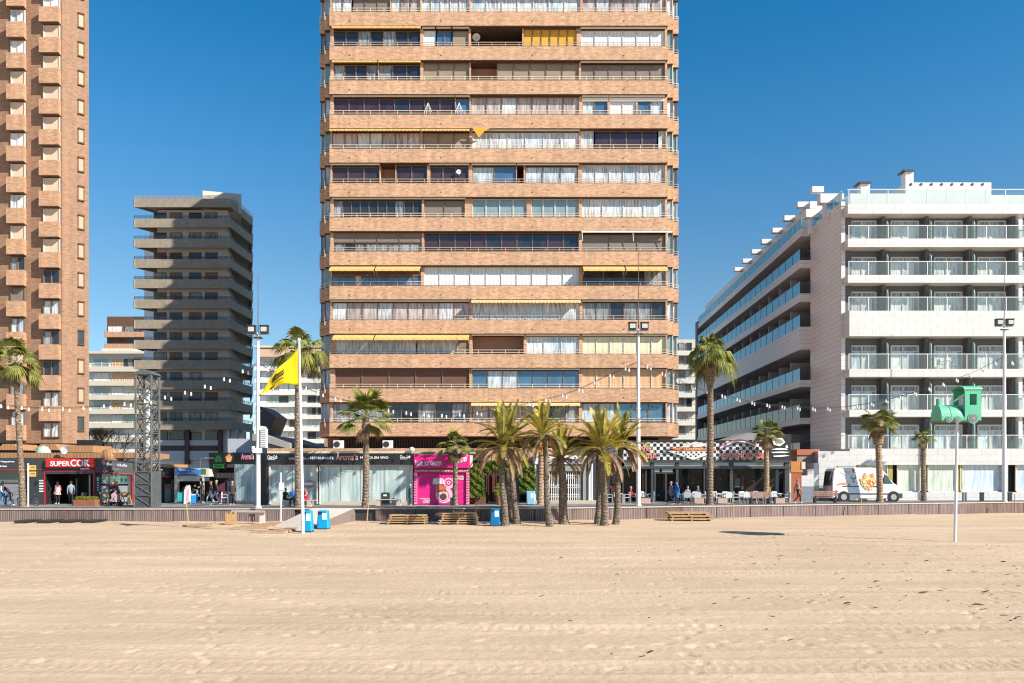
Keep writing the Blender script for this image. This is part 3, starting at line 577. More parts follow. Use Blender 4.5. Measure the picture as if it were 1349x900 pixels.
# ================================================================ CONCRETE BALCONY BLOCK
CY = 117.0
cc = thing('apartment_block', (X(255, CY), CY+8, DZ), 'concrete apartment block with deep stacked balconies, half in shadow', 'apartment block')
bx0, bx1 = X(202, CY), X(300, CY); dx1 = X(335, 129); xe = X(304, CY)
g = MB(); g.prism([(bx0, CY+1.6), (bx1-.6, CY+1.6), (-42.5, 120), (-47.2, 140), (X(190, 140), 140)], DZ, Z(272, CY)); g.build('wall', mat('pale grey render', (.66, .64, .62), .8, .06, 1), cc)
tops = [261.5+26.65*k for k in range(12)]
for k, y in enumerate(tops):
    zt_, zb_ = Z(y, CY), Z(y+11.5, CY)
    out = [(X(176, CY), CY), (xe, CY), (X(333, 126), 126), (X(333, 126), 138), (X(331, 126)-1, 138), (bx1, CY+1.8), (bx0, CY+1.8), (bx0, CY+4.8), (X(176, CY), CY+.5)]
    g = MB(); g.prism([(X(176, CY)+.25, CY+.1), (xe-.03, CY+.1), (X(333, 126)-.12, 126.05), (X(333, 139)-.5, 138.9), (bx0+.2, 138.9), (bx0+.2, CY+4.3)], zb_+.7 if k else zb_+.3, zb_+.95)
    ring = [(X(176, CY), CY), (xe, CY), (X(333, 126), 126), (X(333, 139)-.3, 139)]
    for j in range(3):
        (ax, ay), (bx, by) = ring[j], ring[j+1]; d = Vector((bx-ax, by-ay)).normalized()*.18; g.prism([(ax, ay), (bx, by), (bx-d.y, by+d.x), (ax-d.y, ay+d.x)], zb_, zt_-.001*j)
    (ax, ay), (bx, by) = (bx0, CY+4.5), (X(176, CY), CY); d = Vector((bx-ax, by-ay)).normalized()*.18; g.prism([(ax, ay), (bx, by), (bx-d.y, by+d.x), (ax-d.y, ay+d.x)], zb_+.003, zt_-.005)
    g.build('balcony', M_conc, cc)
    g = MB()
    for hh in (.15, .30, .45):
        for j in range(3): g.tube([(ring[j][0], ring[j][1]+.1, zt_+hh), (ring[j+1][0], ring[j+1][1]+.1, zt_+hh)], .035, 5)
    for j in range(19): xx = lerp(ring[0][0]+.1, ring[1][0], j/18); g.tube([(xx, CY+.1, zt_), (xx, CY+.1, zt_+.42)], .03, 5)
    for j in range(1, 5): g.tube([(lerp(ring[1][0], ring[2][0], j/5), lerp(CY, 126, j/5)+.1, zt_), (lerp(ring[1][0], ring[2][0], j/5), lerp(CY, 126, j/5)+.1, zt_+.42)], .03, 5)
    g.build('railing', M_dkmetal if k else M_alu, cc)
    if k < 11 or True:
        for (a, b) in ((202.6, 219.5), (223.5, 240), (249, 265.5), (270, 286.7)):
            if k in (8, 9) and a == 270 and k == 8: continue
            Yw = CY+1.6; za, zc = Z(y+26.6-2, CY), Z(y+14, CY); ctr = (a+b)/2
            f = MB(); x0, x1 = X(a, Yw), X(b, Yw); f.box(x0, x1, Yw-.06, Yw-.002, za-.4, zc); fo = f.build('window', M_frame, cc)
            p = MB(); m_ = (x0+x1)/2; p.box(x0+.08, m_-.04, Yw-.1, Yw-.061, za-.3, zc-.1); p.box(m_+.04, x1-.08, Yw-.1, Yw-.061, za-.3, zc-.1)
            po = p.build('pane', random.choice([M_glassd, M_glassp, M_greyb, M_curg, M_glassd]) if not (k == 2 and a < 230) else M_brn); po.parent = fo
        for j in range(3):
            yj = 123+j*4; xw = lerp(-42.5, -47.2, (yj-120)/20.); f = MB(); f.prism([(xw-.3, yj), (xw+.05, yj), (xw-.42, yj+2), (xw-.8, yj+2)], Z(y+26, CY)-.3, Z(y+14, CY)-.4); fo = f.build('window', M_frame, cc)
g = MB(); g.prism([(X(267, CY+1.5), CY+1.5), (X(318, 120), 120), (X(318, 135), 135), (X(276, 135), 135)], Z(273, CY), Z(246.5, CY)); g.build('penthouse', M_cream, cc)
g = MB()     # lower storeys: brown piers and white panels
for (a, b) in ((202, 244), (249, 288)):
    g.pbox(a, b, 580, 587, CY+1.2, .35, 1); g.pbox(a, b, 594, 606, CY+1.2, .35, 1)
g.pbox(203, 286, 587, 594, CY+1.3, .2, 0); g.pbox(243, 249, 566, 612, CY+1, .5, 0); g.pbox(287, 292, 566, 612, CY+1, .5, 0)
for (a, b) in ((204, 220), (225, 242), (270, 286)): g.pbox(a, b, 569, 579, CY+1.25, .3, 2)
for j in range(5): g.box(X(300, 118)+j*.9, X(300, 118)+j*.9+.35, 117.6+j*.7, 118.4+j*.7, DZ, Z(566, 117), 1)
g.build('lower_facade', [mat('brown beam', (.10, .07, .055), .8), mat('grey panel', (.52, .52, .54), .7), M_glassd], cc)
# angled black canopy building between
g = MB(); g.xprism([(X(337, 75), Z(534, 75)), (X(345, 75), Z(536, 75)), (X(363, 75), Z(549, 75)), (X(353, 75), Z(574, 75)), (X(351, 75), Z(562, 75)), (X(337, 75), Z(560, 75))], 75, 79)
tag(g.build('sail_canopy', M_dkmetal), 'black angular canopy jutting out behind the left lamp post', 'canopy')
t = thing('low_building', (X(360, 68), 72, DZ), 'low grey flat building with sloping roof edge behind the cafe', 'building')
g = MB(); g.xprism([(X(300, 68), DZ), (X(392, 68), DZ), (X(392, 68), Z(592, 68)), (X(378, 68), Z(590, 68)), (X(345, 68), Z(578, 68)), (X(300, 68), Z(578, 68))], 68, 80); g.build('wall', mat('pale blue grey wall', (.40, .42, .47), .7), t)
g = MB(); g.v = []; g.xprism([(X(335, 67.5), Z(572, 67.5)), (X(346, 67.5), Z(572, 67.5)), (X(384, 67.5), Z(584, 67.5)), (X(384, 67.5), Z(592, 67.5)), (X(345, 67.5), Z(581, 67.5)), (X(335, 67.5), Z(581, 67.5))], 67, 81); g.build('roof', M_conc2, t)
# ================================================================ HOTEL
HYY = 66.3
ht = thing('hotel', (X(1240, HYY), 80, DZ), 'white hotel with glass balconies, its long side wall in shade', 'hotel')
M_tile = brick('white facade tiles', (.62, .605, .585), (.66, .645, .625), (.42, .41, .40), w=1.2, h=.5, ms=.015, rough=.35, big=.03, k=0.)
M_tiles = brick('side facade tiles', (.68, .64, .62), (.72, .68, .66), (.48, .46, .45), w=1.6, h=.42, ms=.025, rough=.4, big=.04, k=1.)
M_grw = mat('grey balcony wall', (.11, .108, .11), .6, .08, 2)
M_bal = glassy('balustrade glass', (.34, .38, .38), .14)
M_balb = glassy('blue balustrade glass', (.12, .46, .68), .88)
M_balg = glassy('sand grey balustrade glass', (.42, .40, .34), .6)
M_div = mat('frosted green divider', (.38, .50, .47), .25, .05, 1, coat=.6)
def SX(Y, off=0): return 27.8+.0376*(Y-67)+off     # side wall plane
ZR = Z(281, HYY)
FX0 = X(1117, HYY); FX1 = X(1560, HYY)
g = MB()   # body
g.prism([(X(1118, 68.2), 67.6), (FX1, 67.6), (FX1, 125), (SX(125, 1.7), 125), (SX(74.9, 1.7), 74.9), (SX(74.9), 74.9), (SX(67.4), 67.4), (SX(67.4, .9), 67.4), (SX(67.4, .9), 67.6)], DZ, ZR)
g.build('wall', [M_grw], ht)
g = MB(); x0 = SX(67.3)-.03; g.prism([(x0, 67.3), (X(1112.5, 67.3), 67.3), (X(1112.5, 67.3), 67.55), (X(1112.5, 67.3), 67.45), (x0+.1, 67.4)], DZ, Z(264, 67)); 
g = MB(); g.prism([(SX(67.3, -.02), 67.3), (X(1113.5, 67.3), 67.3), (X(1113.5, 67.3), 67.36), (SX(67.3, -.02)+.01, 67.38)], Z(610, 67), Z(264, 67), 0)
g.prism([(SX(67.38, -.03), 67.38), (SX(67.38, .03), 67.38), (SX(75, .03), 75), (SX(75, -.03), 75)], DZ, HC+22.5, 1); g.build('corner_cladding', [M_tile, M_tiles], ht)
# front slabs: (top y, bottom y, start px)
zs = [(269, 281.5, 1117), (314.3, 325.5, 1117), (362.2, 372.5, 1117), (409.3, 443, 1119), (486, 496.5, 1119), (539.8, 549, 1119)]
for (a, b, s) in zs:
    x0 = X(s, HYY); g = MB(); g.prism([(x0, HYY), (FX1, HYY), (FX1, 67.7), (X(1113.5, 67.7), 67.7), (X(1112.8, 67), 67.2)], Z(b, HYY), Z(a, HYY)); g.build('balcony', M_tile, ht)
rails = [(296.5, 314.3), (344, 362.2), (391, 409.3), (466, 486), (519.5, 539.8), (573, 591.5)]
winy = [(290, 316), (338, 364), (384, 411), (455, 488), (508, 541), (560, 592)]
ceil = [281.5, 325.5, 372.5, 443, 496.5, 549]
bays = [1117, 1172.5, 1230, 1287.5, 1345, 1402, 1460, 1517]
for k, (ra, rz) in enumerate(rails):
    g = MB(); p = MB(); za, zc = Z(rz, HYY), Z(ra, HYY)
    g.box(X(1118, HYY), FX1, HYY+.02, HYY+.07, zc-.05, zc); n = 17
    for j in range(n+1): xx = lerp(X(1118.5, HYY), FX1-.05, j/n*1.0); g.box(xx-.025, xx+.025, HYY+.02, HYY+.07, za, zc-.05)
    g.box(X(1118, HYY)-.25, X(1118, HYY)-.2, HYY+.3, HYY+1, zc-.05, zc)
    go = g.build('balustrade', M_metalw, ht); p.box(X(1118, HYY), FX1, HYY+.035, HYY+.05, za+.03, zc-.06); po = p.build('glass_panel', M_bal); po.parent = go
    zf = Z(rz, HYY)
    for j in range(len(bays)-1):
        a, b = bays[j], bays[j+1]
        if j:
            g = MB(); x = X(a, HYY); zct = Z(ceil[k], HYY)-.02
            g.xprism([(0, 0)]*3, 0, 0) if False else None
            pts = [(HYY+1.25, zf), (HYY+.35, zf), (HYY+.35, zct-.75), (HYY+.42, zct-.5), (HYY+.6, zct-.35), (HYY+1.25, zct-.3)]
            i = 0; n_ = len(pts); g.v = [(x-.03, q[0], q[1]) for q in pts]+[(x+.03, q[0], q[1]) for q in pts]
            g.f = [tuple(range(n_)), tuple(range(2*n_-1, n_-1, -1))]+[((q+1) % n_, q, n_+q, n_+(q+1) % n_) for q in range(n_)]; g.m = [0]*len(g.f)
            g.box(x-.32, x-.06, HYY+.7, HYY+1.28, zf, zct, 1)
            g.build('divider', [M_div, M_grw], ht)
        ww = (a+7, a+39) if j == 0 else (a+4, a+40)
        y0, y1 = winy[k]; Yw = 67.6
        f = MB(); p = MB(); xa, xb = X(ww[0], 67.2), X(ww[1], 67.2); zb_, zt_ = zf, Z(y0, 67.2)
        m1 = lerp(xa, xb, .42); f.box(xa-.05, xa+.05, Yw-.09, Yw-.002, zb_, zt_); f.box(xb-.05, xb+.05, Yw-.09, Yw-.002, zb_, zt_); f.box(m1-.05, m1+.05, Yw-.12, Yw-.002, zb_, zt_); f.box(xa, xb, Yw-.085, Yw-.004, zt_-.06, zt_+.05)
        f.box(xa+.05, xb-.05, Yw-.08, Yw-.004, zt_-.5, zt_-.42)
        fo = f.build('window', M_framew, ht); kk = 0 if random.random() < .75 else 2
        p.box(xa+.05, m1-.05, Yw-.06, Yw-.01, zb_, zt_-.5, kk); p.box(m1+.05, lerp(m1, xb, .72), Yw-.06, Yw-.01, zb_, zt_-.5, 0); p.box(lerp(m1, xb, .72), xb-.05, Yw-.05, Yw-.01, zb_, zt_-.5, 1 if random.random() < .7 else 0); p.box(xa+.05, xb-.05, Yw-.05, Yw-.01, zt_-.42, zt_-.06, 1)
        po = p.build('pane', [M_cur, M_curg, M_curb]); po.parent = fo
# big fin columns at right
for px in (1344, 1516):
    g = MB(); g.box(X(px, HYY), X(px+6, HYY), HYY+.12, 67.59, Z(612, HYY), ZR+.01); g.build('column', M_tile, ht) if px > 1400 else None
g = MB(); g.box(X(1336, 67.2), X(1341, 67.2), 66.6, 67.59, Z(611, HYY), ZR+.01); g.build('column', M_white, ht)
# roof: terrace rail, penthouse, chimneys
zr = Z(269, HYY)
g = MB(); g.box(X(1117, HYY), FX1, HYY+.1, HYY+.15, Z(248.5, HYY)-.05, Z(248.5, HYY))
for j in range(18): xx = lerp(X(1119, HYY), FX1-.1, j/17); g.box(xx-.025, xx+.025, HYY+.1, HYY+.15, zr, Z(248.5, HYY))
go = g.build('roof_railing', M_metalw, ht); p = MB(); p.box(X(1117, HYY), FX1, HYY+.115, HYY+.13, zr+.05, Z(248.5, HYY)-.06); po = p.build('glass_panel', M_bal); po.parent = go
g = MB(); g.pbox(1193, 1306, 240.5, 272, 69, 12); g.pbox(1120, 1193, 255, 272, 68.5, 9); g.pbox(1305, 1349, 257, 272, 70, 9); g.build('penthouse', M_white, ht)
g = MB()
for j in range(8): xx = X(1200+j*13.5, 69); g.tube([(xx, 68.95, Z(243, 69)), (xx, 69, Z(243, 69))], .12, 8)
g.build_split('roof_vent', M_dkmetal, ht)
for (a, b, y0, y1) in ((1193, 1203.5, 226, 242), (1134, 1146, 242, 262)):
    g = MB(); g.pbox(a, b, y0, y1, 69.5, .8); ch = g.build('chimney', M_white, ht); c = MB(); c.pbox(a-2, b+2, y0-3, y0-1, 69.3, 1.2); c.pbox(a+1, b-1, y0-1, y0, 69.5, .8); co_ = c.build('chimney_cap', M_dkmetal); co_.parent = ch
# side: eave, balconies, dividers
rows = [(327.8, 343.4, 354), (370.5, 387.3, 398), (414, 431, 461), (484.6, 501, 510), (532.5, 550.7, 559), (582.6, 600, 608)]
Ys, Ye = 74.9, 124.5
def sp(off, Y): return (SX(Y, off), Y)
ze0, ze1 = Z(311.6, 72), Z(302, 72)
K = 75.5/72.   # the row heights were read where the balcony ends are seen
def zside(py): return HC+(HY-py)*75.1/F
g = MB(); g.prism([sp(-.95, Ys), sp(1.8, Ys), sp(1.8, Ye), sp(-.95, Ye)], zside(312), zside(302)); g.build('eave', M_tiles, ht)
g = MB(); g.prism([(SX(67.4, .05), 67.4), (SX(67.4, .1), 67.4), (SX(74.9, .1), 74.9), (SX(74.9, .05), 74.9)], HC+22.5, HC+23.4); g.prism([sp(-.9, Ys+.05), sp(-.85, Ys+.05), sp(-.85, Ye), sp(-.9, Ye)], zside(302), zside(302)+.95); n = 34
ge = MB(); ge.prism([(SX(67.4, .04), 67.4), (SX(67.4, .1), 67.4), (SX(74.9, .1), 74.9), (SX(74.9, .04), 74.9)], HC+23.405, HC+23.45); ge.prism([sp(-.92, Ys), sp(-.86, Ys), sp(-.86, Ye), sp(-.92, Ye)], zside(302)+.955, zside(302)+1.0)
for j in range(n): yy = lerp(67.5, Ye, j/n); o_ = 0 if yy > Ys else .97; ge.box(SX(yy, -.93+o_), SX(yy, -.83+o_), yy, yy+.05, zside(302), zside(302)+.95)
go = ge.build('roof_railing', M_metalw, ht); po = g.build('glass_panel', M_balb); po.parent = go
g = MB(); g.prism([sp(.25, Ys+1), sp(9, Ys+1), sp(9, Ye), sp(.25, Ye)], zside(302), zside(302)+2.9); g.build('roof_storey', M_tiles, ht)
g = MB()
for j in range(8): yy = 72.3+j*4.15; g = MB(); g.box(SX(yy, -.75), SX(yy, .3), yy, yy+.6, zside(302)+2.55, zside(302)+3.05); g.build('roof_beam', M_white, ht)
for (a, b, c, d, yy) in ((1081, 1112, 255, 267, 69.5), (1062, 1083, 275.5, 286, 73)): g = MB(); g.pbox(a, b, c, d, yy, .8); g.pbox(a+4, a+8, d, d+22, yy+.2, .3); g.build('pergola', M_white, ht)
for k, (ra, sa, sb) in enumerate(rows):
    g = MB(); g.prism([sp(-1.05, Ys), sp(1.75, Ys), sp(1.75, Ye), sp(-1.05, Ye)], zside(sb), zside(sa)); g.build('side_balcony', M_tiles, ht)
    za, zc = zside(sa), zside(ra)
    rail_ = MB(); rail_.prism([sp(-1.02, Ys), sp(-.97, Ys), sp(-.97, Ye), sp(-1.02, Ye)], zc-.04, zc); n = 22
    for j in range(n+1): yy = lerp(Ys+.02, Ye-.1, j/n); rail_.box(SX(yy, -1.02), SX(yy, -.98), yy, yy+.03, za, zc-.04)
    rail_.box(SX(Ys, -.95), SX(Ys), Ys, Ys+.04, zc-.04, zc)
    for j in range(14): xx = lerp(SX(Ys, -.95), SX(Ys), j/13); rail_.box(xx-.012, xx+.012, Ys+.01, Ys+.03, za, zc-.04)
    go = rail_.build('balustrade', M_dkmetal if k < 5 else M_dkmetal, ht); p = MB(); p.prism([sp(-1.0, Ys+.03), sp(-.985, Ys+.03), sp(-.985, Ye), sp(-1.0, Ye)], za+.02, zc-.045); po = p.build('glass_panel', M_balb if k < 4 else M_balg); po.parent = go
    zt_ = zside(rows[k-1][2]) if k else ze0
    for j in range(1, 13):
        yy = lerp(Ys, Ye, j/13.); g = MB(); g.prism([(SX(yy, -.7), yy), (SX(yy, 1.7), yy), (SX(yy, 1.7), yy+.12), (SX(yy, -.7), yy+.12)], za, min(za+2.1, zt_-.1)); g.build('side_divider', mat('grey divider', (.32, .34, .36), .3), ht)
    for j in range(13):
        y0_, y1_ = lerp(Ys, Ye, (j+.25)/13), lerp(Ys, Ye, (j+.85)/13); g = MB(); g.prism([(SX(y0_, 1.62), y0_), (SX(y0_, 1.69), y0_), (SX(y1_, 1.69), y1_), (SX(y1_, 1.62), y1_)], za, za+2.1); g.build('side_window', M_glassd if j % 3 else M_curg, ht)
g = MB(); g.prism([sp(-1.1, Ye), sp(2, Ye), sp(2, Ye+1.2), sp(-1.1, Ye+1.2)], DZ, zside(302)+.4); g.build('end_wall', mat('purple grey render', (.22, .20, .24), .7), ht)
# hotel ground floor
gp = thing('hotel_podium', (X(1230, 65.5), 66, DZ), 'white tiled hotel ground floor with curtained shop windows behind the van', 'building')
PY = 65.2
g = MB(); g.pbox(1078, 1120, 594.5, 612.5, PY, 3); g.pbox(1119.5, 1560, 591, 612.5, PY-.002, 3.1); g.pbox(1078, 1128, 612.5, 640, PY, 3); g.pbox(1128, 1560, 648.5, 664, PY, 3.1)
g.pbox(1078, 1128, 640, 664, PY, 3, 2); g.box(X(1128, PY), X(1560, PY), PY+.8, PY+1.5, DZ, Z(612, PY), 1)
g.build('wall', [M_tile, M_dark, M_conc2], gp)
M_lace = folds('pale green lace', (.42, .50, .42), (.66, .70, .60), .2, .8); M_laceb = folds('pale blue lace', (.40, .52, .60), (.66, .74, .78), .2, .8)
for (a, b, ty) in [(1129, 1170, 0), (1182, 1213, 0), (1222, 1262, 0), (1265, 1322, 1), (1338, 1390, 1), (1395, 1450, 1)]:
    f = MB(); f.pbox(a, a+1.2, 612.5, 648.5, PY+.2, .1); f.pbox(b-1.2, b, 612.5, 648.5, PY+.2, .1); f.pbox(a, b, 646.8, 648.4, PY+.2, .1); fo = f.build('shop_window', M_framew, gp)
    p = MB(); p.pbox(a+1.2, b-1.2, 612.6, 647, PY+.35, .04); po = p.build('curtain', M_laceb if ty else M_lace); po.parent = fo
M_olive = folds('olive drape', (.25, .20, .03), (.46, .38, .08), .1, .4)
for px in (1173.5, 1218, 1265.5): g = MB(); g.pbox(px-3, px+2.5, 612.6, 648, PY+.25, .06); g.build('drape', M_olive, gp)
for px in (1325, 1391): g = MB(); g.pbox(px-4, px+10 if px > 1330 else px+3, 612.5, 648.4, PY+.02, .5); g.build('pier', M_tile, gp)
# stepped blocks left of the podium
t = thing('stair_block', (X(1064, 63), 63, DZ), 'stepped white and grey wall blocks beside the terracotta door', 'wall')
g = MB(); g.pbox(1064, 1072, 618, 641, 62.5, 1.5); g.pbox(1055, 1064, 626.5, 641, 62.5, 1.5); g.pbox(1055, 1072, 641, 663, 62.45, 1.6, 1); g.pbox(1072.5, 1079, 610, 641, 63, 1.5, 0); g.pbox(1072.5, 1079, 641, 663, 62.95, 1.6, 2); g.build('wall', [M_tile, mat('blue grey plinth', (.20, .22, .27), .7), M_conc2], t)
t = thing('side_house', (X(1065, 67), 67, DZ), 'low beige house with terracotta coping between bar and hotel', 'building')
g = MB(); g.pbox(1050, 1080, 592, 599.5, 66, 3); g.build('coping', mat('terracotta', (.45, .14, .07), .7), t); g = MB(); g.pbox(1050, 1079, 599.6, 662, 66.1, 3); g.build('wall', mat('taupe wall', (.36, .27, .22), .8), t)
t = thing('door', (X(1049, 62.4), 62.4, DZ), 'terracotta coloured wooden gate beside the bar with orange panel above', 'gate')
g = MB(); g.pbox(1043, 1056, 623, 661.5, 62.4, .1); g.build('door_leaf', slats('red boards', (.32, .09, .04), (.38, .12, .06), .15, vertical=True), t)
g = MB(); g.pbox(1042, 1058, 608, 622.5, 62.35, .2); g.pbox(1056, 1061, 608.5, 618, 62.3, .3, 1); g.build('upper_panel', [mat('orange board', (.50, .20, .05), .6), M_cream], t); g = MB(); g.pbox(1038.5, 1042.5, 607, 661, 62.4, .3); g.build('post', M_cream, t)
# ================================================================ LETTERING
def text(body, px0, px1, py0, py1, Y, m, parent, ext=.02, shear=0., name='lettering', slope=0.):
    cu = bpy.data.curves.new('t', 'FONT'); cu.body = body; cu.extrude = .05; cu.shear = shear; cu.resolution_u = 3; cu.offset = .022
    to = bpy.data.objects.new('t', cu); COL.objects.link(to); dg = bpy.context.evaluated_depsgraph_get(); dg.update()
    me = bpy.data.meshes.new_from_object(to.evaluated_get(dg)); bpy.data.objects.remove(to)
    n = len(me.vertices); c = np.zeros(n*3, 'f'); me.vertices.foreach_get('co', c); c = c.reshape(-1, 3)
    mn = c.min(0); mx = c.max(0); u = (c-mn)/np.maximum(mx-mn, 1e-6); x0, x1 = X(px0, Y), X(px1, Y); z0, z1 = Z(py1, Y), Z(py0, Y)
    o3 = np.stack([x0+u[:, 0]*(x1-x0), Y-ext*u[:, 2], z0+u[:, 1]*(z1-z0)-slope*u[:, 0]*(x1-x0)], -1)
    me.vertices.foreach_set('co', o3.ravel().astype('f')); me.materials.clear(); me.materials.append(m); me.update()
    o = bpy.data.objects.new(name, me); COL.objects.link(o); o.parent = parent
    o.matrix_parent_inverse = parent_inv(parent); return o
M_red = mat('red paint', (.62, .025, .02), .45, .05, 2); M_redl = mat('red line', (.50, .02, .04), .45, .05, 2); M_pink = mat('magenta paint', (.72, .01, .22), .5, .06, 1.5)
M_black = mat('black sign', (.02, .022, .026), .4, .15, 2); M_let = mat('white lettering', (.80, .80, .80), .5, 0)
M_teal = folds('teal curtain glass', (.28, .40, .41), (.56, .66, .64), .28, 1.); M_kerb = mat('beige stone base', (.50, .42, .33), .8, .1, 2)
M_pinkl = mat('pink lettering', (.75, .32, .30), .5, 0)
# ---- supermarket
sm = thing('supermarket', (X(92, 57), 58, DZ), 'black supermarket front with red SUPERCOR sign over the open doors', 'shop')
Y = 57.; g = MB(); g.pbox(-30, 59.5, 603.3, 619, Y, 5); g.pbox(35, 58, 619, 665, Y, .3); g.pbox(-30, 59, 619, 665, Y+.6, .3, 1); g.pbox(124, 126, 619, 664, Y, 3)
g.panel((124.2, Y, 605.5, 622), (175, 58.5, 610.5, 625), 3); g.panel((126, Y+.2, 622, 664.5), (133, 57.5, 622.5, 664.5), .3); g.panel((133, 57.6, 622.5, 664.5), (172, 58.7, 624.8, 663), .2, 1); g.panel((168.5, 58.3, 624.5, 663), (172, 58.4, 624.6, 663), .4)
g.build('wall', [M_anth, M_dark], sm)
g = MB(); g.pbox(60, 124, 615.5, 624.5, Y-.05, 3); g.pbox(60, 124, 624.5, 664, Y+3, .2, 1); g.pbox(59, 60.5, 624.5, 664.5, Y+.1, 2.9, 1); g.pbox(122.4, 124, 624.5, 664.5, Y+.1, 2.9, 1); g.build('entrance', [M_anth, M_dark], sm)
g = MB(); g.pbox(60, 124, 604.2, 615.6, Y-.25, .24); so_ = g.build('sign_board', M_red, sm)
text('SUPER', 66.2, 92, 607.6, 614.2, Y-.26, M_let, sm); text('COR', 92.8, 118, 605.6, 614.6, Y-.26, M_let, sm); text('exprés', 105.5, 118, 616, 619.5, Y-.06, M_let, sm)
g = MB(); g.pbox(-30, 60, 618.6, 619.6, Y-.03, .03); g.pbox(-30, 34, 636, 637.5, Y+.55, .05); g.pbox(57.7, 59.6, 619.6, 664, Y-.03, .03); g.pbox(60, 124, 620.4, 621.4, Y-.08, .03); g.pbox(122.6, 124.4, 621.5, 663.5, Y-.08, .03)
g.panel((124.4, Y-.08, 621, 622.1), (176, 58.42, 624.3, 625.4), .04); g.panel((173.5, 58.4, 625, 663), (175.4, 58.42, 625, 663), .1); g.panel((137, 57.6, 638, 639.2), (168, 58.5, 638.4, 639.6), .05); g.build('red_trim', M_redl, sm)
g = MB(); g.pbox(-30, 34, 620, 636, Y+.5, .06); g.panel((134, 57.5, 624, 637.5), (147, 57.8, 624.2, 637.7), .05, 0); g.panel((148, 57.8, 624, 637.5), (168, 58.3, 624.2, 637.7), .05, 0); g.pbox(-30, 34, 638, 664, Y+.5, .06, 1); g.panel((134, 57.5, 640, 661), (168, 58.3, 640, 661), .05, 1)
g.build_split('shop_window', [mat('green tinted glass', (.08, .17, .14), .06, .4, .5, coat=1), mat('grey frosted window', (.24, .26, .30), .15, .3, .6, coat=1)], sm)
text('Magazines', 1, 19, 607.2, 609.8, Y-.01, M_let, sm); text('& toys', 0, 9, 613, 616, Y-.01, M_let, sm)
text('Bread - Food & coffee', 141, 167.5, 609.6, 613.2, 57.35, M_let, sm, slope=.07); text('Open daily', 149, 160.5, 617, 619.5, 57.6, M_let, sm, slope=.05)
g = MB(); g.ball((X(135.5, 56.95), 56.98, Z(609, 57)), (.1, .04, .15)); g.build('emblem', mat('pink emblem', (.7, .2, .2), .5), sm)
g = MB()
for k in range(5): g.pbox(51.5, 57, 632.5+k*3.5, 634.2+k*3.5, Y-.02, .02); g.pbox(125.8, 130, 632+k*3.3, 633.6+k*3.3, Y+.17, .02)
g.pbox(126.3, 129.7, 628.5, 632, Y+.17, .02); g.build_split('notice_stickers', M_let, sm)
g = MB(); g.pbox(62, 67.5, 632, 654, Y+2.6, .1); g.pbox(68, 69, 630, 661, Y+2.7, .1, 1); g.pbox(80, 81.5, 630, 662, Y+2.5, .1, 2); g.pbox(100, 101.5, 630, 662, Y+2.5, .1, 2); g.pbox(117, 118.5, 626, 662, Y+2.4, .1, 2); g.pbox(107, 110, 649, 655, Y+2.2, .5, 0); g.build_split('entrance_fittings', [M_let, M_alu, M_alu], sm)
# ---- little shops behind the truss
s2 = thing('small_shop', (X(215, 60), 60, DZ), 'narrow black shop with white script sign right of the truss tower', 'shop')
g = MB(); g.panel((196, 59.5, 615.5, 626.5), (229.5, 61, 616, 628), 3); g.panel((198, 60.5, 626, 662), (229.5, 61.5, 628, 662), .3, 1); g.panel((225, 60.9, 632, 662), (230, 61, 632, 662), .4); g.build('wall', [M_black, M_dark], s2)
text('Oh My Taste', 201, 214, 616.8, 619.5, 59.6, M_let, s2, slope=.06); text('Healthy', 202, 211, 622.2, 624.8, 59.7, M_let, s2, slope=.06)
g = MB(); g.panel((199, 59.6, 626.3, 627.2), (226, 60.7, 628.2, 629.2), .05); g.build('red_trim', M_redl, s2); g = MB(); g.panel((217, 61, 638, 661), (226, 61.2, 638, 661), .1); g.build('display_case', M_conc2, s2); text('OPEN', 216.5, 226.5, 639.8, 643.5, 60.9, M_red, s2)
g = MB(); g.panel((197, 59.6, 611, 615.5), (230, 61, 612, 616), 2.5); g.build('roof_ledge', M_orange, s2)
s3 = thing('souvenir_kiosk', (X(248, 60), 61, DZ), 'cream souvenir shop with slanted blue sign full of beach goods', 'shop')
g = MB(); g.panel((231, 60, 615.5, 625.5), (263, 60.6, 619, 627.5), .3); g.build('sign_board', mat('blue sign', (.02, .15, .42), .4), s3)
text('PUNTO', 236, 245, 617, 620, 59.97, M_let, s3, slope=.08); text('de VENTA', 246.5, 261, 618.8, 620.6, 60.1, M_let, s3, slope=.08); text('de TICKET BUS', 246, 261, 622.4, 624, 60.1, M_let, s3, slope=.08)
g = MB(); g.pbox(229.8, 233.5, 617, 662.5, 60.1, .4); g.pbox(263.5, 266.5, 630, 662.5, 60.3, .4); g.pbox(231, 266, 627, 634, 60.3, .3); g.pbox(233, 275, 634, 662, 63, .2, 1); g.pbox(229.8, 275, 617, 628, 60.8, 3); g.build('wall', [M_cream, M_dark], s3)
g = MB(); cm = [mat('goods %s' % n, c, .6) for n, c in (('cyan', (.02, .42, .42)), ('red', (.5, .05, .05)), ('yellow', (.6, .45, .1)), ('blue', (.03, .2, .6)), ('white', (.7, .7, .7)), ('pink', (.6, .25, .3)))]
for k in range(70): px = random.uniform(235, 262); py = random.uniform(637, 660); g.pbox(px, px+random.uniform(.8, 2.2), py, py+random.uniform(1, 3.5), random.uniform(61, 62.6), .15, random.randrange(6))
g.build_split('beach_goods', cm, s3)
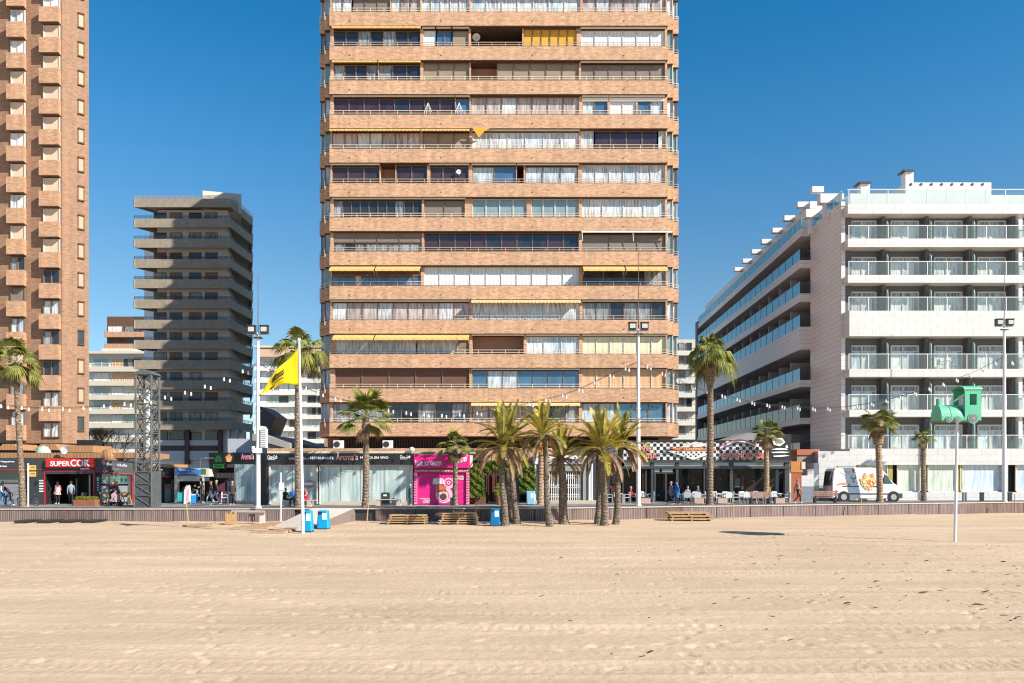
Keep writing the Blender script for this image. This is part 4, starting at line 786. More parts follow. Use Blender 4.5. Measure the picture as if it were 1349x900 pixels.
t = thing('vertical_sign', (X(247.5, 58), 58, DZ), 'white sandwich board with curved top in front of the kiosk', 'sign'); g = MB(); g.xprism([(X(242, 58), DZ), (X(251, 58), DZ), (X(250.5, 58), Z(642, 58)), (X(249.5, 58), Z(639, 58)), (X(245, 58), Z(640, 58)), (X(242.5, 58), Z(646, 58))], 58, 58.08); g.build('board', M_white, t); g = MB(); g.xprism([(X(246, 58), Z(660, 58)), (X(248.5, 58), Z(660, 58)), (X(249, 58), Z(644, 58)), (X(247, 58), Z(647, 58))], 57.98, 58); g.build('picture', mat('pale pink print', (.7, .4, .45), .6), t)
g = MB(); g.pbox(250.5, 257.5, 652.5, 663, 58.2, .5); g.pbox(251, 257, 651, 652.5, 58.3, .3, 1); tag(g.build('ice_chest', [mat('chest blue', (.03, .3, .7), .4), M_let]), 'blue ice cream chest standing at the souvenir shop', 'freezer')
t = thing('clothes_rack', (X(238, 58.3), 58.3, DZ), 'rail of turquoise beach clothes at the souvenir shop', 'clothes rack'); g = MB(); g.tube([(X(235, 58.3), 58.3, DZ), (X(235, 58.3), 58.3, Z(648, 58.3)), (X(242, 58.3), 58.3, Z(648, 58.3)), (X(242, 58.3), 58.3, DZ)], .02, 5); g.build('rack_frame', M_alu, t); g = MB()
for k in range(7): x = X(235.6+k*.9, 58.3); g.prism([(x-.02, 58.1), (x+.035, 58.1), (x+.035, 58.5), (x-.02, 58.5)], Z(661-k % 3, 58.3), Z(649, 58.3), k % 2)
g.build('hanging_clothes', [cm[0], mat('goods teal', (.05, .5, .5), .7)], t)
# dark shop + green sign
s4 = thing('small_shop', (X(290, 61), 61, DZ), 'dark shop with black canopy behind the walking couple', 'shop')
g = MB(); g.pbox(275, 311, 596.5, 605, 61, 3, 0); g.pbox(275, 311, 605, 616, 61.3, 3, 2); g.pbox(282, 311, 623, 630, 60.8, 1, 0); g.pbox(276, 311, 616, 662, 63, .3, 1); g.build('wall', [M_black, M_dark, mat('dark brown wall', (.06, .045, .04), .7)], s4)
g = MB()
for k in range(14): g.tube([(X(286+k*1.8, 60.2), 60.2, Z(623.5, 60.2)), (X(286+k*1.8, 60.2), 60.2, Z(630, 60.2))], .02, 4)
g.build_split('canopy_bars', M_dkmetal, s4); g = MB(); g.pbox(286, 296, 637, 662, 62.9, .08); g.pbox(299, 304, 634, 662, 62.9, .08, 1); g.build_split('door', [mat('maroon door', (.12, .03, .05), .5), mat('navy door', (.03, .05, .12), .5)], s4)
t = thing('hanging_sign', (X(287, 58.5), 58.5, Z(617, 58.5)), 'black sign with green leaves and green plate on white bracket', 'sign')
g = MB(); g.pbox(276, 298, 597, 618, 58.6, .2); g.build('board', M_black, t); g = MB(); g.tube([(X(264.5, 58.4), 58.4, Z(616, 58.4)), (X(264.5, 58.4), 58.4, Z(603.5, 58.4)), (X(281, 58.4), 58.5, Z(603.5, 58.4))], .03, 6); g.build('bracket', M_metalw, t)
M_green = mat('vivid green', (.05, .50, .06), .5, 0); g = MB(); c0 = (X(287, 58.5), Z(608, 58.5))
for a in (-80, -50, -22, 0, 22, 50, 80): 
    dx, dz = math.sin(R(a)), math.cos(R(a)); l_ = .55-.003*abs(a); g.xprism([(c0[0], c0[1]), (c0[0]+dx*l_*.5-dz*.07, c0[1]+dz*l_*.5+dx*.07), (c0[0]+dx*l_, c0[1]+dz*l_), (c0[0]+dx*l_*.5+dz*.07, c0[1]+dz*l_*.5-dx*.07)], 58.57, 58.6)
g.pbox(280.5, 295, 611.8, 616.5, 58.56, .04); g.build('green_emblem', M_green, t); text('GREENHOUSE', 282, 293.5, 613.2, 615.2, 58.55, M_black, t, .01)
g = MB(); g.pbox(264, 270.5, 618, 625.5, 59.2, .1); t_ = tag(g.build('sign_board', mat('pale green print', (.35, .6, .3), .5)), 'small pale green advert panel right of the blue sign', 'sign')
# ---- cafe
cf = thing('cafe', (X(450, 57), 58, DZ), 'cafe with black fascia reading CAFETERIA RESTAURANTE over curtained glass', 'cafe')
Y = 56.6; g = MB(); g.pbox(350, 544.5, 597.3, 612.3, Y, 4); g.panel((306, 58.2, 596, 611.6), (350, Y+.6, 597, 612.2), .5); g.pbox(341, 350, 612, 663.5, Y+.6, .4); g.pbox(350, 354, 612.3, 664, Y+.1, .4); g.pbox(356, 542, 612.3, 664, Y+3.5, .2); g.build('fascia', [M_black], cf)
g = MB(); g.pbox(352, 543, 594.5, 597.2, Y, 3); g.build('cornice', M_cream, cf)
g = MB(); g.pbox(353, 541, 660.5, 665.3, Y+.25, .5); g.panel((311, 58.2, 659, 663.6), (341, 57.4, 660, 664.5), .3); g.build('step', M_kerb, cf)
g = MB(); fr_ = [(353.5, 356.5), (417, 418.6), (420.4, 421.6), (540.5, 544)]
for a, b in fr_: g.pbox(a, b, 612.3, 664, Y+.12, .15)
g.pbox(356, 541, 612.3, 614.3, Y+.12, .15); g.panel((308.5, 58.1, 611.6, 660), (310.5, 58, 611.6, 660), .1); g.build('window_frame', M_framew, cf)
g = MB()
for k, (a, b) in enumerate([(356.5, 371), (371.5, 385), (385.5, 400), (400.5, 417), (421.6, 433), (433.4, 448.5), (449, 462), (462.4, 475), (475.4, 490), (490.4, 506), (506.4, 523), (523.4, 540.4)]): g.pbox(a, b, 614.3, 660.5, Y+.3+.02*(k % 2), .03)
g.panel((310.5, 58, 612, 659.5), (326, 57.7, 612, 660), .04); g.panel((326.4, 57.72, 612, 660), (341, 57.4, 612, 660.3), .04); g.build_split('curtain_glass', M_teal, cf)
text('CAFETERÍA', 380.5, 404, 602.2, 605.6, Y-.01, M_let, cf); text('- RESTAURANTE', 405.5, 439.5, 601.8, 605.2, Y-.01, M_let, cf); text('MÚSICA EN VIVO', 474.5, 511.5, 600.6, 604.6, Y-.01, M_let, cf)
text('Aroma´s', 442.5, 471.5, 597.8, 606.4, Y-.015, M_let, cf, .01); text('Aroma´s', 443, 471, 598.3, 605.9, Y-.03, M_pinkl, cf, .02)
text('Coca-Cola', 527, 540.5, 599.4, 603.8, Y-.01, M_let, cf, shear=.3); text('Coca-Cola', 352.5, 365.5, 599.8, 604.6, Y-.01, M_let, cf, shear=.3)
g = MB(); g.pbox(527, 537, 604.4, 605, Y-.02, .02); g.pbox(352.5, 362, 605.2, 605.8, Y-.02, .02); g.build('wave_mark', M_let, cf)
text('Aroma´s', 317.5, 334.5, 598, 605.5, 57.3, M_let, cf, .02, slope=-.01); text('Aroma´s', 318, 334, 598.4, 605, 57.27, mat('magenta lettering', (.6, .15, .3), .5, 0), cf, .02)
g = MB(); cpos = (X(302, 57.6), Z(603, 57.6)); g.tube([(cpos[0], 57.5, cpos[1]), (cpos[0], 57.6, cpos[1])], .36, 24, 0); g.build('round_sign', M_black, cf)
g = MB(); g.xprism([(cpos[0]-.12, cpos[1]-.3), (cpos[0]+.14, cpos[1]-.3), (cpos[0]+.24, cpos[1]), (cpos[0]+.06, cpos[1]+.32), (cpos[0]-.22, cpos[1]+.05)], 57.46, 57.5); g.build('flame_emblem', mat('orange emblem', (.75, .35, .12), .5), cf)
g = MB(); g.tube([(X(406.5, Y), Y+.02, Z(638, Y)), (X(406.5, Y), Y+.28, Z(638, Y))], [.27, .27], 16); g.pbox(401, 412, 636, 639, Y+.01, .02, 1); g.build('round_poster', [mat('muted pink poster', (.45, .2, .2), .6), M_let], cf)
g = MB(); g.ball((X(542.5, 56.4), 56.4, Z(592.5, 56.4)), .2); tag(g.build('globe_lamp', M_white, smooth=True), 'white globe lamp on the ledge between cafe and ice cream shop', 'lamp')
# ---- ice cream shop
ic = thing('ice_cream_shop', (X(581, 56.6), 58, DZ), 'bright magenta ice cream shop with printed shutter', 'shop')
Y = 56.6; g = MB(); g.pbox(545.2, 618, 598.6, 616.6, Y-.15, 4); g.pbox(549.5, 614, 622.8, 664.6, Y+.1, 3, 1); g.build('fascia', [M_pink, slats('magenta shutter', (.62, .01, .18), (.74, .015, .24), .09)], ic)
g = MB(); g.pbox(545.4, 618, 617, 622.7, Y-.02, .3); g.build('menu_strip', mat('dull red strip', (.38, .03, .07), .6), ic)
g = MB(); g.pbox(545.4, 549.4, 622.7, 664.5, Y-.02, .3); g.pbox(614.2, 618, 622.7, 664.5, Y-.02, .3); 
for k in range(11): g.pbox(545.8, 549, 625+k*3.5, 626.6+k*3.5, Y-.03, .01, 1); g.pbox(614.6, 617.6, 625+k*3.5, 626.6+k*3.5, Y-.03, .01, 1)
g.build('side_pillar', [mat('pink stripe', (.72, .3, .42), .6), M_pink], ic)
text('ice creem', 547, 581.5, 606.2, 612.6, Y-.16, M_let, ic); text('milkshakes · crepes', 548, 579.5, 612.9, 614.4, Y-.16, M_let, ic, .01); text('Carmel', 596, 616, 602.8, 612.5, Y-.16, M_let, ic, shear=.3, slope=-.25); text('GOFRES·CREPES·CAFÉ·ICE CREAM', 547, 616.5, 618.6, 621.6, Y-.03, mat('pale pink letters', (.8, .6, .6), .5), ic, .01)
text('CARAMEL', 597, 611.5, 627, 629.2, Y+.09, M_let, ic, .01); text('COFFEE', 595, 611, 629.8, 632.4, Y+.09, M_let, ic, .01); text('DISFRUTA', 553, 566.5, 656.4, 657.8, Y+.09, M_let, ic, .01); text('LOVE IT', 557, 566.5, 658.4, 663, Y+.09, M_let, ic, .01)
def ringp(g, cx, cy, r0, r1, Y, m, a0=0, a1=360, n=24):
    c = (X(cx, Y), Z(cy, Y)); s_ = Y/F
    for k in range(n):
        a, b = R(lerp(a0, a1, k/n)), R(lerp(a0, a1, (k+1)/n)); q0 = r0*s_; q1 = r1*s_
        g.face([(c[0]+q0*math.cos(a), Y, c[1]+q0*math.sin(a)), (c[0]+q1*math.cos(a), Y, c[1]+q1*math.sin(a)), (c[0]+q1*math.cos(b), Y, c[1]+q1*math.sin(b)), (c[0]+q0*math.cos(b), Y, c[1]+q0*math.sin(b))], m)
g = MB(); Yp = Y+.09; ringp(g, 585, 652, 0, 11, Yp, 0); ringp(g, 584, 654.5, 0, 4.5, Yp-.01, 3); ringp(g, 584, 653, 7, 8, Yp-.01, 1); ringp(g, 596, 646, 3.5, 6.5, Yp-.005, 0, -90, 160); ringp(g, 591, 636, 4.5, 6.4, Yp, 0); ringp(g, 591, 636, 1.2, 2.6, Yp, 0)
g.pbox(573.5, 588, 640, 648.5, Yp-.01, .01, 2); ringp(g, 575, 634, 0, 4.5, Yp-.003, 4); ringp(g, 581, 634, 0, 4, Yp-.006, 0)
for a in (571, 576, 580, 584): g.xprism([(X(a-1.2, Y), Z(638, Y)), (X(a+1.2, Y), Z(638, Y)), (X(a-.5, Y), Z(629, Y))], Yp-.02, Yp-.01, 4)
g.build('dessert_picture', [mat('print pink', (.78, .5, .6), .6), mat('print rose', (.65, .15, .35), .6), mat('print caramel', (.5, .18, .08), .6, .4, 8), mat('print chocolate', (.12, .04, .03), .6), mat('print cream', (.75, .72, .7), .6)], ic)
g = MB(); g.ball((X(594, 56), 56.2, Z(592.5, 56)), .24); tag(g.build('globe_lamp', M_white, smooth=True), 'white globe lamp above the magenta shop sign beside the palm', 'lamp')
g = MB(); g.pbox(545, 625, 595.2, 597.6, 57, 2); g.pbox(619, 622.5, 600, 616, 56.8, .3, 1); g.build('trim', [mat('faded green trim', (.25, .5, .2), .7), M_white], ic)
# ---- hedge arch
ha = thing('hedge_arch', (X(662, 57.5), 58, DZ), 'green ivy hedge clipped into an arch round a dark doorway', 'hedge')
M_ivy = leafmat('ivy', (.07, .12, .02), (.22, .26, .04)); g = MB(); rs = random.Random(3)
def inarch(px, py): 
    t = ((px-662)/44)**2; top = 607+12*t**1.6
    return 617 < px+0 < 1e9 and 618.5 < px < 705 and py > top and py < (655 if px < 640 else 650) and not (638 < px < 684 and py > 621+((px-661)/23)**2*5)
n_ = 0
while n_ < 11000:
    px, py = rs.uniform(618, 706), rs.uniform(606, 656)
    if not inarch(px, py): continue
    n_ += 1; Yl = 56.75+rs.random()**2*1.0-.12*math.sin(px*.5)*math.sin(py*.6); c = Vector((X(px, 57.5), Yl, Z(py, 57.5))); a = Vector((rs.gauss(0, 1), rs.gauss(0, .6), rs.gauss(0, 1))).normalized()*.075; b = a.cross(Vector((rs.gauss(0, .5), -1, rs.gauss(0, .5)))).normalized()*.06
    g.face([c-a, c+b, c+a, c-b])
g.build('foliage', M_ivy, ha)
g = MB(); g.pbox(618, 640, 609.5, 655, 57.9, .5); g.pbox(683, 704.5, 609.5, 650, 57.9, .5); g.pbox(640, 683, 608.5, 621, 57.9, .5); g.pbox(618, 640, 655, 664, 57.8, .8, 1); g.build_split('planting_core', [mat('dark hedge inside', (.02, .035, .012), .9), mat('brown planter', (.16, .06, .045), .7)], ha)
dw = thing('doorway', (X(661, 59), 59, DZ), 'dark maroon panelled doorway inside the hedge arch', 'door')
g = MB(); g.pbox(636, 686, 618, 664, 60.5, .2); 
for k in range(5): px = 638+k*5.2; g.pbox(px, px+3.8, 624, 660, 60.1+.15*(k % 2), .08, 1)
g.pbox(668, 684, 625, 660, 60.2, .1, 2); g.build('door_panel', [M_dark, mat('maroon panels', (.12, .035, .03), .5), mat('grey arched panel', (.16, .15, .16), .5)], dw)
# ---- potted plant
def shrub(px, py0, py1, w, Y, label, base, group=None, col=None, n=260):
    t = thing('potted_plant', (X(px, Y), Y, base), label, 'potted plant', group); g = MB(); rs = random.Random(int(px)); cx = X(px, Y); z0, z1 = Z(py1, Y), Z(py0, Y)
    for k in range(n):
        h = rs.random(); r_ = w*(.4+.6*math.sin(math.pi*min(h+.15, 1)))*rs.random()**.5; a = rs.uniform(0, 6.28); c = Vector((cx+r_*math.cos(a), Y+.5*r_*math.sin(a), lerp(z0, z1, h))); d = Vector((math.cos(a)*.6, math.sin(a)*.3, rs.uniform(.2, 1))).normalized()*.14; s_ = d.cross(Vector((0, -1, .3))).normalized()*.045
        g.face([c-d*.4, c+s_, c+d, c-s_])
    g.build('leaves', col or M_ivy, t); g = MB(); g.tube([(cx, Y, base), (cx, Y, z0+.1)], [w*.55, w*.7], 10); g.build('pot', mat('clay pot', (.30, .13, .08), .8), t); return t
M_lime = leafmat('yellow green leaf', (.14, .17, .02), (.35, .38, .05)); shrub(658, 638, 655, .34, 56.6, 'yellow green bushy plant in a clay pot before the hedge arch', DZ, col=M_lime)
# ---- gated shop
gs = thing('shuttered_shop', (X(738, 59), 60, DZ), 'closed shop with white lattice grille and sketched white sign', 'shop')
Y = 59.; g = MB(); g.pbox(703, 773, 600, 611.5, Y, 3); g.pbox(703, 773, 611.6, 621, Y+.1, 3, 1); g.pbox(703, 775, 621, 662, Y+1.2, .2, 2); g.pbox(703, 706, 611.5, 663, Y+.05, .4, 0); g.pbox(768, 775, 621, 663, Y+.1, .6, 1); g.pbox(703, 786, 659.5, 664, Y-.2, 1, 3); g.pbox(786, 803, 603, 663, Y+.3, .6, 4); g.pbox(775, 786, 603, 663, Y+.5, .3, 1); g.build('wall', [M_white, M_conc2, M_dark, M_kerb, M_anth], gs)
g = MB(); y0_, y1_ = 622, 659.5; n = 22
for j in range(n): 
    px = lerp(706, 767, (j+.5)/n); g.tube([(X(px, Y), Y+.25, Z(y1_, Y)), (X(px, Y), Y+.25, Z(y0_, Y))], .032, 4)
for j in range(n-1):
    pa, pb = lerp(706, 767, (j+.5)/n), lerp(706, 767, (j+1.5)/n)
    for q in range(3):
        yy = lerp(y0_, y1_, (q+.5)/3); 
        for e in (-1, 1): g.tube([(X(pa, Y), Y+.24, Z(yy, Y)), (X((pa+pb)/2, Y), Y+.24, Z(yy+e*2.2, Y)), (X(pb, Y), Y+.24, Z(yy, Y))], .022, 4)
g.build('lattice_grille', M_metalw, gs)
g = MB()
for px in (776.5, 779.5): g.tube([(X(px, Y), Y+.05, DZ), (X(px, Y), Y+.05, Z(611, Y))], .09, 8)
g.build_split('downpipe', M_metalw, gs)
def scribble(parent, a, b, c, d, Y, n, m, seed, name='sketch_print'):
    g = MB(); rs = random.Random(seed)
    for k in range(n):
        x, y = rs.uniform(a, b), rs.uniform(c, d); pts = []
        for q in range(5): pts.append((X(min(max(x, a), b), Y), Y-.01, Z(min(max(y, c), d), Y))); x += rs.uniform(-2.5, 2.5); y += rs.uniform(-2, 2)
        g.tube(pts, rs.uniform(.012, .03), 4)
    return g.build(name, m, parent)
scribble(gs, 708, 770, 601, 610.5, Y, 34, mat('ink line', (.10, .11, .2), .6), 4)
g = MB(); ringp(g, 733, 616.3, 0, 4.5, Y+.09, 0); g.build('medallion', M_black, gs); text('RESTAURANT', 728.8, 737.2, 615, 617.6, Y+.08, M_let, gs, .01)
# ================================================================ DINER
dn = thing('diner', (X(920, 61), 62, DZ), 'black framed american bar with checkered fascia and terrace', 'bar')
Y = 60.8; g = MB(); g.pbox(801, 1042, 606, 609.3, Y-.1, 4); g.pbox(801, 1042, 614.2, 617.5, Y-.05, 4); g.pbox(801, 1042, 617, 663, Y+4, .2, 1); g.pbox(801, 1042, 580, 606, Y+.12, 4, 1)
for (a, b) in ((801, 806), (857.5, 861), (890.5, 894), (927, 929), (961.5, 966), (1034, 1040)): g.pbox(a, b, 609.3, 662.6, Y, .4)
g.pbox(820, 822, 617, 660, Y+.1, .2); g.pbox(850, 852, 617, 660, Y+.1, .2); g.pbox(861, 890, 622.5, 624, Y+.1, .2); g.pbox(862, 864, 624, 662, Y+.1, .3); g.pbox(876.5, 878.5, 624, 662, Y+.1, .2); g.build('frame', [M_anth, M_dark], dn)
g = MB()
for (a, b) in ((807, 819), (822, 857), (861, 890), (894, 927), (929.5, 961), (966, 1033)): g.pbox(a+.5, b-.5, 609.4, 614.1, Y+.08, .05)
g.pbox(862, 869, 618, 622, Y+.12, .05); g.pbox(872, 886, 617.8, 622, Y+.12, .05); g.build_split('transom_glass', mat('pale transom', (.36, .42, .44), .2, .05, 1, coat=.5), dn)
g = MB()
for (a, b) in ((807, 819), (822, 849.5), (894.5, 926.5), (929.5, 961), (966.5, 1020)): g.pbox(a+.3, b-.3, 617.5, 650, Y+.3, .03)
g.build_split('window_glass', glassy('clear window', (.02, .02, .02), .1), dn)
g = MB(); rs = random.Random(9)
for k in range(60): px = rs.uniform(825, 1030); py = rs.uniform(622, 656); g.pbox(px, px+rs.uniform(.8, 4), py, py+rs.uniform(1, 7), Y+rs.uniform(1, 3.8), .2, rs.randrange(5))
g.pbox(846, 849, 624, 645, Y+.8, .1, 1); g.pbox(874, 876.5, 624, 646, Y+.5, .1, 0); g.pbox(968, 975, 630, 642, Y+1, .1, 3); g.pbox(976.5, 979.5, 627, 645, Y+1, .1, 0); g.pbox(1022, 1026, 619, 658, Y+.5, .3, 3); g.build_split('interior_fittings', [mat('dull red', (.25, .03, .02), .6), mat('amber', (.5, .22, .04), .6), mat('dim grey', (.1, .1, .11), .6), mat('mid grey', (.2, .2, .2), .6), mat('brown', (.1, .05, .03), .6)], dn)
# checkerboard
g = MB(); cs = 4.35; nr = 5
for r_ in range(nr+1):
    for c in range(52):
        a = 817+c*cs; yb_ = 606-r_*cs; yt_ = max(yb_-cs, 581 if not 940 < a < 1012 else 576)
        if a > 1012 or yt_ >= yb_: continue
        hl = 583 if a < 945 else 584-6*math.sin((a-945)/65*math.pi)
        if yb_-1 < hl: continue
        g.face([(X(a, Y), Y, Z(yb_, Y)), (X(a+cs, Y), Y, Z(yb_, Y)), (X(a+cs, Y), Y, Z(max(yt_, hl), Y)), (X(a, Y), Y, Z(max(yt_, hl), Y))], (r_+c) % 2)
g.build('checkered_fascia', [M_black, M_white], dn)
g = MB(); g.pbox(782, 817, 586, 606, Y, .2); g.build('sketched_panel', M_white, dn); scribble(dn, 783, 817, 587, 605, Y, 26, mat('ink blue', (.08, .1, .25), .6), 8)
g = MB(); g.xprism([(X(a, Y), Z(b, Y)) for a, b in ((1012, 606), (1042, 606), (1041, 590), (1038, 580), (1030, 575), (1016, 577), (1012, 584))], Y-.05, Y+.1); g.build('car_panel', M_black, dn)
g = MB()
for pts in ([(1016, 577.5), (1030, 577), (1034, 583), (1027, 588), (1019, 586)], [(1015, 592), (1026, 590.3), (1035, 591), (1038, 592.5), (1024, 593)], [(1015, 595.5), (1030, 594.8), (1040, 595.5), (1034, 597), (1018, 597)], [(1018, 600.5), (1034, 599.4), (1040, 600.6), (1028, 602), (1019, 602)], [(1034, 588), (1036.5, 586), (1038, 590), (1035, 591)]): g.xprism([(X(a, Y), Z(b, Y)) for a, b in pts], Y-.09, Y-.05)
g.build('car_picture', M_let, dn); g = MB(); g.xprism([(X(a, Y), Z(b, Y)) for a, b in ((1020, 579), (1030, 579), (1032, 583), (1022, 585))], Y-.11, Y-.09); g.build('windscreen_picture', mat('grey print', (.3, .32, .34), .5), dn)
g = MB()
def ribbon(off0, off1, mi, dy):
    n = 20; f = lambda t: 588-9.5*math.sin(t*math.pi*.8)+5*max(0, t-.5)
    for k in range(n):
        t0, t1 = k/n, (k+1)/n; a0, a1 = 948+t0*46, 948+t1*46
        g.xprism([(X(a0, Y), Z(f(t0)+off1, Y)), (X(a1, Y), Z(f(t1)+off1, Y)), (X(a1, Y), Z(f(t1)+off0, Y)), (X(a0, Y), Z(f(t0)+off0, Y))], Y-.1-dy, Y-.05, mi)
ribbon(0, 1.8, 0, .03); ribbon(1.8, 3.4, 1, .02); ribbon(3.4, 5.2, 2, .01)
for (o0, o1, mi) in ((0, 2, 0), (2, 3.6, 1)): g.xprism([(X(a, Y), Z(b, Y)) for a, b in ((994, 585+o1*.2), (995, 578+o0), (1010, 578+o0), (1010, 578+o1), (997, 578+o1), (996, 588))], Y-.12-.01*mi, Y-.05, mi)
g.build('ribbon_emblem', [mat('ribbon red', (.65, .16, .17), .5, 0), M_let, mat('ribbon blue', (.06, .10, .22), .5, 0)], dn)
g = MB(); hexa = [(895, 589.5), (905, 585), (916, 582), (926, 584.5), (941, 589)]; g.xprism([(X(a, Y), Z(b, Y)) for a, b in hexa], Y-.16, Y-.05, 0)
g.xprism([(X(a, Y), Z(b, Y)) for a, b in ((880, 590), (941, 589.8), (941, 593.5), (892, 593.5))], Y-.2, Y-.05, 1); g.xprism([(X(a, Y), Z(b, Y)) for a, b in ((878, 594.5), (888, 593.6), (941, 593.6), (938, 597), (913, 606), (885, 596.6))], Y-.14, Y-.05, 2)
for r_ in range(3):
    for c in range(13-r_*4): 
        if (c+r_) % 2 == 0: a = 890+r_*6.2+c*3.3; g.pbox(a, a+2.2, 595.3+r_*2.4, 597.3+r_*2.4, Y-.15, .01, 3)
g.build('diner_emblem', [mat('pale pink white', (.75, .66, .62), .5, 0), mat('banner orange', (.70, .18, .05), .5, .3, 6), M_white, M_black], dn); text('Daytona', 903, 930, 589.9, 593.3, Y-.21, mat('banner yellow', (.8, .5, .2), .5, 0), dn, .01, shear=.2)
M_lr = mat('salmon red letters', (.72, .24, .20), .5, 0)
for (b_, a0, a1, c0, c1) in (('Live', 836, 857, 585, 594.5), ('Music', 842, 867, 594.8, 604), ('American Bar', 950, 1011, 593.6, 604)):
    text(b_, a0-.5, a1+.7, c0-.5, c1+.6, Y-.06, M_black, dn, .02); text(b_, a0-.3, a1+.3, c0-.3, c1+.3, Y-.1, M_let, dn, .02); text(b_, a0, a1, c0, c1, Y-.14, M_lr, dn, .02)
g = MB(); g.pbox(804, 811, 640, 643, Y-.2, .2); g.pbox(805, 811.5, 643, 662, Y-.1, .3, 1); g.pbox(806.5, 811, 621, 638, Y-.03, .05, 2); g.build('counter', [mat('orange red shelf', (.6, .12, .04), .5), mat('salmon counter', (.6, .3, .22), .6), M_glassd], dn)
g = MB(); g.v = []; g.xprism([(X(a, 66), Z(b, 66)) for a, b in ((925, 590), (980, 571), (1010, 574), (1010, 588), (940, 592))], 64.5, 69); tag(g.build('entrance_canopy', M_conc2), 'grey sloping canopy roof rising behind the bar sign', 'canopy')
g = MB(); g.pbox(1008, 1042, 572, 590, 65, 1); g.pbox(1012, 1016, 590, 604, 65, .2); tag(g.build('terrace_wall', [M_dark]), 'dark raised terrace wall behind the end of the bar', 'wall')
# ================================================================ PALMS
LG = leafmat('fan palm green', (.105, .125, .026), (.30, .29, .07)); LY = leafmat('date palm yellow green', (.30, .25, .035), (.62, .50, .10)); LB = leafmat('dry palm leaf', (.20, .13, .07), (.42, .30, .17)); LG2 = leafmat('date palm green', (.15, .15, .03), (.42, .35, .07)); 
def trunkmat(name, c1, c2, per):
    m = bpy.data.materials.new(name); m.use_nodes = True; N = m.node_tree.nodes; L = m.node_tree.links; b = N['Principled BSDF']; b.inputs['Roughness'].default_value = .9
    tc = N.new('ShaderNodeTexCoord'); mp = N.new('ShaderNodeMapping'); mp.inputs['Scale'].default_value = (1, 1, 1.6); L.new(tc.outputs['Object'], mp.inputs[0])
    w = N.new('ShaderNodeTexVoronoi'); w.inputs['Scale'].default_value = per; L.new(mp.outputs[0], w.inputs['Vector'])
    n = N.new('ShaderNodeTexNoise'); n.inputs['Scale'].default_value = 5; n.inputs['Detail'].default_value = 5; L.new(mp.outputs[0], n.inputs['Vector'])
    a = N.new('ShaderNodeMath'); a.operation = 'MULTIPLY_ADD'; a.inputs[1].default_value = .9; L.new(n.outputs[0], a.inputs[0]); L.new(w.outputs['Distance'], a.inputs[2])
    r = N.new('ShaderNodeMapRange'); r.inputs['From Min'].default_value = .45; r.inputs['From Max'].default_value = 1.0; L.new(a.outputs[0], r.inputs[0])
    x = N.new('ShaderNodeMix'); x.data_type = 'RGBA'; x.inputs[6].default_value = (*c2, 1); x.inputs[7].default_value = (*c1, 1); L.new(r.outputs[0], x.inputs[0]); L.new(x.outputs[2], b.inputs['Base Color'])
    bp = N.new('ShaderNodeBump'); bp.inputs['Strength'].default_value = .8; bp.inputs['Distance'].default_value = .05; L.new(a.outputs[0], bp.inputs['Height']); L.new(bp.outputs[0], b.inputs['Normal']); return m
TRF = trunkmat('fan palm trunk', (.17, .12, .085), (.42, .33, .24), 9); TRS = trunkmat('smooth palm trunk', (.30, .19, .11), (.42, .30, .20), 4); TRD = trunkmat('date palm trunk', (.13, .10, .075), (.33, .26, .20), 8)
def fanleaf(g, o, d, pet, Rb, rs, m, droop=.35):
    d = d.normalized(); h = o+d*pet*rs.uniform(.75, 1.3)+Vector((0, 0, -.12*pet)); g.tube([o, o+d*pet*.5, h], [.022, .016, .012], 4, 1, False)
    s = d.cross(Vector((0, 0, 1))); s = s.normalized() if s.length > .05 else Vector((1, 0, 0)); up = s.cross(d).normalized()
    tw_ = rs.uniform(-.4, .4); s2 = s*math.cos(tw_)+up*math.sin(tw_); n = 23; span = 2.5; d2 = (d+Vector((0, 0, -.25))).normalized()
    for k in range(n):
        a = (k/(n-1)-.5)*span*1.1; L = Rb*(.72+.28*math.cos(a))*rs.uniform(.9, 1.08); e = d2*math.cos(a)+s2*math.sin(a); w = e.cross(up).normalized()*(L*.055)
        mid = h+e*L*.5+Vector((0, 0, -droop*L*.12)); tip = h+e*L*.93+Vector((0, 0, -droop*L*(.75+rs.random()*.4)))
        pl = up*(.05*L)
        g.face([h, mid-w+pl*.5, mid+pl, ], m); g.face([h, mid+pl, mid+w+pl*.5], m); g.face([mid-w+pl*.5, tip, mid+pl], m); g.face([mid+pl, tip, mid+w+pl*.5], m)
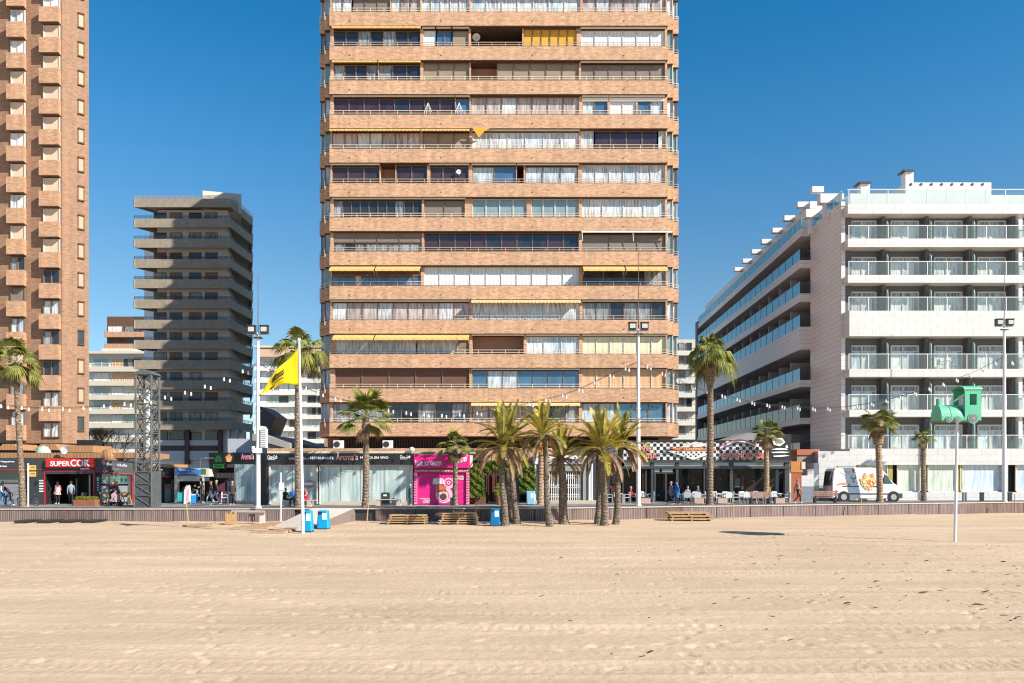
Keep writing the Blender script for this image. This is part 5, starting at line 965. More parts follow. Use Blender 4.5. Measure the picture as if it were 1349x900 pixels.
def fan_palm(px, py, Y, tx, ty, Rc, n, r0, r1, label, boots=.9, droop=.35, flat=0., seed=1, lean=None, dead=5, trunk=TRF, base=None, bw=1.25):
    Rc *= 1.02 if Rc > 1.8 and tx != 483 else 1.14; n = int(n*.85); rs = random.Random(seed); zb = DZ if base is None else base; b = Vector((X(px, Y), Y, zb-.1)); t = Vector((X(tx, Y), Y, Z(ty, Y))); H = t.z-b.z
    th = thing('palm_tree', (b.x, b.y, zb), label, 'palm tree', 'fan palms on the promenade')
    g = MB(); n_ = int(H/.11); pts = []; rad = []
    for k in range(n_+1):
        q = k/n_; p = b.lerp(t, q); p.x += .10*math.sin(q*3+seed)*(q*(1-q))*2; pts.append(p); fl_ = .5*max(0, 1-q*H/.6)**2
        rr_ = lerp(r0, r1, q)*(1+fl_*.5); topd = H*(1-q)
        if topd < boots and topd > .05: rr_ = max(rr_, r1)*bw*(.9+.25*math.sin(topd/boots*math.pi))
        rad.append(rr_*(1+(.09 if k % 2 else -.05)*(.6+.8*rs.random())))
    g.tube(pts, rad, 12)
    if trunk is TRF or boots > .3:
        for k in range(int(H*16)):
            q = rs.random() if trunk is TRF else 1-rs.random()*boots/H; a = rs.uniform(0, 6.28); i = min(int(q*n_), n_); p = pts[i]; r_ = rad[i]; e = Vector((math.cos(a), math.sin(a), 0)); s_ = Vector((-e.y, e.x, 0))*.05
            c = p+e*r_*.93; g.face([c-s_, c+s_, c+e*.05+Vector((0, 0, .12)), ]); g.face([c+s_*.9, c-s_*.9, c+e*.07+Vector((0, 0, .02))])
    g.build('trunk', trunk, th)
    g = MB()
    for k in range(n):
        a = k*2.399+rs.uniform(-.3, .3); u = (k+.5)/n; el = lerp(85, -22, u**.85)+rs.uniform(-9, 9)
        if flat: el = lerp(60, -12, u)+rs.uniform(-8, 8)
        d = Vector((math.cos(a)*math.cos(R(el)), math.sin(a)*math.cos(R(el)), math.sin(R(el))))
        fanleaf(g, t+Vector((0, 0, -.12*u)), d, Rc*rs.uniform(.42, .55), Rc*rs.uniform(.5, .62), rs, 0, droop*(.5+.9*u))
    for k in range(dead):
        a = rs.uniform(0, 6.28); d = Vector((math.cos(a)*.7, math.sin(a)*.7, -.75)); fanleaf(g, t+Vector((0, 0, -.25)), d, Rc*.35, Rc*.42, rs, 2, .4)
    g.build('crown', [LG, mat('palm stalk', (.22, .24, .08), .6), LB], th); return th
fan_palm(30, 668, 53.5, 21, 478, 1.85, 30, .20, .15, 'tall fan palm with shaggy pale trunk before the supermarket', seed=2, boots=1.6, bw=1.35, droop=.6)
fan_palm(393, 668, 53.5, 393, 462, 1.75, 26, .24, .17, 'tall fan palm rising directly behind the yellow flag', seed=3, droop=.75, boots=.8)
fan_palm(481, 667.5, 54, 483, 548, 2.0, 26, .23, .19, 'fan palm with split crown in front of the cafe lettering', seed=14, boots=1.4, droop=.25, dead=1)
fan_palm(600, 664.6, 55.8, 599, 586, 1.15, 24, .17, .15, 'small fan palm standing in front of the ice cream shop', seed=5, boots=.5)
fan_palm(935, 664.5, 57, 935, 466, 1.85, 34, .25, .2, 'tallest right hand fan palm with drooping crown before the bar', seed=6, boots=2.2, bw=1.5, droop=.95)
fan_palm(1009, 662.5, 60, 1009.5, 569, 1.15, 24, .20, .17, 'small fan palm in front of the car picture on the bar sign', seed=7, boots=.5, trunk=TRS)
fan_palm(1159, 661.3, 61.2, 1157, 556, 1.45, 26, .24, .2, 'fan palm with bulging neck and smooth brown trunk by the van', seed=8, boots=1.7, bw=1.75, flat=1, trunk=TRS, dead=3)
fan_palm(1217, 660, 63, 1217, 575, .85, 20, .2, .16, 'smallest fan palm with tuft crown before the hotel podium', seed=9, boots=2.5, bw=1.05, flat=1, dead=2)
fan_palm(712, 664.5, 57, 714, 581, .5, 9, .22, .2, 'bare pruned palm trunk with orange fruit among the date palms', seed=10, boots=.6, dead=4, trunk=TRS)
g = MB(); 
for k in range(40): a = random.uniform(0, 6.28); g.ball((X(711.5, 56.7)+.28*math.cos(a)*random.random(), 56.7+.1*math.sin(a), Z(590, 56.7)+random.uniform(-.35, .3)), .07, n=5, k=4)
tag(g.build('fruit_cluster', mat('orange fruit', (.55, .22, .03), .6)), 'orange fruit bunch hanging under the pruned palm head', 'fruit')
def frond(g, o, d, L, rs, m, curl=.5, wl=.34):
    d = d.normalized(); n = 13; pts = []; p = o.copy(); v = d.copy()
    for k in range(n+1): pts.append(p.copy()); p = p+v*(L/n); v = (v+Vector((0, 0, -curl*(.4+1.2*k/n)/n*1.8))).normalized()
    g.tube(pts[::2], [.03, .024, .018, .014, .01, .007, .004][:len(pts[::2])], 4, m, False)
    s = d.cross(Vector((0, 0, 1))); s = s.normalized() if s.length > .05 else Vector((1, 0, 0))
    ns = 42
    for k in range(3, ns):
        q = k/ns*n; i = min(int(q), n-1); c = pts[i].lerp(pts[i+1], q-i); tdir = (pts[i+1]-pts[i]).normalized(); up = s.cross(tdir)
        ll = 1.25*wl*(math.sin(math.pi*min(1, (k/ns)*.86+.14))**.6)*rs.uniform(.85, 1.1)
        for e in (-1, 1):
            dr = (tdir*.75+s*e*.75+up*rs.uniform(.15, .4)).normalized(); w = dr.cross(up).normalized()*.022; tip = c+dr*ll+Vector((0, 0, -.05*ll))
            g.face([c-w, c+dr*ll*.5-w*.8+Vector((0, 0, .01)), tip, c+dr*ll*.5+w*.8, c+w], m)
def date_palm(px, py, tx, ty, L, n, r0, r1, label, seed=1, Y=None, low=6, lo_el=-5, mats=None, hi=86):
    rs = random.Random(seed); Y = Y or F*HC/(py-HY); b = Vector((X(px, Y), Y, -.1)); n = int(n*.8); t = Vector((X(tx, Y), Y, Z(ty, Y))); H = t.z-b.z
    th = thing('date_palm', (b.x, b.y, 0), label, 'palm tree', 'date palms standing in the sand')
    g = MB(); n_ = int(H/.1); pts = []; rad = []
    for k in range(n_+1):
        q = k/n_; p = b.lerp(t, q); p.x += .12*math.sin(q*4+seed)*(q*(1-q))*3; pts.append(p); rad.append((lerp(r0, r1, min(1, q*1.2))*(1+.35*max(0, 1-q*H/.8)**2)+(.05*max(0, 1-H*(1-q)/.5)))*(1+(.06 if k % 2 else -.05)))
    g.tube(pts, rad, 12)
    for k in range(int(H*22)):
        q = rs.random(); a = rs.uniform(0, 6.28); i = min(int(q*n_), n_); p = pts[i]; r_ = rad[i]; e = Vector((math.cos(a), math.sin(a), 0)); s_ = Vector((-e.y, e.x, 0))*.05; c = p+e*r_*.95; g.face([c-s_, c+s_, c+e*.05+Vector((0, 0, .08))])
    g.build('trunk', TRD, th); g = MB()
    for k in range(n):
        a = k*2.399+rs.uniform(-.2, .2); u = (k+.5)/n; el = lerp(hi, lo_el, u)+rs.uniform(-13, 13); d = Vector((math.cos(a)*math.cos(R(el)), math.sin(a)*math.cos(R(el)), math.sin(R(el))))
        frond(g, t+Vector((0, 0, -.2*u)), d, L*rs.uniform(.85, 1.08), rs, 0 if rs.random() < .45 else 1, lerp(.15, .8, u)*rs.uniform(.5, 1.6))
    for k in range(int(low*1.7)):
        a = rs.uniform(0, 6.28); el = rs.uniform(-25, 15); d = Vector((math.cos(a)*math.cos(R(el)), .6*math.sin(a)*math.cos(R(el)), math.sin(R(el)))); frond(g, t+Vector((0, 0, -.25)), d, L*.85, rs, 2, 1.6, .26)
    g.build('crown', mats or [LG2, LY, LB], th); return th
date_palm(665, 692.5, 662, 586, 2.75, 26, .22, .17, 'date palm with bright yellow upright fronds left of the blue bins', 21, low=9)
date_palm(681, 691, 672.5, 574, 2.4, 24, .20, .17, 'date palm with darker leaning trunk just right of the yellow one', 22, Y=49.2, low=6)
g = MB(); Y = 50.2; g.tube([(X(677, Y), Y, -.1), (X(671, Y), Y, 1.4), (X(669, Y), Y, 3.2)], [.24, .17, .15], 10); tag(g.build('cut_palm', TRD), 'bare third palm stem squeezed between the two left date palms', 'palm tree')
date_palm(724.5, 693, 716, 570, 2.3, 24, .2, .155, 'slender straight date palm fourth from the left in the sand', 23, low=4)
date_palm(743, 690, 738, 600, 2.3, 18, .28, .21, 'stout date palm with pear shaped dark trunk head', 24, Y=49, low=7, hi=88, lo_el=15)
date_palm(788, 690.5, 789, 588, 2.4, 20, .22, .17, 'date palm leaning behind the widest crown of the group', 25, Y=49.3, low=7)
date_palm(796, 692, 793, 590, 2.9, 30, .23, .18, 'date palm with the widest crown, second from the right', 26, low=5, hi=80)
date_palm(811, 690, 819, 584, 2.4, 24, .2, .165, 'rightmost date palm of the group leaning to the lamp post', 27, Y=49, low=5)
# bare shrub tree behind the supermarket
t = thing('bare_tree', (X(140, 90), 90, DZ), 'leafless twiggy brown tree in front of the cream flats', 'tree'); g = MB(); rs = random.Random(4)
def br(p, d, L, r, k):
    q = p+d*L; g.tube([p, q], [r, r*.65], 4, 0, False)
    if k:
        for j in range(3 if k > 1 else 4): br(q, (d+Vector((rs.gauss(0, .55), rs.gauss(0, .55), rs.uniform(-.1, .5)))).normalized(), L*.75, r*.62, k-1)
for px in (130, 142, 156): br(Vector((X(px, 90), 90, DZ)), Vector((0, 0, 1)), 2.3, .13, 5)
g.build('branches', mat('bare bark', (.16, .10, .08), .9), t)
# ================================================================ LAMP POSTS
def lamp_post(px, py, Y, ytop, yrod, label, box=False, tilt=0):
    t = thing('lamp_post', (X(px, Y), Y, DZ), label, 'lamp post', 'tall floodlight posts along the promenade'); x = X(px, Y); zt_ = Z(ytop, Y)
    g = MB(); g.tube([(x, Y, DZ-.02), (x, Y, DZ+2.2), (x, Y, lerp(DZ, zt_, .55)), (x, Y, zt_)], [.15, .15, .12, .085], 14); g.tube([(x, Y, DZ), (x, Y, DZ+.06)], .24, 14); g.tube([(x, Y, lerp(DZ, zt_, .55)-.05), (x, Y, lerp(DZ, zt_, .55)+.05)], .14, 12); g.build('pole', M_metalw, t, smooth=False)
    g = MB(); g.tube([(x, Y, zt_-.05), (x, Y, Z(yrod, Y))], [.035, .018], 6); g.build('lightning_rod', mat('rod brown', (.12, .09, .08), .5), t)
    g = MB(); g.tube([(x-.75, Y, zt_-.12), (x+.75, Y, zt_-.12)], .035, 6); g.tube([(x-.12, Y-.05, zt_-.3), (x, Y-.1, zt_-.15), (x+.3, Y-.25, zt_-.33), (x-.3, Y-.25, zt_-.33), (x-.12, Y-.05, zt_-.3)], .04, 5); g.build('crossarm', M_alu, t)
    for s in (-1, 1):
        xx = x+s*(.42+tilt*.0); g = MB(); g.box(xx-.26, xx+.26, Y-.16, Y+.16, zt_-.06, zt_+.42); g.xprism([(xx-.3, zt_+.40), (xx+.3, zt_+.40), (xx+.3, zt_+.46), (xx-.3, zt_+.46)], Y-.22, Y+.1); fo = g.build('floodlight', M_dkmetal, t); p = MB(); p.box(xx-.19, xx+.19, Y-.19, Y-.165, zt_+.04, zt_+.34); po = p.build('lamp_glass', mat('lamp glass', (.55, .56, .52), .1, .1, 5, coat=1)); po.parent = fo
    g = MB(); g.tube([(x, Y, zt_-.38), (x, Y, zt_-.24)], [.34, .06], 12); g.build('shade_disc', M_dkmetal, t)
    if box:
        g = MB(); g.box(x+.22, x+.62, Y-.2, Y+.1, Z(590, Y), Z(565, Y)); g.tube([(x, Y, Z(588, Y)), (x+.3, Y, Z(588, Y))], .05, 6); g.tube([(x, Y, Z(568, Y)), (x+.3, Y, Z(568, Y))], .05, 6); g.box(x-.3, x+.3, Y-.22, Y-.1, Z(597, Y), Z(590.5, Y)); g.box(x-.35, x-.2, Y-.2, Y, Z(594, Y), Z(588, Y)); g.build('speaker_box', M_metalw, t); g = MB()
        for k in range(9): zz = lerp(Z(589, Y), Z(567, Y), k/8); g.box(x+.27, x+.57, Y-.23, Y-.205, zz, zz+.05)
        g.build('speaker_grille', M_alu, t)
    return t
lamp_post(340, 669, 52.8, 438, 362, 'white floodlight post with boxy loudspeaker at the left of the cafe', True)
lamp_post(841, 666.5, 55.2, 433.5, 332, 'white floodlight post standing before the Live Music sign')
lamp_post(1323, 660.5, 62.3, 428, 342, 'white floodlight post at the right before the hotel')
# truss tower
tt = thing('truss_tower', (X(188, 54.5), 54.5, DZ), 'grey metal lattice truss tower wrapped around a white core', 'truss tower'); Y = 53.6; x0, x1 = X(176.5, Y), X(200, Y); dp = 1.3; z0, z1 = DZ, Z(493, Y)
g = MB(); M_truss = mat('truss grey', (.13, .14, .135), .5, .12, 4, metal=.3)
C4 = [(x0+.08, Y+.08), (x1-.08, Y+.08), (x1-.08, Y+dp), (x0+.08, Y+dp)]
for c in C4: g.tube([(c[0], c[1], z0), (c[0], c[1], z1)], .075, 6)
H = z1-z0; nb = 9
for k in range(nb+1):
    zz = lerp(z0, z1, k/nb)
    for j in range(4): a, b = C4[j], C4[(j+1) % 4]; g.tube([(a[0], a[1], zz), (b[0], b[1], zz)], .055, 5)
    if k < nb:
        z2 = lerp(z0, z1, (k+1)/nb)
        for j in range(4): a, b = C4[j], C4[(j+1) % 4]; g.tube([(a[0], a[1], zz), (b[0], b[1], z2)], .035, 5); g.tube([(b[0], b[1], zz), (a[0], a[1], z2)], .035, 5)
g.build('lattice', M_truss, tt); g = MB(); g.box(x0+.42, x1-.42, Y+.45, Y+.95, Z(597, Y), z1-.9); g.build('core_panel', M_white, tt)
g = MB(); g.box(x0-.02, x1+.02, Y, Y+dp+.1, DZ, Z(621, Y)); 
for k in range(3):
    za_, zb2 = lerp(DZ, Z(621, Y), k/3), lerp(DZ, Z(621, Y), (k+1)/3)
    for e in (-.02,): g.tube([(x0, Y-.03, za_), (x1, Y-.03, zb2)], .035, 5, 1); g.tube([(x1, Y-.03, za_), (x0, Y-.03, zb2)], .035, 5, 1); g.tube([(x0, Y-.03, zb2-.03), (x1, Y-.03, zb2-.03)], .05, 5, 1)
for xx in (x0+.02, x1-.02): g.tube([(xx, Y-.03, DZ), (xx, Y-.03, Z(621, Y))], .06, 6, 1)
g.build('base_cover', [mat('grey mesh cover', (.08, .085, .09), .7, .35, 4), M_truss], tt); g = MB(); g.xprism([(x0-.05, z1), (x1+.05, z1), (x1-.1, z1+.18), (lerp(x0, x1, .5), z1+.36), (x0+.1, z1+.18)], Y, Y+dp+.1); g.build('top_cap', M_truss, tt)
# strings of lamps
def string(pts, label, step, dbl=True, Yo=0):
    """pts = (px, py, Y); a cable through them carrying pairs of lamps"""
    P = [Vector((X(a, y), y, Z(b, y))) for a, b, y in pts]; t = thing('string_lights', P[0], label, 'string lights', 'festoon lamps strung between the posts')
    # smooth curve
    C_ = []
    for k in range(len(P)-1):
        p0 = P[max(k-1, 0)]; p1 = P[k]; p2 = P[k+1]; p3 = P[min(k+2, len(P)-1)]
        for q in range(8):
            u = q/8; C_.append(.5*((2*p1)+(p2-p0)*u+(2*p0-5*p1+4*p2-p3)*u*u+(3*p1-p0-3*p2+p3)*u**3))
    C_.append(P[-1]); g = MB(); g.tube(C_, .014, 4); g.tube([c+Vector((0, .3, -.04)) for c in C_], .012, 4); g.build('cable', M_dkmetal, t)
    acc = 0; nx_ = step*.6
    for k in range(1, len(C_)):
        seg = (C_[k]-C_[k-1]).length
        while acc+seg > nx_:
            c = C_[k-1].lerp(C_[k], (nx_-acc)/seg); nx_ += step
            for e in ((0, 0, 0), (.28, .3, -.06)) if dbl else ((0, 0, 0),):
                q = c+Vector(e); g = MB(); g.tube([q, q+Vector((0, 0, -.10))], .055, 8); g.ball(q+Vector((0, 0, -.17)), (.072, .072, .082), 0, 8, 5); g.build('bulb', M_metalw, t)
        acc += seg
string([(-120, 505, 53), (-40, 527, 53), (30, 535.5, 53), (80, 537, 53), (135, 533.5, 53), (200, 525, 53), (255, 512, 53), (300, 495.5, 53), (340, 478, 52.8)], 'lamp string sagging past the brown tower to the left post', 1.37)
string([(340, 478, 52.8), (380, 500, 53), (425, 519, 53.3), (495, 536, 53.6), (566, 545, 53.9), (614, 544, 54.2), (660, 538, 54.4), (708, 528, 54.6), (755, 515, 54.8), (797, 496, 55), (841, 476, 55.2)], 'lamp string sagging across the orange tower between two posts', 1.2)
string([(841, 476, 55.2), (880, 494, 56), (920, 511, 56.7), (964, 523, 57.5), (1010, 532, 58.3), (1077, 537, 59.2), (1133, 533, 60), (1189, 521, 60.7), (1240, 505, 61.2), (1283, 490, 61.8), (1323, 470, 62.3)], 'lamp string sagging from the middle post to the right post', 1.25)
string([(1323, 470, 62.3), (1347, 482, 62.5), (1420, 505, 63), (1500, 518, 63.5)], 'lamp string leaving the right post towards the frame edge', 1.25)
# ================================================================ FLAG AND TRAIN
Yf = 42.0; fpo = thing('flagpole', (X(399, Yf), Yf, 0), 'slim white flagpole planted in the sand by the blue bins', 'flagpole')
g = MB(); g.tube([(X(399.3, Yf), Yf, -.2), (X(394, Yf), Yf, Z(449, Yf))], [.095, .055], 10); g.ball((X(393.9, Yf), Yf, Z(447.5, Yf)), .09); g.build('pole', M_metalw, fpo)
def flagP(u, v, off=0):    # u along the cloth, v down the hoist
    tx, ty = lerp(393.5, 341.5, u), 458+63*(u**1.05)*(.80+.20*u)+2*math.sin(u*7)
    bx, by = lerp(394.3, 341, u**1.0), 506+14*max(0, (u-.25)/.75)**1.3+1.5*math.sin(u*8+1)
    px, py = lerp(tx, bx, v), lerp(ty, by, v); Y = Yf-.02+.16*math.sin(u*9+v*2.2)*u+off; return Vector((X(px, Yf), Y, Z(py, Yf)))
g = MB(); nu, nv = 36, 14
for i in range(nu+1):
    for j in range(nv+1): g.v.append(tuple(flagP(i/nu, j/nv)))
for i in range(nu):
    for j in range(nv): a = i*(nv+1)+j; g.f.append((a, a+1, a+nv+2, a+nv+1)); g.m.append(0)
M_flag = mat('yellow flag cloth', (.80, .60, .0), .7, .04, 2)
fo = g.build('flag', M_flag, smooth=True); tag(fo, 'bright yellow warning flag with black markings blowing left on its pole', 'flag')
sm_ = fo.modifiers.new('s', 'SOLIDIFY'); sm_.thickness = .01
g = MB(); rs = random.Random(6)
def stroke(pts, w=.02):
    for k in range(len(pts)-1):
        (u0, v0), (u1, v1) = pts[k], pts[k+1]; a, b = flagP(u0, v0, -.035), flagP(u1, v1, -.035); d = (b-a).normalized(); s_ = Vector((-d.z, 0, d.x))*w; g.face([a-s_, a+s_, b+s_, b-s_])
for k in range(9):
    u, v = .36+.036*k, .30+.02*(k % 2); stroke([(u, v), (u+.03, v+.10), (u-.005, v+.17), (u+.03, v+.26)], .017)
for k in range(8): u = .36+.04*k; stroke([(u, .68), (u+.035, .70)], .016)
for k in range(4): u = .62+.03*k; stroke([(u, .78), (u+.02, .92)], .018)
stroke([(.6, .8), (.7, .95)], .015); stroke([(.55, .25), (.66, .35), (.6, .45)], .03)
em = g.build('emblem', mat('flag ink', (.03, .03, .02), .7)); em.parent = fo
# train on a pole
Yt = 36.9; tr = thing('train_sign', (X(1258, 37.35), 37.35, 0), 'green cut out steam locomotive marker on a tall white pole', 'beach marker')
M_tg = mat('train green', (.11, .47, .29), .45, .1, 2.5); M_tgd = mat('train underside rust', (.22, .13, .07), .7, .25, 4); M_tw = mat('wheel grey', (.17, .18, .20), .6); wd = .95; zb = Z(554, Yt)
def arch(w, h, n=14, p=1.): return [(w*math.sin(-math.pi/2+math.pi*k/n), h*math.cos(-math.pi/2+math.pi*k/n)**p) for k in range(n+1)]
def archbody(xa, xb, ha, hb, g, m=0, y0=Yt, z0=zb, w=wd, capm=0):
    A = arch(w/2, 1, 16, .8); i = len(g.v); yc = y0+w/2
    for (x, h) in ((xa, ha), (xb, hb)):
        for (q, r_) in A: g.v.append((x, yc+q, z0+h*r_))
    n = len(A)
    for k in range(n-1): g.f.append((i+k, i+k+1, i+n+k+1, i+n+k)); g.m.append(m)
    g.f.append(tuple(range(i, i+n))); g.m.append(capm); g.f.append(tuple(range(i+2*n-1, i+n-1, -1))); g.m.append(m)
hB = Z(533, Yt)-zb; xn = X(1241, Yt); xm = X(1262, Yt); xc = X(1271, Yt); xe_ = X(1292.5, Yt)
g = MB(); archbody(xn, xm, hB, hB, g); pr = (xm, hB)
for k in range(1, 7): q = k/6; nx2 = lerp(xm, xc, q); h2 = hB*(.42+.58*math.sqrt(max(0, 1-q*q*.98))); archbody(pr[0], nx2, pr[1], h2, g); pr = (nx2, h2)
g.box(xn+.02, xe_, Yt-.01, Yt+wd+.01, zb, zb+.16); g.build('boiler', M_tg, tr)
g = MB(); archbody(xn-.02, xn+.02, hB*1.03, hB*1.03, g, w=wd+.03, y0=Yt-.015); archbody(X(1253.5, Yt), X(1254.8, Yt), hB*1.03, hB*1.03, g, w=wd+.03, y0=Yt-.015); g.build('boiler_band', M_tg, tr)
zc = Z(513, Yt); g = MB(); gw = Z(519, Yt); gl = Z(533.5, Yt); a, b = X(1277.3, Yt), X(1286.5, Yt)
for yy in (Yt-.02, Yt+wd-.04):
    g.box(xc, a, yy, yy+.06, zb, zc); g.box(b, xe_, yy, yy+.06, zb, zc); g.box(a, b, yy, yy+.06, zb, gl); g.box(a, b, yy, yy+.06, gw, zc)
g.box(xe_-.05, xe_-.003, Yt+.04, Yt+wd-.04, zb, zc); g.box(xc+.002, xc+.05, Yt+.04, Yt+wd-.04, zb, zb+.75)
i = len(g.v); A = arch(wd/2+.06, .2, 12); 
for x in (xc-.06, xe_+.05):
    for (q, r_) in A: g.v.append((x, Yt+wd/2+q, zc+r_))
    for (q, r_) in A: g.v.append((x, Yt+wd/2+q*.97, zc+r_-.05))
n = len(A)
for k in range(n-1):
    g.f += [(i+k, i+k+1, i+2*n+k+1, i+2*n+k), (i+n+k+1, i+n+k, i+3*n+k, i+3*n+k+1), (i+k, i+n+k, i+n+k+1, i+k+1), (i+2*n+k+1, i+3*n+k+1, i+3*n+k, i+2*n+k)]; g.m += [0]*4
g.build('cab', M_tg, tr); g = MB(); g.tube([(X(1243.5, Yt), Yt+wd/2, zb+hB*.95), (X(1243.5, Yt), Yt+wd/2, zb+hB+.30)], .11, 12); g.build('chimney', M_tg, tr)
g = MB(); g.box(xn-.03, xe_, Yt+.01, Yt+wd-.01, zb-.03, zb-.002); g.build('floor_plate', M_tgd, tr)
for px, r_, py in ((1249.6, 3.4, 552.6), (1261.5, 3.4, 552.6), (1281.6, 5.6, 551.2)):
    g = MB(); cx, cz, rr_ = X(px, Yt), Z(py, Yt), r_/28.45; g.tube([(cx, Yt-.06, cz), (cx, Yt-.011, cz)], rr_, 20); wo = g.build('wheel', M_tw, tr); g = MB(); g.tube([(cx, Yt-.05, cz), (cx, Yt-.011, cz)], rr_*1.25, 20); a = g.build('wheel_arch', M_tg, tr)
    g = MB(); g.tube([(cx, Yt-.07, cz), (cx, Yt-.06, cz)], rr_*.35, 10); h_ = g.build('hub', M_conc2); h_.parent = wo
g = MB(); g.tube([(X(1258, 37.35), 37.35, -.2), (X(1261, 37.35), 37.35, zb-.02)], [.07, .055], 10); g.build('pole', M_metalw, tr)
# ================================================================ VAN
Yv = 62.1; vn = thing('delivery_van', (X(1142, Yv), Yv+1, DZ), 'white delivery van with pizza picture on its side, parked before the hotel', 'van')
prof = [(1096.5, 657), (1097, 640), (1099, 622), (1101, 617.5), (1106, 616.3), (1150, 616.2), (1161, 618), (1166, 621.5), (1177.5, 636.5), (1184, 640.5), (1188, 645), (1189.5, 651), (1188.5, 657)]
def vp(M, y, ins, prof=prof): return [(X(a, Yv), y+ins*max(0, (657-b)/40.)**2, Z(b, Yv)) for a, b in prof]
g = MB(); A = vp(g, Yv, .16); B = [(p[0], 2*(Yv+1)-p[1], p[2]) for p in A]; n = len(A); g.v = A+B; g.f = [tuple(range(n)), tuple(range(2*n-1, n-1, -1))]+[((k+1) % n, k, n+k, n+(k+1) % n) for k in range(n)]; g.m = [0]*len(g.f)
vb = g.build('body', mat('van white paint', (.80, .80, .80), .25, .02, 2, coat=.6), vn); bv = vb.modifiers.new('b', 'BEVEL'); bv.width = .05; bv.segments = 3; bv.limit_method = 'ANGLE'; bv.angle_limit = R(25)
for p_ in vb.data.polygons: p_.use_smooth = False
M_tyre = mat('tyre rubber', (.02, .02, .022), .8); M_vt = mat('van dark trim', (.05, .055, .06), .5)
for px in (1111.5, 1177):
    g = MB(); cx, cz = X(px, Yv), DZ+.36; g.tube([(cx, Yv-.02, cz), (cx, Yv+.1, cz)], .46, 24); g.build('wheel_arch', M_dark, vn)
    for (ya, yb) in ((Yv-.03, Yv+.22), (Yv+1.78, Yv+2.03)):
        g = MB(); g.tube([(cx, ya, cz), (cx, yb, cz)], .36, 24); wo = g.build('wheel', M_tyre, vn)
        if ya < Yv: g = MB(); g.tube([(cx, ya-.02, cz), (cx, ya, cz)], .23, 18); ro = g.build('rim', M_alu); ro.parent = wo
def von(a, b, c, d, dy=.0): # quad on van side
    return [(X(p, Yv), Yv-.012-dy+.16*max(0, (657-q)/40.)**2, Z(q, Yv)) for p, q in ((a, d), (b, d), (b, c), (a, c))]
g = MB(); g.face(von(1099, 1171, 650, 651.6)); g.face(von(1110, 1132, 640.3, 641.4)); g.face(von(1150, 1157, 640.3, 641.4)); g.face(von(1183, 1189, 650, 656)); g.build('side_trim', M_vt, vn)
g = MB(); pts = [(1164.5, 637.5), (1176.5, 637.5), (1170, 627), (1165.5, 624.5)]; g.face([(X(p, Yv), Yv-.012+.16*((657-q)/40.)**2, Z(q, Yv)) for p, q in pts]); g.build('side_window', mat('van window', (.05, .10, .11), .06, .2, 3, coat=1), vn)
g = MB(); g.face([(X(1097.5, Yv), Yv+.25, Z(640, Yv)), (X(1099.4, Yv), Yv+.3, Z(621, Yv)), (X(1099.4, Yv), Yv+1.7, Z(621, Yv)), (X(1097.5, Yv), Yv+1.75, Z(640, Yv))]); g.v = [(p[0]-.09, p[1], p[2]) for p in g.v]; g.build('rear_window', M_glassp, vn)
g = MB(); g.box(X(1096.2, Yv)-.03, X(1098.3, Yv), Yv-.015+.05, Yv+.15, Z(647, Yv), Z(640, Yv)); g.build('tail_light', M_red, vn); g = MB(); g.box(X(1186, Yv), X(1188.6, Yv)+.02, Yv+.02, Yv+.3, Z(646, Yv), Z(642, Yv)); g.build('headlight', M_metalw, vn)
g = MB(); g.box(X(1163, Yv), X(1165, Yv), Yv-.18, Yv, Z(636, Yv), Z(629, Yv)); g.build('mirror', M_vt, vn)
g = MB(); g.box(X(1104, Yv), X(1158, Yv), Yv+.2, Yv+.25, Z(614.6, Yv), Z(613.9, Yv)); 
for px in (1104, 1130, 1157): g.box(X(px, Yv), X(px, Yv)+.05, Yv+.2, Yv+.26, Z(617, Yv), Z(614.6, Yv))
g.build('roof_rack', M_vt, vn)
rs = random.Random(5); g = MB()
def blob(cx, cy, r_, m, dy):
    P = []; 
    for k in range(9): a = 6.283*k/9; q = r_*rs.uniform(.8, 1.1); py = cy+q*math.sin(a); P.append((X(cx+q*math.cos(a), Yv), Yv-.012-dy+.16*max(0, (657-py)/40.)**2, Z(py, Yv)))
    g.face(P, m)
blob(1144, 634, 10, 0, 0)
for k in range(70): a = rs.uniform(0, 6.28); q = rs.random()**.5; blob(1144+9.5*q*math.cos(a), 634+11.5*q*math.sin(a), rs.uniform(1, 2.2), rs.choice([0, 1, 2, 2, 3]), .002+.0004*k)
blob(1125, 628.5, 4, 4, 0); blob(1125, 627.5, 2.8, 5, .004); g.face(von(1123.8, 1126.2, 617.5, 623, .002), 6); g.face(von(1123.8, 1126.2, 633, 636, .002), 6)
for q in range(14): blob(1104+q*1.15, 638.5-1.6*math.sin(q*.25), 1.5, 1 if q % 3 else 0, .003+.0004*q)
for q in range(9): blob(1110+q*1.3, 622+rs.uniform(-2, 3), 1.6, 7, .002+.0004*q)
g.build('pizza_picture', [mat('print ochre', (.70, .42, .16), .5), mat('print tan', (.60, .30, .12), .5), mat('print pale cheese', (.78, .60, .32), .5), mat('print tomato', (.60, .20, .08), .5), mat('print slate', (.20, .20, .25), .5), M_let, mat('print red bar', (.65, .15, .15), .5), mat('print faint pink', (.78, .62, .56), .5)], vn)
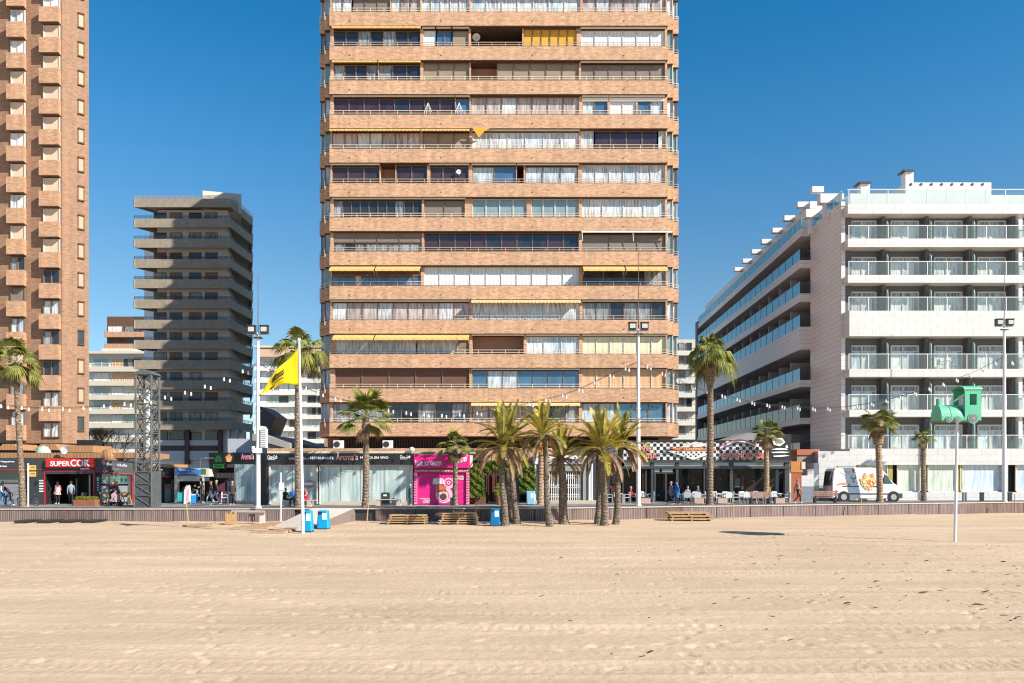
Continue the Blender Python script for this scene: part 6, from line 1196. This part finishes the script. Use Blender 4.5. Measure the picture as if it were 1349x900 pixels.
# ================================================================ BINS, BOARDS, BENCHES
M_bin = mat('blue bin plastic', (.0, .30, .60), .4, .06, 2); M_binl = mat('light blue bin', (.22, .48, .62), .5)
def bin_(px, pyb, pyt, w, Y, label, base, m=M_bin, ww=.78, lid=True):
    t = thing('litter_bin', (X(px, Y), Y, base), label, 'litter bin', 'blue litter bins'); x = X(px, Y); h = (pyb-pyt)*Y/F
    g = MB(); n = 4; i = 0; rb, rt = w, w*ww; g.v = []
    sec = lambda r_, z: [(x+a*r_, Y+b*r_*.9, z) for a, b in ((-1, -.8), (-.8, -1), (.8, -1), (1, -.8), (1, .8), (.8, 1), (-.8, 1), (-1, .8))]
    for (r_, z) in ((rb, base), (lerp(rb, rt, .9), base+h*.9), (rt, base+h*.97), (rt*.9, base+h)): g.v += sec(r_, z)
    for k in range(3):
        for j in range(8): g.f.append((k*8+j, k*8+(j+1) % 8, k*8+8+(j+1) % 8, k*8+8+j)); g.m.append(0)
    g.f.append(tuple(range(24, 32))); g.m.append(0); g.f.append(tuple(reversed(range(8)))); g.m.append(0); g.build('body', m, t)
    g = MB(); g.box(x-w*.75, x-w*.1, Y-w*.93, Y-w*.5, base+h*.84, base+h*.93, 0); g.build('opening', M_dark, t)
    g = MB(); g.v = [(x+a, Y-.9*lerp(rb, rt, q)-.015, base+h*q) for a, q in ((-.02, .52), (w*.72, .52), (w*.68, .86), (-.02, .86))]; g.f = [(0, 1, 2, 3)]; g.m = [0]; g.build('sticker', M_let, t)
    g = MB(); g.v = sec(rb*1.03, base)+sec(rb*1.02, base+.07); g.f = [(j, (j+1) % 8, 8+(j+1) % 8, 8+j) for j in range(8)]+[tuple(range(8, 16))]; g.m = [0]*9; g.build('base_rim', mat('bin base', (.02, .08, .14), .6), t)
bin_(405.3, 700, 672, .30, 43.0, 'blue litter bin touching the flagpole, darker side open', 0)
bin_(426.3, 697.3, 673, .34, 45.0, 'blue litter bin with white sticker right of the flagpole', 0)
bin_(652.3, 692.5, 669.5, .30, 47.6, 'deep blue litter bin standing left of the date palms', 0, m=mat('deep blue bin', (.0, .14, .36), .4), ww=.85)
bin_(699, 665.5, 647, .28, 56.5, 'pale blue recycling container beside the hedge arch', DZ, m=M_binl, ww=1.12)
t = thing('litter_bin', (X(507, 55.6), 55.6, DZ), 'black rectangular litter bin behind the wooden bench by the cafe', 'litter bin'); g = MB(); Y = 55.4; g.pbox(502, 512.5, 650, 665.5, Y, .5); g.pbox(502.8, 511.8, 649, 650.2, Y+.05, .4); g.build('body', M_dkmetal, t); g = MB(); g.pbox(505, 509.5, 651.5, 653.8, Y-.015, .02); g.build('sticker', M_let, t)
t = thing('litter_bin', (X(595, 56), 56, DZ), 'small grey post bin standing at the magenta shutter', 'bollard'); g = MB(); g.pbox(593, 596.8, 656.5, 665.5, 55.9, .3); g.pbox(592.6, 597.2, 655.6, 656.6, 55.85, .38, 0); g.build('body', M_conc2, t)
M_wd = mat('bleached wood', (.44, .28, .14), .8, .25, 2, .3, 30, stretch=(.6, 6, 6)); M_wd2 = mat('grey wood', (.34, .29, .24), .8, .25, 2, .3, 30, stretch=(.6, 6, 6)); M_slat = mat('brown bench slats', (.34, .19, .14), .7, .2, 3)
def planks(px0, px1, pyt, pyb, Y, n, label, base=0.):
    t = thing('plank_stack', (X((px0+px1)/2, Y), Y+.5, base), label, 'plank stack', 'stacks of wooden beach walkway sections'); rs = random.Random(px0); H = (pyb-pyt)*Y/F; h = H/n
    for k in range(n):
        g = MB(); z = base+k*h; dx = rs.uniform(-.12, .12); x0, x1 = X(px0, Y)+dx+.06*k, X(px1, Y)+dx-.03*k
        for j in range(8): y = Y+.02+j*.14; g.box(x0+rs.uniform(0, .05), x1, y, y+.11, z+h*.45, z+h*.92)
        for q in (.06, .5, .93): xx = lerp(x0, x1, q); g.box(xx-.05, xx+.05, Y+.03, Y+1.1, z, z+h*.44)
        g.build('walkway_section', M_wd, t)
planks(508, 563, 678.5, 690.5, 48.9, 4, 'low stack of wooden walkway boards left of the larger stack'); planks(577, 630, 676, 691, 48.6, 5, 'larger stack of wooden walkway boards beside the blue bin'); planks(880, 938, 674.5, 686, 51.8, 3, 'stack of wooden walkway boards lying alone below the bar')
def leaning(px0, py0, px1, py1, Y, label, r_=.035, m=None, name='wooden_stake', z0=None):
    g = MB(); g.tube([(X(px0, Y), Y-.1, Z(py0, Y)), (X(px1, Y), Y+.1, Z(py1, Y))], r_, 6); tag(g.build(name, m or M_wd), label, name.replace('_', ' '), name.replace('_', ' ')+'s against the wall')
leaning(249, 690, 244.5, 662, 49.8, 'thin stake leaning on the wall before the souvenir kiosk'); leaning(483.5, 689, 485, 662, 50.3, 'thin stake upright against the wall under the cafe palm'); leaning(626, 691, 627, 665, 49.6, 'thin stake beside the larger plank stack'); leaning(966, 684, 965.5, 657, 53.8, 'thin stake at the wall below the bar terrace'); leaning(1133.5, 679, 1135.5, 655, 56.8, 'thin stake leaning at the wall below the van'); leaning(1336, 676, 1338, 651, 59.5, 'thin stake at the wall near the right edge')
t = thing('white_post', (X(370, 50), 50, 0), 'thin white post with a small notice before the seated people', 'post'); g = MB(); g.tube([(X(370, 50), 50, -.2), (X(370, 50), 50, Z(622.5, 50))], .04, 8); g.build('pole', M_metalw, t); g = MB(); g.pbox(367.5, 374, 636, 645.5, 49.93, .03); g.build('notice', M_let, t)
t = thing('log_rail', (X(330, 49), 49, 0), 'grey log rail resting on a short pale post in the sand', 'rail'); g = MB(); g.tube([(X(305, 49), 49, Z(674.5, 49)), (X(349, 49), 49, Z(675, 49))], .11, 8); g.build('log', M_wd2, t); g = MB(); g.box(X(341.5, 49), X(347.5, 49), 49.02, 49.3, -.2, Z(675.5, 49)); g.build('post', M_cream, t)
t = thing('board_pile', (X(303, 48.5), 48.5, 0), 'broken upright wooden boards leaning by the log rail', 'boards'); g = MB()
for k in range(5): x = X(297+k*2.7, 48.5); g.v += []; g.prism([(x, 48.4+.05*k), (x+.14, 48.4+.05*k), (x+.14, 48.45+.05*k), (x, 48.45+.05*k)], 0, lambda p, k=k: Z(675+k % 2*2.5, 48.5))
g.build('board', M_wd, t)
for (a, b, c, d, lab) in [(240, 272, 691, 694, 'short walkway boards lying flat left of the log rail'), (305, 352, 690, 696.5, 'long dusty walkway boards lying flat before the ramp foot'), (330, 375, 697.5, 703, 'sand covered walkway boards nearest the flagpole')]:
    Ya, Yb = F*HC/(d-HY), F*HC/(c-HY); g = MB(); n = 8
    for k in range(n): y = lerp(Ya, Yb, k/n); x0 = X(a+4*(k % 2), Ya)+.5*(k/n)*2; g.prism([(x0, y), (X(b, Ya), y+.02), (X(b, Ya), y+(Yb-Ya)/n*.9), (x0, y+(Yb-Ya)/n*.85)], .0, .09+.03*math.sin(k*2.1))
    tag(g.build('walkway_boards', mat('sandy boards', (.42, .28, .17), .85, .25, 2)), lab, 'walkway boards', 'walkway boards lying in the sand')
def bench(px0, px1, pyt, pyb, Y, label, m, back=False):
    t = thing('bench', (X((px0+px1)/2, Y), Y+.2, DZ), label, 'bench', 'promenade benches'); x0, x1 = X(px0, Y), X(px1, Y); sz = DZ+.45
    g = MB()
    for k in range(4): g.box(x0, x1, Y+k*.12, Y+k*.12+.1, sz-.05, sz)
    g.build('seat', m, t)
    if back:
        g = MB(); 
        for k in range(3): g.box(x0, x1, Y-.06, Y-.02, sz+.08+k*.13, sz+.18+k*.13)
        g.build('backrest', m, t)
    for q in (.08, .92) if back else (.22, .8):
        xx = lerp(x0, x1, q); g = MB(); w = .05 if back else .14; g.box(xx-w, xx+w, Y+.02, Y+.42, DZ, sz-.051)
        if back: g.box(xx-w, xx+w, Y-.018, Y+.018, DZ, sz+.5)
        g.build('leg', M_dkmetal if back else M_kerb, t)
bench(487, 534, 659, 667, 55.2, 'long pale wooden bench right of the cafe palm', M_kerb); bench(366, 417, 661, 668, 53.9, 'pale wooden bench with seated people by the flagpole', M_kerb)
bench(988, 1016, 650, 663, 58.2, 'brown slatted bench at the small palm before the bar', M_slat, True); bench(1072, 1104, 649, 663, 60, 'brown slatted bench behind the parked van rear', M_slat, True)
t = thing('planter', (X(110, 55.2), 55, DZ), 'brown wooden planter with low greenery before the supermarket', 'planter'); g = MB(); g.pbox(96.5, 124.5, 658.5, 668, 54.8, .8); g.build('box', mat('brown planter boards', (.26, .10, .05), .8, .2, 3), t)
g = MB()
for k in range(160): px = random.uniform(97.5, 123.5); c = Vector((X(px, 54.8), 54.8+random.uniform(.05, .7), Z(658, 54.8)+random.uniform(-.03, .1))); g.face([c, c+Vector((.07, 0, .06)), c+Vector((0, 0, .14)), c+Vector((-.06, .03, .06))])
g.build('plants', M_lime, t)
for (px, lab) in ((850.5, 'pale wooden planter box at the foot of the middle lamp post'), (921, 'pale wooden planter box just left of the tallest bar palm'), (952, 'pale wooden planter box right of the tallest bar palm'), (1028, 'pale wooden planter box at the right end of the terrace')):
    t = thing('planter', (X(px, 58), 58.2, DZ), lab, 'planter', 'planter boxes on the bar terrace'); g = MB(); g.pbox(px-6, px+6.5, 656.5, 663.3, 58, .4); g.build('box', mat('salmon box boards', (.52, .36, .28), .8), t); g = MB(); g.pbox(px-5.3, px+5.8, 656.2, 656.5, 58.05, .3); g.build('soil', M_dark, t)
for (px, Y, lab) in ((821.5, 57.5, 'grey bollard left of the middle lamp post'), (1270.5, 63.6, 'grey bollard right of the marker pole'), (1293.5, 63.6, 'dark bollard midway to the right lamp post'), (1330.5, 63.6, 'dark bollard right of the right lamp post')):
    t = thing('bollard', (X(px, Y), Y, DZ), lab, 'bollard', 'bollards'); g = MB(); s_ = F/Y; g.box(X(px-2, Y), X(px+2, Y), Y-.1, Y+.13, DZ, DZ+.62); g.build('post', M_conc2 if px < 1280 else M_dkmetal, t); g = MB(); g.box(X(px-2, Y)-.02, X(px+2, Y)+.02, Y-.12, Y+.15, DZ+.62, DZ+.68); g.build('cap', M_conc2 if px < 1280 else M_dkmetal, t)
# bus stop sign
Y = 53.9; t = thing('bus_stop_sign', (X(37, Y), Y, DZ), 'bus stop pole with two yellow plates beside the left palm', 'sign'); g = MB(); g.tube([(X(37, Y), Y, DZ), (X(37, Y), Y, Z(610.5, Y))], .055, 8); g.build('pole', M_metalw, t)
for (c, d) in ((613, 619.5), (621.3, 628)): g = MB(); g.pbox(38, 47.2, c, d, Y-.02, .03); g.build('plate', mat('sign yellow', (.66, .46, .12), .5, .05, 3), t); g = MB(); g.pbox(41, 46, c+2, c+3.3, Y-.035, .01); g.build('plate_mark', mat('sign olive', (.25, .2, .03), .5), t)
# cafe terrace chair outside the dark shop
# ================================================================ CHAIRS AND TABLES
M_ch = mat('white chair weave', (.60, .62, .62), .6, .12, 14); M_cf = mat('chair frame', (.50, .51, .52), .4, .05, 5)
def make_chair():
    t = thing('terrace_chair', (0, 0, 0), 'x', 'chair', 'white woven chairs on the bar terrace'); g = MB(); g.box(-.22, .22, -.22, .22, .42, .46); g.build('seat', M_ch, t)
    g = MB(); pts = [(-.24, .44), (.24, .44), (.25, .74), (.17, .86), (-.17, .86), (-.25, .74)]
    i = 0; g.xprism([(a, b) for a, b in pts], .22, .255); g.build('backrest', M_ch, t)
    for s in (-1, 1):
        g = MB(); g.tube([(s*.25, .22, .66), (s*.27, -.05, .67), (s*.26, -.2, .64), (s*.24, -.2, .44)], .022, 6); g.build('armrest', M_cf, t)
        for y in (-.2, .22): g = MB(); g.tube([(s*.22, y, .44), (s*.25, y*1.15, 0)], .018, 6); g.build('leg', M_cf, t)
    return t
def make_table():
    t = thing('terrace_table', (0, 0, 0), 'x', 'table', 'round white tables on the bar terrace'); g = MB(); g.tube([(0, 0, .71), (0, 0, .74)], .34, 20); g.build('tabletop', M_ch, t); g = MB(); g.tube([(0, 0, 0), (0, 0, .71)], .03, 8); g.tube([(0, 0, 0), (0, 0, .03)], .2, 12); g.build('pedestal', M_cf, t); return t
ch0 = make_chair(); tb0 = make_table(); first = [True, True]
def place(o, k, loc, rz, label, group=None):
    c = o if first[k] else copy_tree(o); first[k] = False; c.location = loc; c.rotation_euler = (0, 0, rz); c['label'] = label
    if group: c['group'] = group
    return c
spots = [(814, 59.2, 'by the salmon counter'), (846, 59.6, 'under the Live Music sign'), (905, 59.4, 'right of the bar door'), (918, 59.0, 'under the diner emblem'), (944, 59.5, 'beside the tallest palm'), (958, 59.2, 'at the second grey pillar'), (981, 59.7, 'behind the brown slatted bench'), (999, 59.9, 'left of the small palm'), (1024, 59.3, 'at the right end of the terrace')]
tabs = []
for (px, Y, where) in spots:
    x = X(px, Y); tabs.append(place(tb0, 1, (x, Y, DZ), 0, 'round white table '+where))
    for (dx, dy, rz, side) in ((-.62, .05, 80, 'left'), (.62, .0, -85, 'right'), (.08, .62, 0, 'back'), (-.1, -.62, 172, 'front')):
        if side == 'front' and px in (846, 944, 1024, 814): continue
        place(ch0, 0, (x+dx, Y+dy, DZ), R(rz+random.uniform(-14, 14)), 'white armchair on the %s side of the table %s' % (side, where))
place(ch0, 0, (X(297, 58.6), 58.6, DZ), R(100), 'pale armchair outside the dark shop by the lone man', 'chairs outside the dark shop'); place(ch0, 0, (X(293, 59.2), 59.2, DZ), R(-60), 'pale armchair furthest left outside the dark shop', 'chairs outside the dark shop')
zh = Z(486, 66.3)
for (px, rz, lab) in ((1240, 90, 'white chair at the left of a hotel balcony two floors above the podium'), (1256, -80, 'white chair at the right of a hotel balcony two floors above the podium')): place(ch0, 0, (X(px, 66.85), 66.85, zh), R(rz), lab, 'chairs on the hotel balcony')
place(tb0, 1, (X(1248, 66.85), 66.85, zh), 0, 'round white table on a hotel balcony above the podium', 'tables on the hotel balcony')
# bike, signs at supermarket
def bike(px, Y, label, rz=0, s=1.):
    t = thing('bicycle', (X(px, Y), Y, DZ), label, 'bicycle'); x = X(px, Y)
    for dx in (-.5, .5):
        g = MB(); c = Vector((x+dx, Y, DZ+.33)); g.tube([c+Vector((.32*math.cos(a*6.2832/20), 0, .32*math.sin(a*6.2832/20))) for a in range(21)], .02, 5, 0, False); wo = g.build('wheel', M_tyre, t); g = MB()
        for a in range(8): g.tube([c, c+Vector((.32*math.cos(a*.785), 0, .32*math.sin(a*.785)))], .005, 3, 0, False)
        so2 = g.build('spokes', M_alu); so2.parent = wo
    g = MB(); P = lambda a, b: Vector((x+a, Y, DZ+b))
    for a, b in ((P(-.5, .33), P(-.1, .3)), (P(-.1, .3), P(-.2, .8)), (P(-.2, .72), P(.38, .78)), (P(-.1, .3), P(.4, .68)), (P(.5, .33), P(.36, .9)), (P(-.5, .33), P(-.2, .72))): g.tube([a, b], .018, 6)
    g.build('frame', M_dkmetal, t); g = MB(); g.box(x-.32, x-.08, Y-.05, Y+.05, DZ+.8, DZ+.85); g.build('saddle', M_dkmetal, t); g = MB(); g.tube([P(.36, .9)+Vector((0, -.22, .05)), P(.38, .98), P(.36, .9)+Vector((0, .22, .05))], .015, 5); g.build('handlebar', M_dkmetal, t)
bike(38, 55.2, 'dark bicycle leaning by the bus stop sign pole'); bike(20, 55.6, 'dark bicycle the bending person in navy attends to')
for (px, w, lab) in ((137, 10, 'yellow wooden trestle stand left of the pair with the stroller'), (164, 9, 'yellow wooden trestle stand right of the pair with the stroller')):
    t = thing('trestle_stand', (X(px, 56.5), 56.5, DZ), lab, 'stand', 'yellow wooden stands'); g = MB(); Y = 56.4; M_yw = mat('yellow wood', (.55, .36, .12), .7)
    for dx in (-w*.5, w*.5): g.tube([(X(px+dx-1, Y), Y, DZ), (X(px+dx, Y), Y+.15, Z(648.5, Y))], .035, 5); g.tube([(X(px+dx, Y), Y+.6, DZ), (X(px+dx, Y), Y+.15, Z(648.5, Y))], .035, 5)
    g.pbox(px-w*.6, px+w*.6, 648.3, 651 if px < 150 else 655, Y, .06); g.pbox(px-w*.5, px+w*.5, 661, 662.2, Y+.03, .05); g.build('frame', M_yw, t)
# sand debris: dry seaweed and twigs
g = MB(); rs = random.Random(12)
for k in range(190):
    x, y = rs.gauss(14, 6), 14+abs(rs.gauss(0, 12))
    if y > 40 or abs(x) > 24: continue
    a = rs.uniform(-.5, .5); L = rs.uniform(.04, .22)*(1.6 if rs.random() < .1 else 1); c = Vector((x, y, .02+rs.uniform(-.01, .03))); P = [c]
    for q in range(3): P.append(P[-1]+Vector((math.cos(a)*L/3, math.sin(a)*L/3, rs.uniform(-.01, .02)))); a += rs.uniform(-.7, .7)
    g.tube(P, [.004, .010, .008, .003] if L < .2 else [.008, .02, .016, .005], 4)
tag(g.build('seaweed_scraps', mat('dark seaweed', (.05, .03, .02), .9)), 'dark scraps of dry seaweed and twigs scattered on the right of the sand', 'seaweed', kind='stuff')
# ================================================================ PEOPLE
def person(px, Y, h, face, pose, top, legs, hair, label, coat=None, base=DZ, skin=(.45, .26, .18), shoes=(.5, .5, .5), hat=None, bend=0., seat=.45, arms='down', sc=0):
    rs = random.Random(int(px*7)); k = h/1.75; th = thing('person', (X(px, Y), Y, base), label, 'person', None, R(face))
    V = []; E = []; Rd = []; Mi = {}
    def a(p, r_, par=None, m=0):
        V.append(Vector(p)); Rd.append(r_); 
        if par is not None: E.append((par, len(V)-1)); Mi[len(E)-1] = m
        return len(V)-1
    sit = pose == 'sit'; pz = seat+.13 if sit else .95
    def up(x, y, z):   # bend the upper body forward (towards -y)
        dz = z-.95; return (x, y-dz*math.sin(bend), pz+dz*math.cos(bend))
    pel = a((0, 0, pz), .125); sp_ = a(up(0, 0, 1.14), .115, pel, 0); chs = a(up(0, 0, 1.34), .125, sp_, 0); nk = a(up(0, 0, 1.47), .055, chs, 2); hd = a(up(0, -.01, 1.56), .07, nk, 2)
    wk = 1 if pose == 'walk' else 0
    for s in (-1, 1):
        sh = a(up(s*.17, 0, 1.39), .06, chs, 0); sw = s*wk
        if arms == 'fwd': el = a(up(s*.2, -.14, 1.14), .045, sh, 0); wr = a(up(s*.14, -.36, 1.12), .032, el, 0); ha_ = a(up(s*.12, -.45, 1.11), .03, wr, 2)
        else: el = a(up(s*.22, .04+.07*sw, 1.12), .045, sh, 0); wr = a(up(s*.22, -.06+.20*sw, .90), .032, el, 0); ha_ = a(up(s*.215, -.09+.22*sw, .84), .03, wr, 2)
        hp = a((s*.09, 0, pz-.03), .095, pel, 1)
        if sit: kn = a((s*.12, -.42, seat+.07), .068, hp, 1); an = a((s*.12, -.40, .09), .042, kn, 1); to = a((s*.13, -.56, .04), .036, an, 3)
        elif wk: kn = a((s*.085, -.13+.12*s*-1, .52), .065, hp, 1); an = a((s*.08, .02-.28*s*-1*-1, .1 if s > 0 else .11), .042, kn, 1); to = a((s*.085, .02-.28*s*-1*-1-.16, .04), .036, an, 3)
        else: kn = a((s*.095, -.01, .51), .065, hp, 1); an = a((s*.095, .02, .09), .042, kn, 1); to = a((s*.11, -.14, .035), .036, an, 3)
    me = bpy.data.meshes.new('sk'); me.from_pydata(V, E, []); o = bpy.data.objects.new('sk', me); COL.objects.link(o)
    md = o.modifiers.new('s', 'SKIN'); sv = me.skin_vertices[0].data
    for i, r_ in enumerate(Rd): sv[i].radius = (r_, r_); sv[i].use_root = (i == 0)
    md.use_smooth_shade = True; ms = o.modifiers.new('u', 'SUBSURF'); ms.levels = 1; ms.render_levels = 1
    dg = bpy.context.evaluated_depsgraph_get(); dg.update(); bm_ = bpy.data.meshes.new_from_object(o.evaluated_get(dg)); bpy.data.objects.remove(o)
    g = MB(); g.v = [tuple(v.co) for v in bm_.vertices]
    for p in bm_.polygons:
        c = Vector(p.center); best = 9; bi = 0
        for i, (u, w) in enumerate(E):
            A_, B_ = V[u], V[w]; d = B_-A_; t_ = max(0, min(1, (c-A_).dot(d)/max(d.length_squared, 1e-9))); q = (c-(A_+d*t_)).length-lerp(Rd[u], Rd[w], t_)
            if q < best: best = q; bi = i
        g.f.append(tuple(p.vertices)); g.m.append(Mi[bi])
    hc = Vector(up(0, -.015, 1.62)); g.ball(hc, (.078, .095, .115), 2, 12, 8); g.ball(hc+Vector((0, -.1, -.01)), (.013, .02, .022), 2, 6, 4)
    for s in (-1, 1): g.ball(hc+Vector((s*.032, -.086, .02)), .011, 4, 5, 4); g.ball(hc+Vector((s*.08, 0, 0)), (.012, .02, .03), 2, 5, 4)
    g.ball(hc+Vector((0, -.088, -.05)), (.022, .008, .006), 5, 5, 4)
    # fingers
    for s in (-1, 1):
        ix = [i for i in range(len(V)) if abs(Rd[i]-.03) < 1e-6]; hpnt = V[ix[0 if s < 0 else 1]]; dn_ = Vector((0, -.25, -1)).normalized() if arms != 'fwd' else Vector((0, -1, -.3)).normalized()
        for f_ in range(4): q = hpnt+Vector((0, (f_-1.5)*.018, 0)) if arms != 'fwd' else hpnt+Vector(((f_-1.5)*.018, 0, 0)); L = (.065, .08, .085, .07)[f_]; g.tube([q, q+dn_*L*.6, q+dn_*L+Vector((0, -.015, 0))], [.009, .008, .006], 5, 2)
        g.tube([hpnt, hpnt+Vector((-s*.02, -.035, -.03))], [.01, .007], 5, 2)
    g.v = [(v[0]*k, v[1]*k, v[2]*k) for v in g.v]
    cl = lambda n, c: mat('cloth %s %.2f %.2f %.2f' % (n, *c), c, .85, .12, 8)
    mats = [cl('top', top), cl('legs', legs), cl('skin', skin), cl('shoes', shoes), M_dark, cl('lips', (.4, .12, .1))]
    M0 = MT_world(th)
    def put(gg, nm, mm, smooth=True):
        o_ = gg.build(nm, mm, None, smooth); o_.parent = th; return o_
    put(g, 'body', mats)
    g = MB(); hh = hc*k; n = 12
    if hat: g.ball(hh+Vector((0, .012*k, .03*k)), (.092*k, .105*k, .098*k), 0, 12, 8); g.tube([hh+Vector((0, 0, .055*k)), hh+Vector((0, -.01, .075*k))], .11*k, 12); put(g, 'hat', cl('hat', hat))
    else: g.ball(hh+Vector((0, .022*k, .025*k)), (.088*k, .095*k, .105*k), 0, 12, 8); put(g, 'hair', cl('hair', hair))
    if coat:
        g = MB(); zs_ = [1.40, 1.25, 1.0, .8, coat[1]]; rr_ = [.14, .175, .165, .19, .2]; i = 0
        for z, r_ in zip(zs_, rr_): c = Vector(up(0, 0, max(z, .95))) if z >= .95 else Vector((0, 0, pz+z-.95)); g.v += [tuple((c+Vector((r_*1.2*math.cos(6.283*j/14), r_*.85*math.sin(6.283*j/14), 0)))*k) for j in range(14)]
        for q in range(4):
            for j in range(14): g.f.append((q*14+j, q*14+(j+1) % 14, q*14+14+(j+1) % 14, q*14+14+j)); g.m.append(0)
        g.f.append(tuple(range(14))); g.m.append(0); put(g, 'coat', cl('coat', coat[0]))
    return th
def MT_world(t): return None
nv_ = (.03, .035, .06); bk = (.02, .02, .022); gy = (.18, .2, .23)
person(2, 54.5, 1.72, 100, 'walk', (.7, .7, .7), (.03, .16, .30), (.1, .06, .04), 'person in white top and blue trousers walking at the left edge', shoes=(.7, .7, .7), bend=.15)
person(13, 54.9, 1.75, -60, 'walk', nv_, (.05, .05, .07), (.05, .03, .02), 'person in navy top bending over beside a bicycle', shoes=(.7, .7, .7), bend=.75, arms='fwd')
person(76, 57.6, 1.68, 0, 'stand', (.65, .08, .07), bk, (.25, .12, .08), 'person in red and white top facing out of the supermarket door', coat=((.62, .45, .45), .72))
person(93.5, 55.6, 1.72, -150, 'walk', (.20, .26, .33), bk, (.04, .03, .02), 'person in blue grey jacket walking before the supermarket door', shoes=(.7, .7, .7))
person(148, 55.4, 1.72, 30, 'walk', (.05, .05, .09), bk, (.30, .15, .06), 'person in dark navy coat leaning over a pink stroller', bend=.35, arms='fwd', shoes=(.7, .7, .7)); person(156, 55.0, 1.74, -70, 'walk', (.12, .04, .05), bk, (.35, .16, .06), 'person in maroon top and black trousers beside the stroller', bend=.2, arms='fwd', shoes=(.6, .6, .65))
t = thing('stroller', (X(151, 54.6), 54.6, DZ), 'pale pink child stroller between two people at the supermarket', 'stroller'); g = MB(); x = X(151, 54.6); g.xprism([(x-.28, DZ+.35), (x+.25, DZ+.3), (x+.3, DZ+.75), (x+.05, DZ+.95), (x-.15, DZ+.8), (x-.1, DZ+.55)], 54.4, 54.8); g.build('seat', mat('pink print cloth', (.60, .38, .40), .8, .35, 8), t)
for dx in (-.35, .3): 
    for yy in (54.4, 54.8): g = MB(); g.tube([(x+dx, yy-.03, DZ+.11), (x+dx, yy+.03, DZ+.11)], .11, 14); g.build('wheel', M_tyre, t)
g = MB(); g.tube([(x+.3, 54.4, DZ+.1), (x, 54.4, DZ+.55), (x+.35, 54.45, DZ+1.02), (x+.35, 54.75, DZ+1.02), (x, 54.8, DZ+.55), (x+.3, 54.8, DZ+.1)], .02, 6); g.tube([(x-.35, 54.4, DZ+.1), (x+.1, 54.4, DZ+.6)], .02, 6); g.build('frame', M_dkmetal, t)
person(278, 56.8, 1.7, -80, 'walk', (.17, .13, .10), (.55, .55, .55), (.25, .1, .06), 'person in brown jacket and white trousers walking left with another', shoes=(.6, .6, .6)); person(285, 56.4, 1.78, -80, 'walk', bk, (.05, .07, .14), (.3, .28, .26), 'taller person in black jacket and jeans walking beside the white trousers')
person(306, 56.2, 1.72, 10, 'stand', (.05, .03, .03), bk, (.35, .33, .32), 'lone person in dark brown coat standing by the cafe corner', coat=((.05, .03, .03), .78)); person(266.5, 59.5, 1.66, 90, 'stand', (.09, .08, .08), bk, (.06, .04, .03), 'person in dark clothes in front of the souvenir shop post')
person(375, 54.35, 1.62, 60, 'sit', bk, (.03, .03, .04), (.05, .03, .03), 'seated person in black at the left end of the bench', arms='fwd', bend=.15); person(386.5, 54.3, 1.72, 5, 'sit', (.01, .13, .55), (.04, .035, .04), (.30, .25, .2), 'seated person in vivid blue jacket facing the beach', arms='fwd', bend=.1); person(403.5, 54.3, 1.66, -50, 'sit', (.30, .29, .33), (.5, .01, .02), (.08, .04, .03), 'seated person in grey top and red skirt on the bench', coat=((.50, .01, .02), .75), arms='fwd', bend=.1)
person(540.5, 57.0-.9, 1.5, 110, 'stand', (.06, .09, .14), (.06, .05, .06), (.5, .4, .28), 'short blond person in padded navy coat beside the magenta shop', coat=((.06, .09, .14), .6))
person(884, 56.6, 1.68, -90, 'walk', (.26, .19, .22), bk, (.3, .28, .28), 'person in long mauve coat walking past the bar door', coat=((.26, .19, .22), .65)); person(891.5, 56.2, 1.76, -90, 'walk', (.015, .13, .42), bk, (.015, .02, .05), 'person in long bright blue coat walking past the bar', coat=((.015, .13, .42), .55), hat=(.015, .02, .05))
person(831, 59.4, 1.6, 80, 'sit', (.60, .02, .02), (.05, .05, .06), (.5, .3, .15), 'seated person in red at a table under the Live Music sign', arms='fwd'); person(906, 60.1, 1.6, 0, 'sit', (.28, .25, .36), bk, (.4, .35, .3), 'seated person in lilac top behind a table right of the bar door', arms='fwd'); person(919.5, 60.1, 1.6, 20, 'sit', bk, bk, (.5, .35, .25), 'seated person in black at the table under the diner emblem', arms='fwd')
person(1050.5, 58.9, 1.8, 95, 'walk', (.50, .30, .20), bk, (.3, .2, .15), 'person in sand coloured jacket and red cap striding by the gate', hat=(.60, .20, .18), shoes=(.7, .7, .7)); 
person(1010, 55, 1.6, 0, 'sit', bk, bk, bk, 'x') if False else None
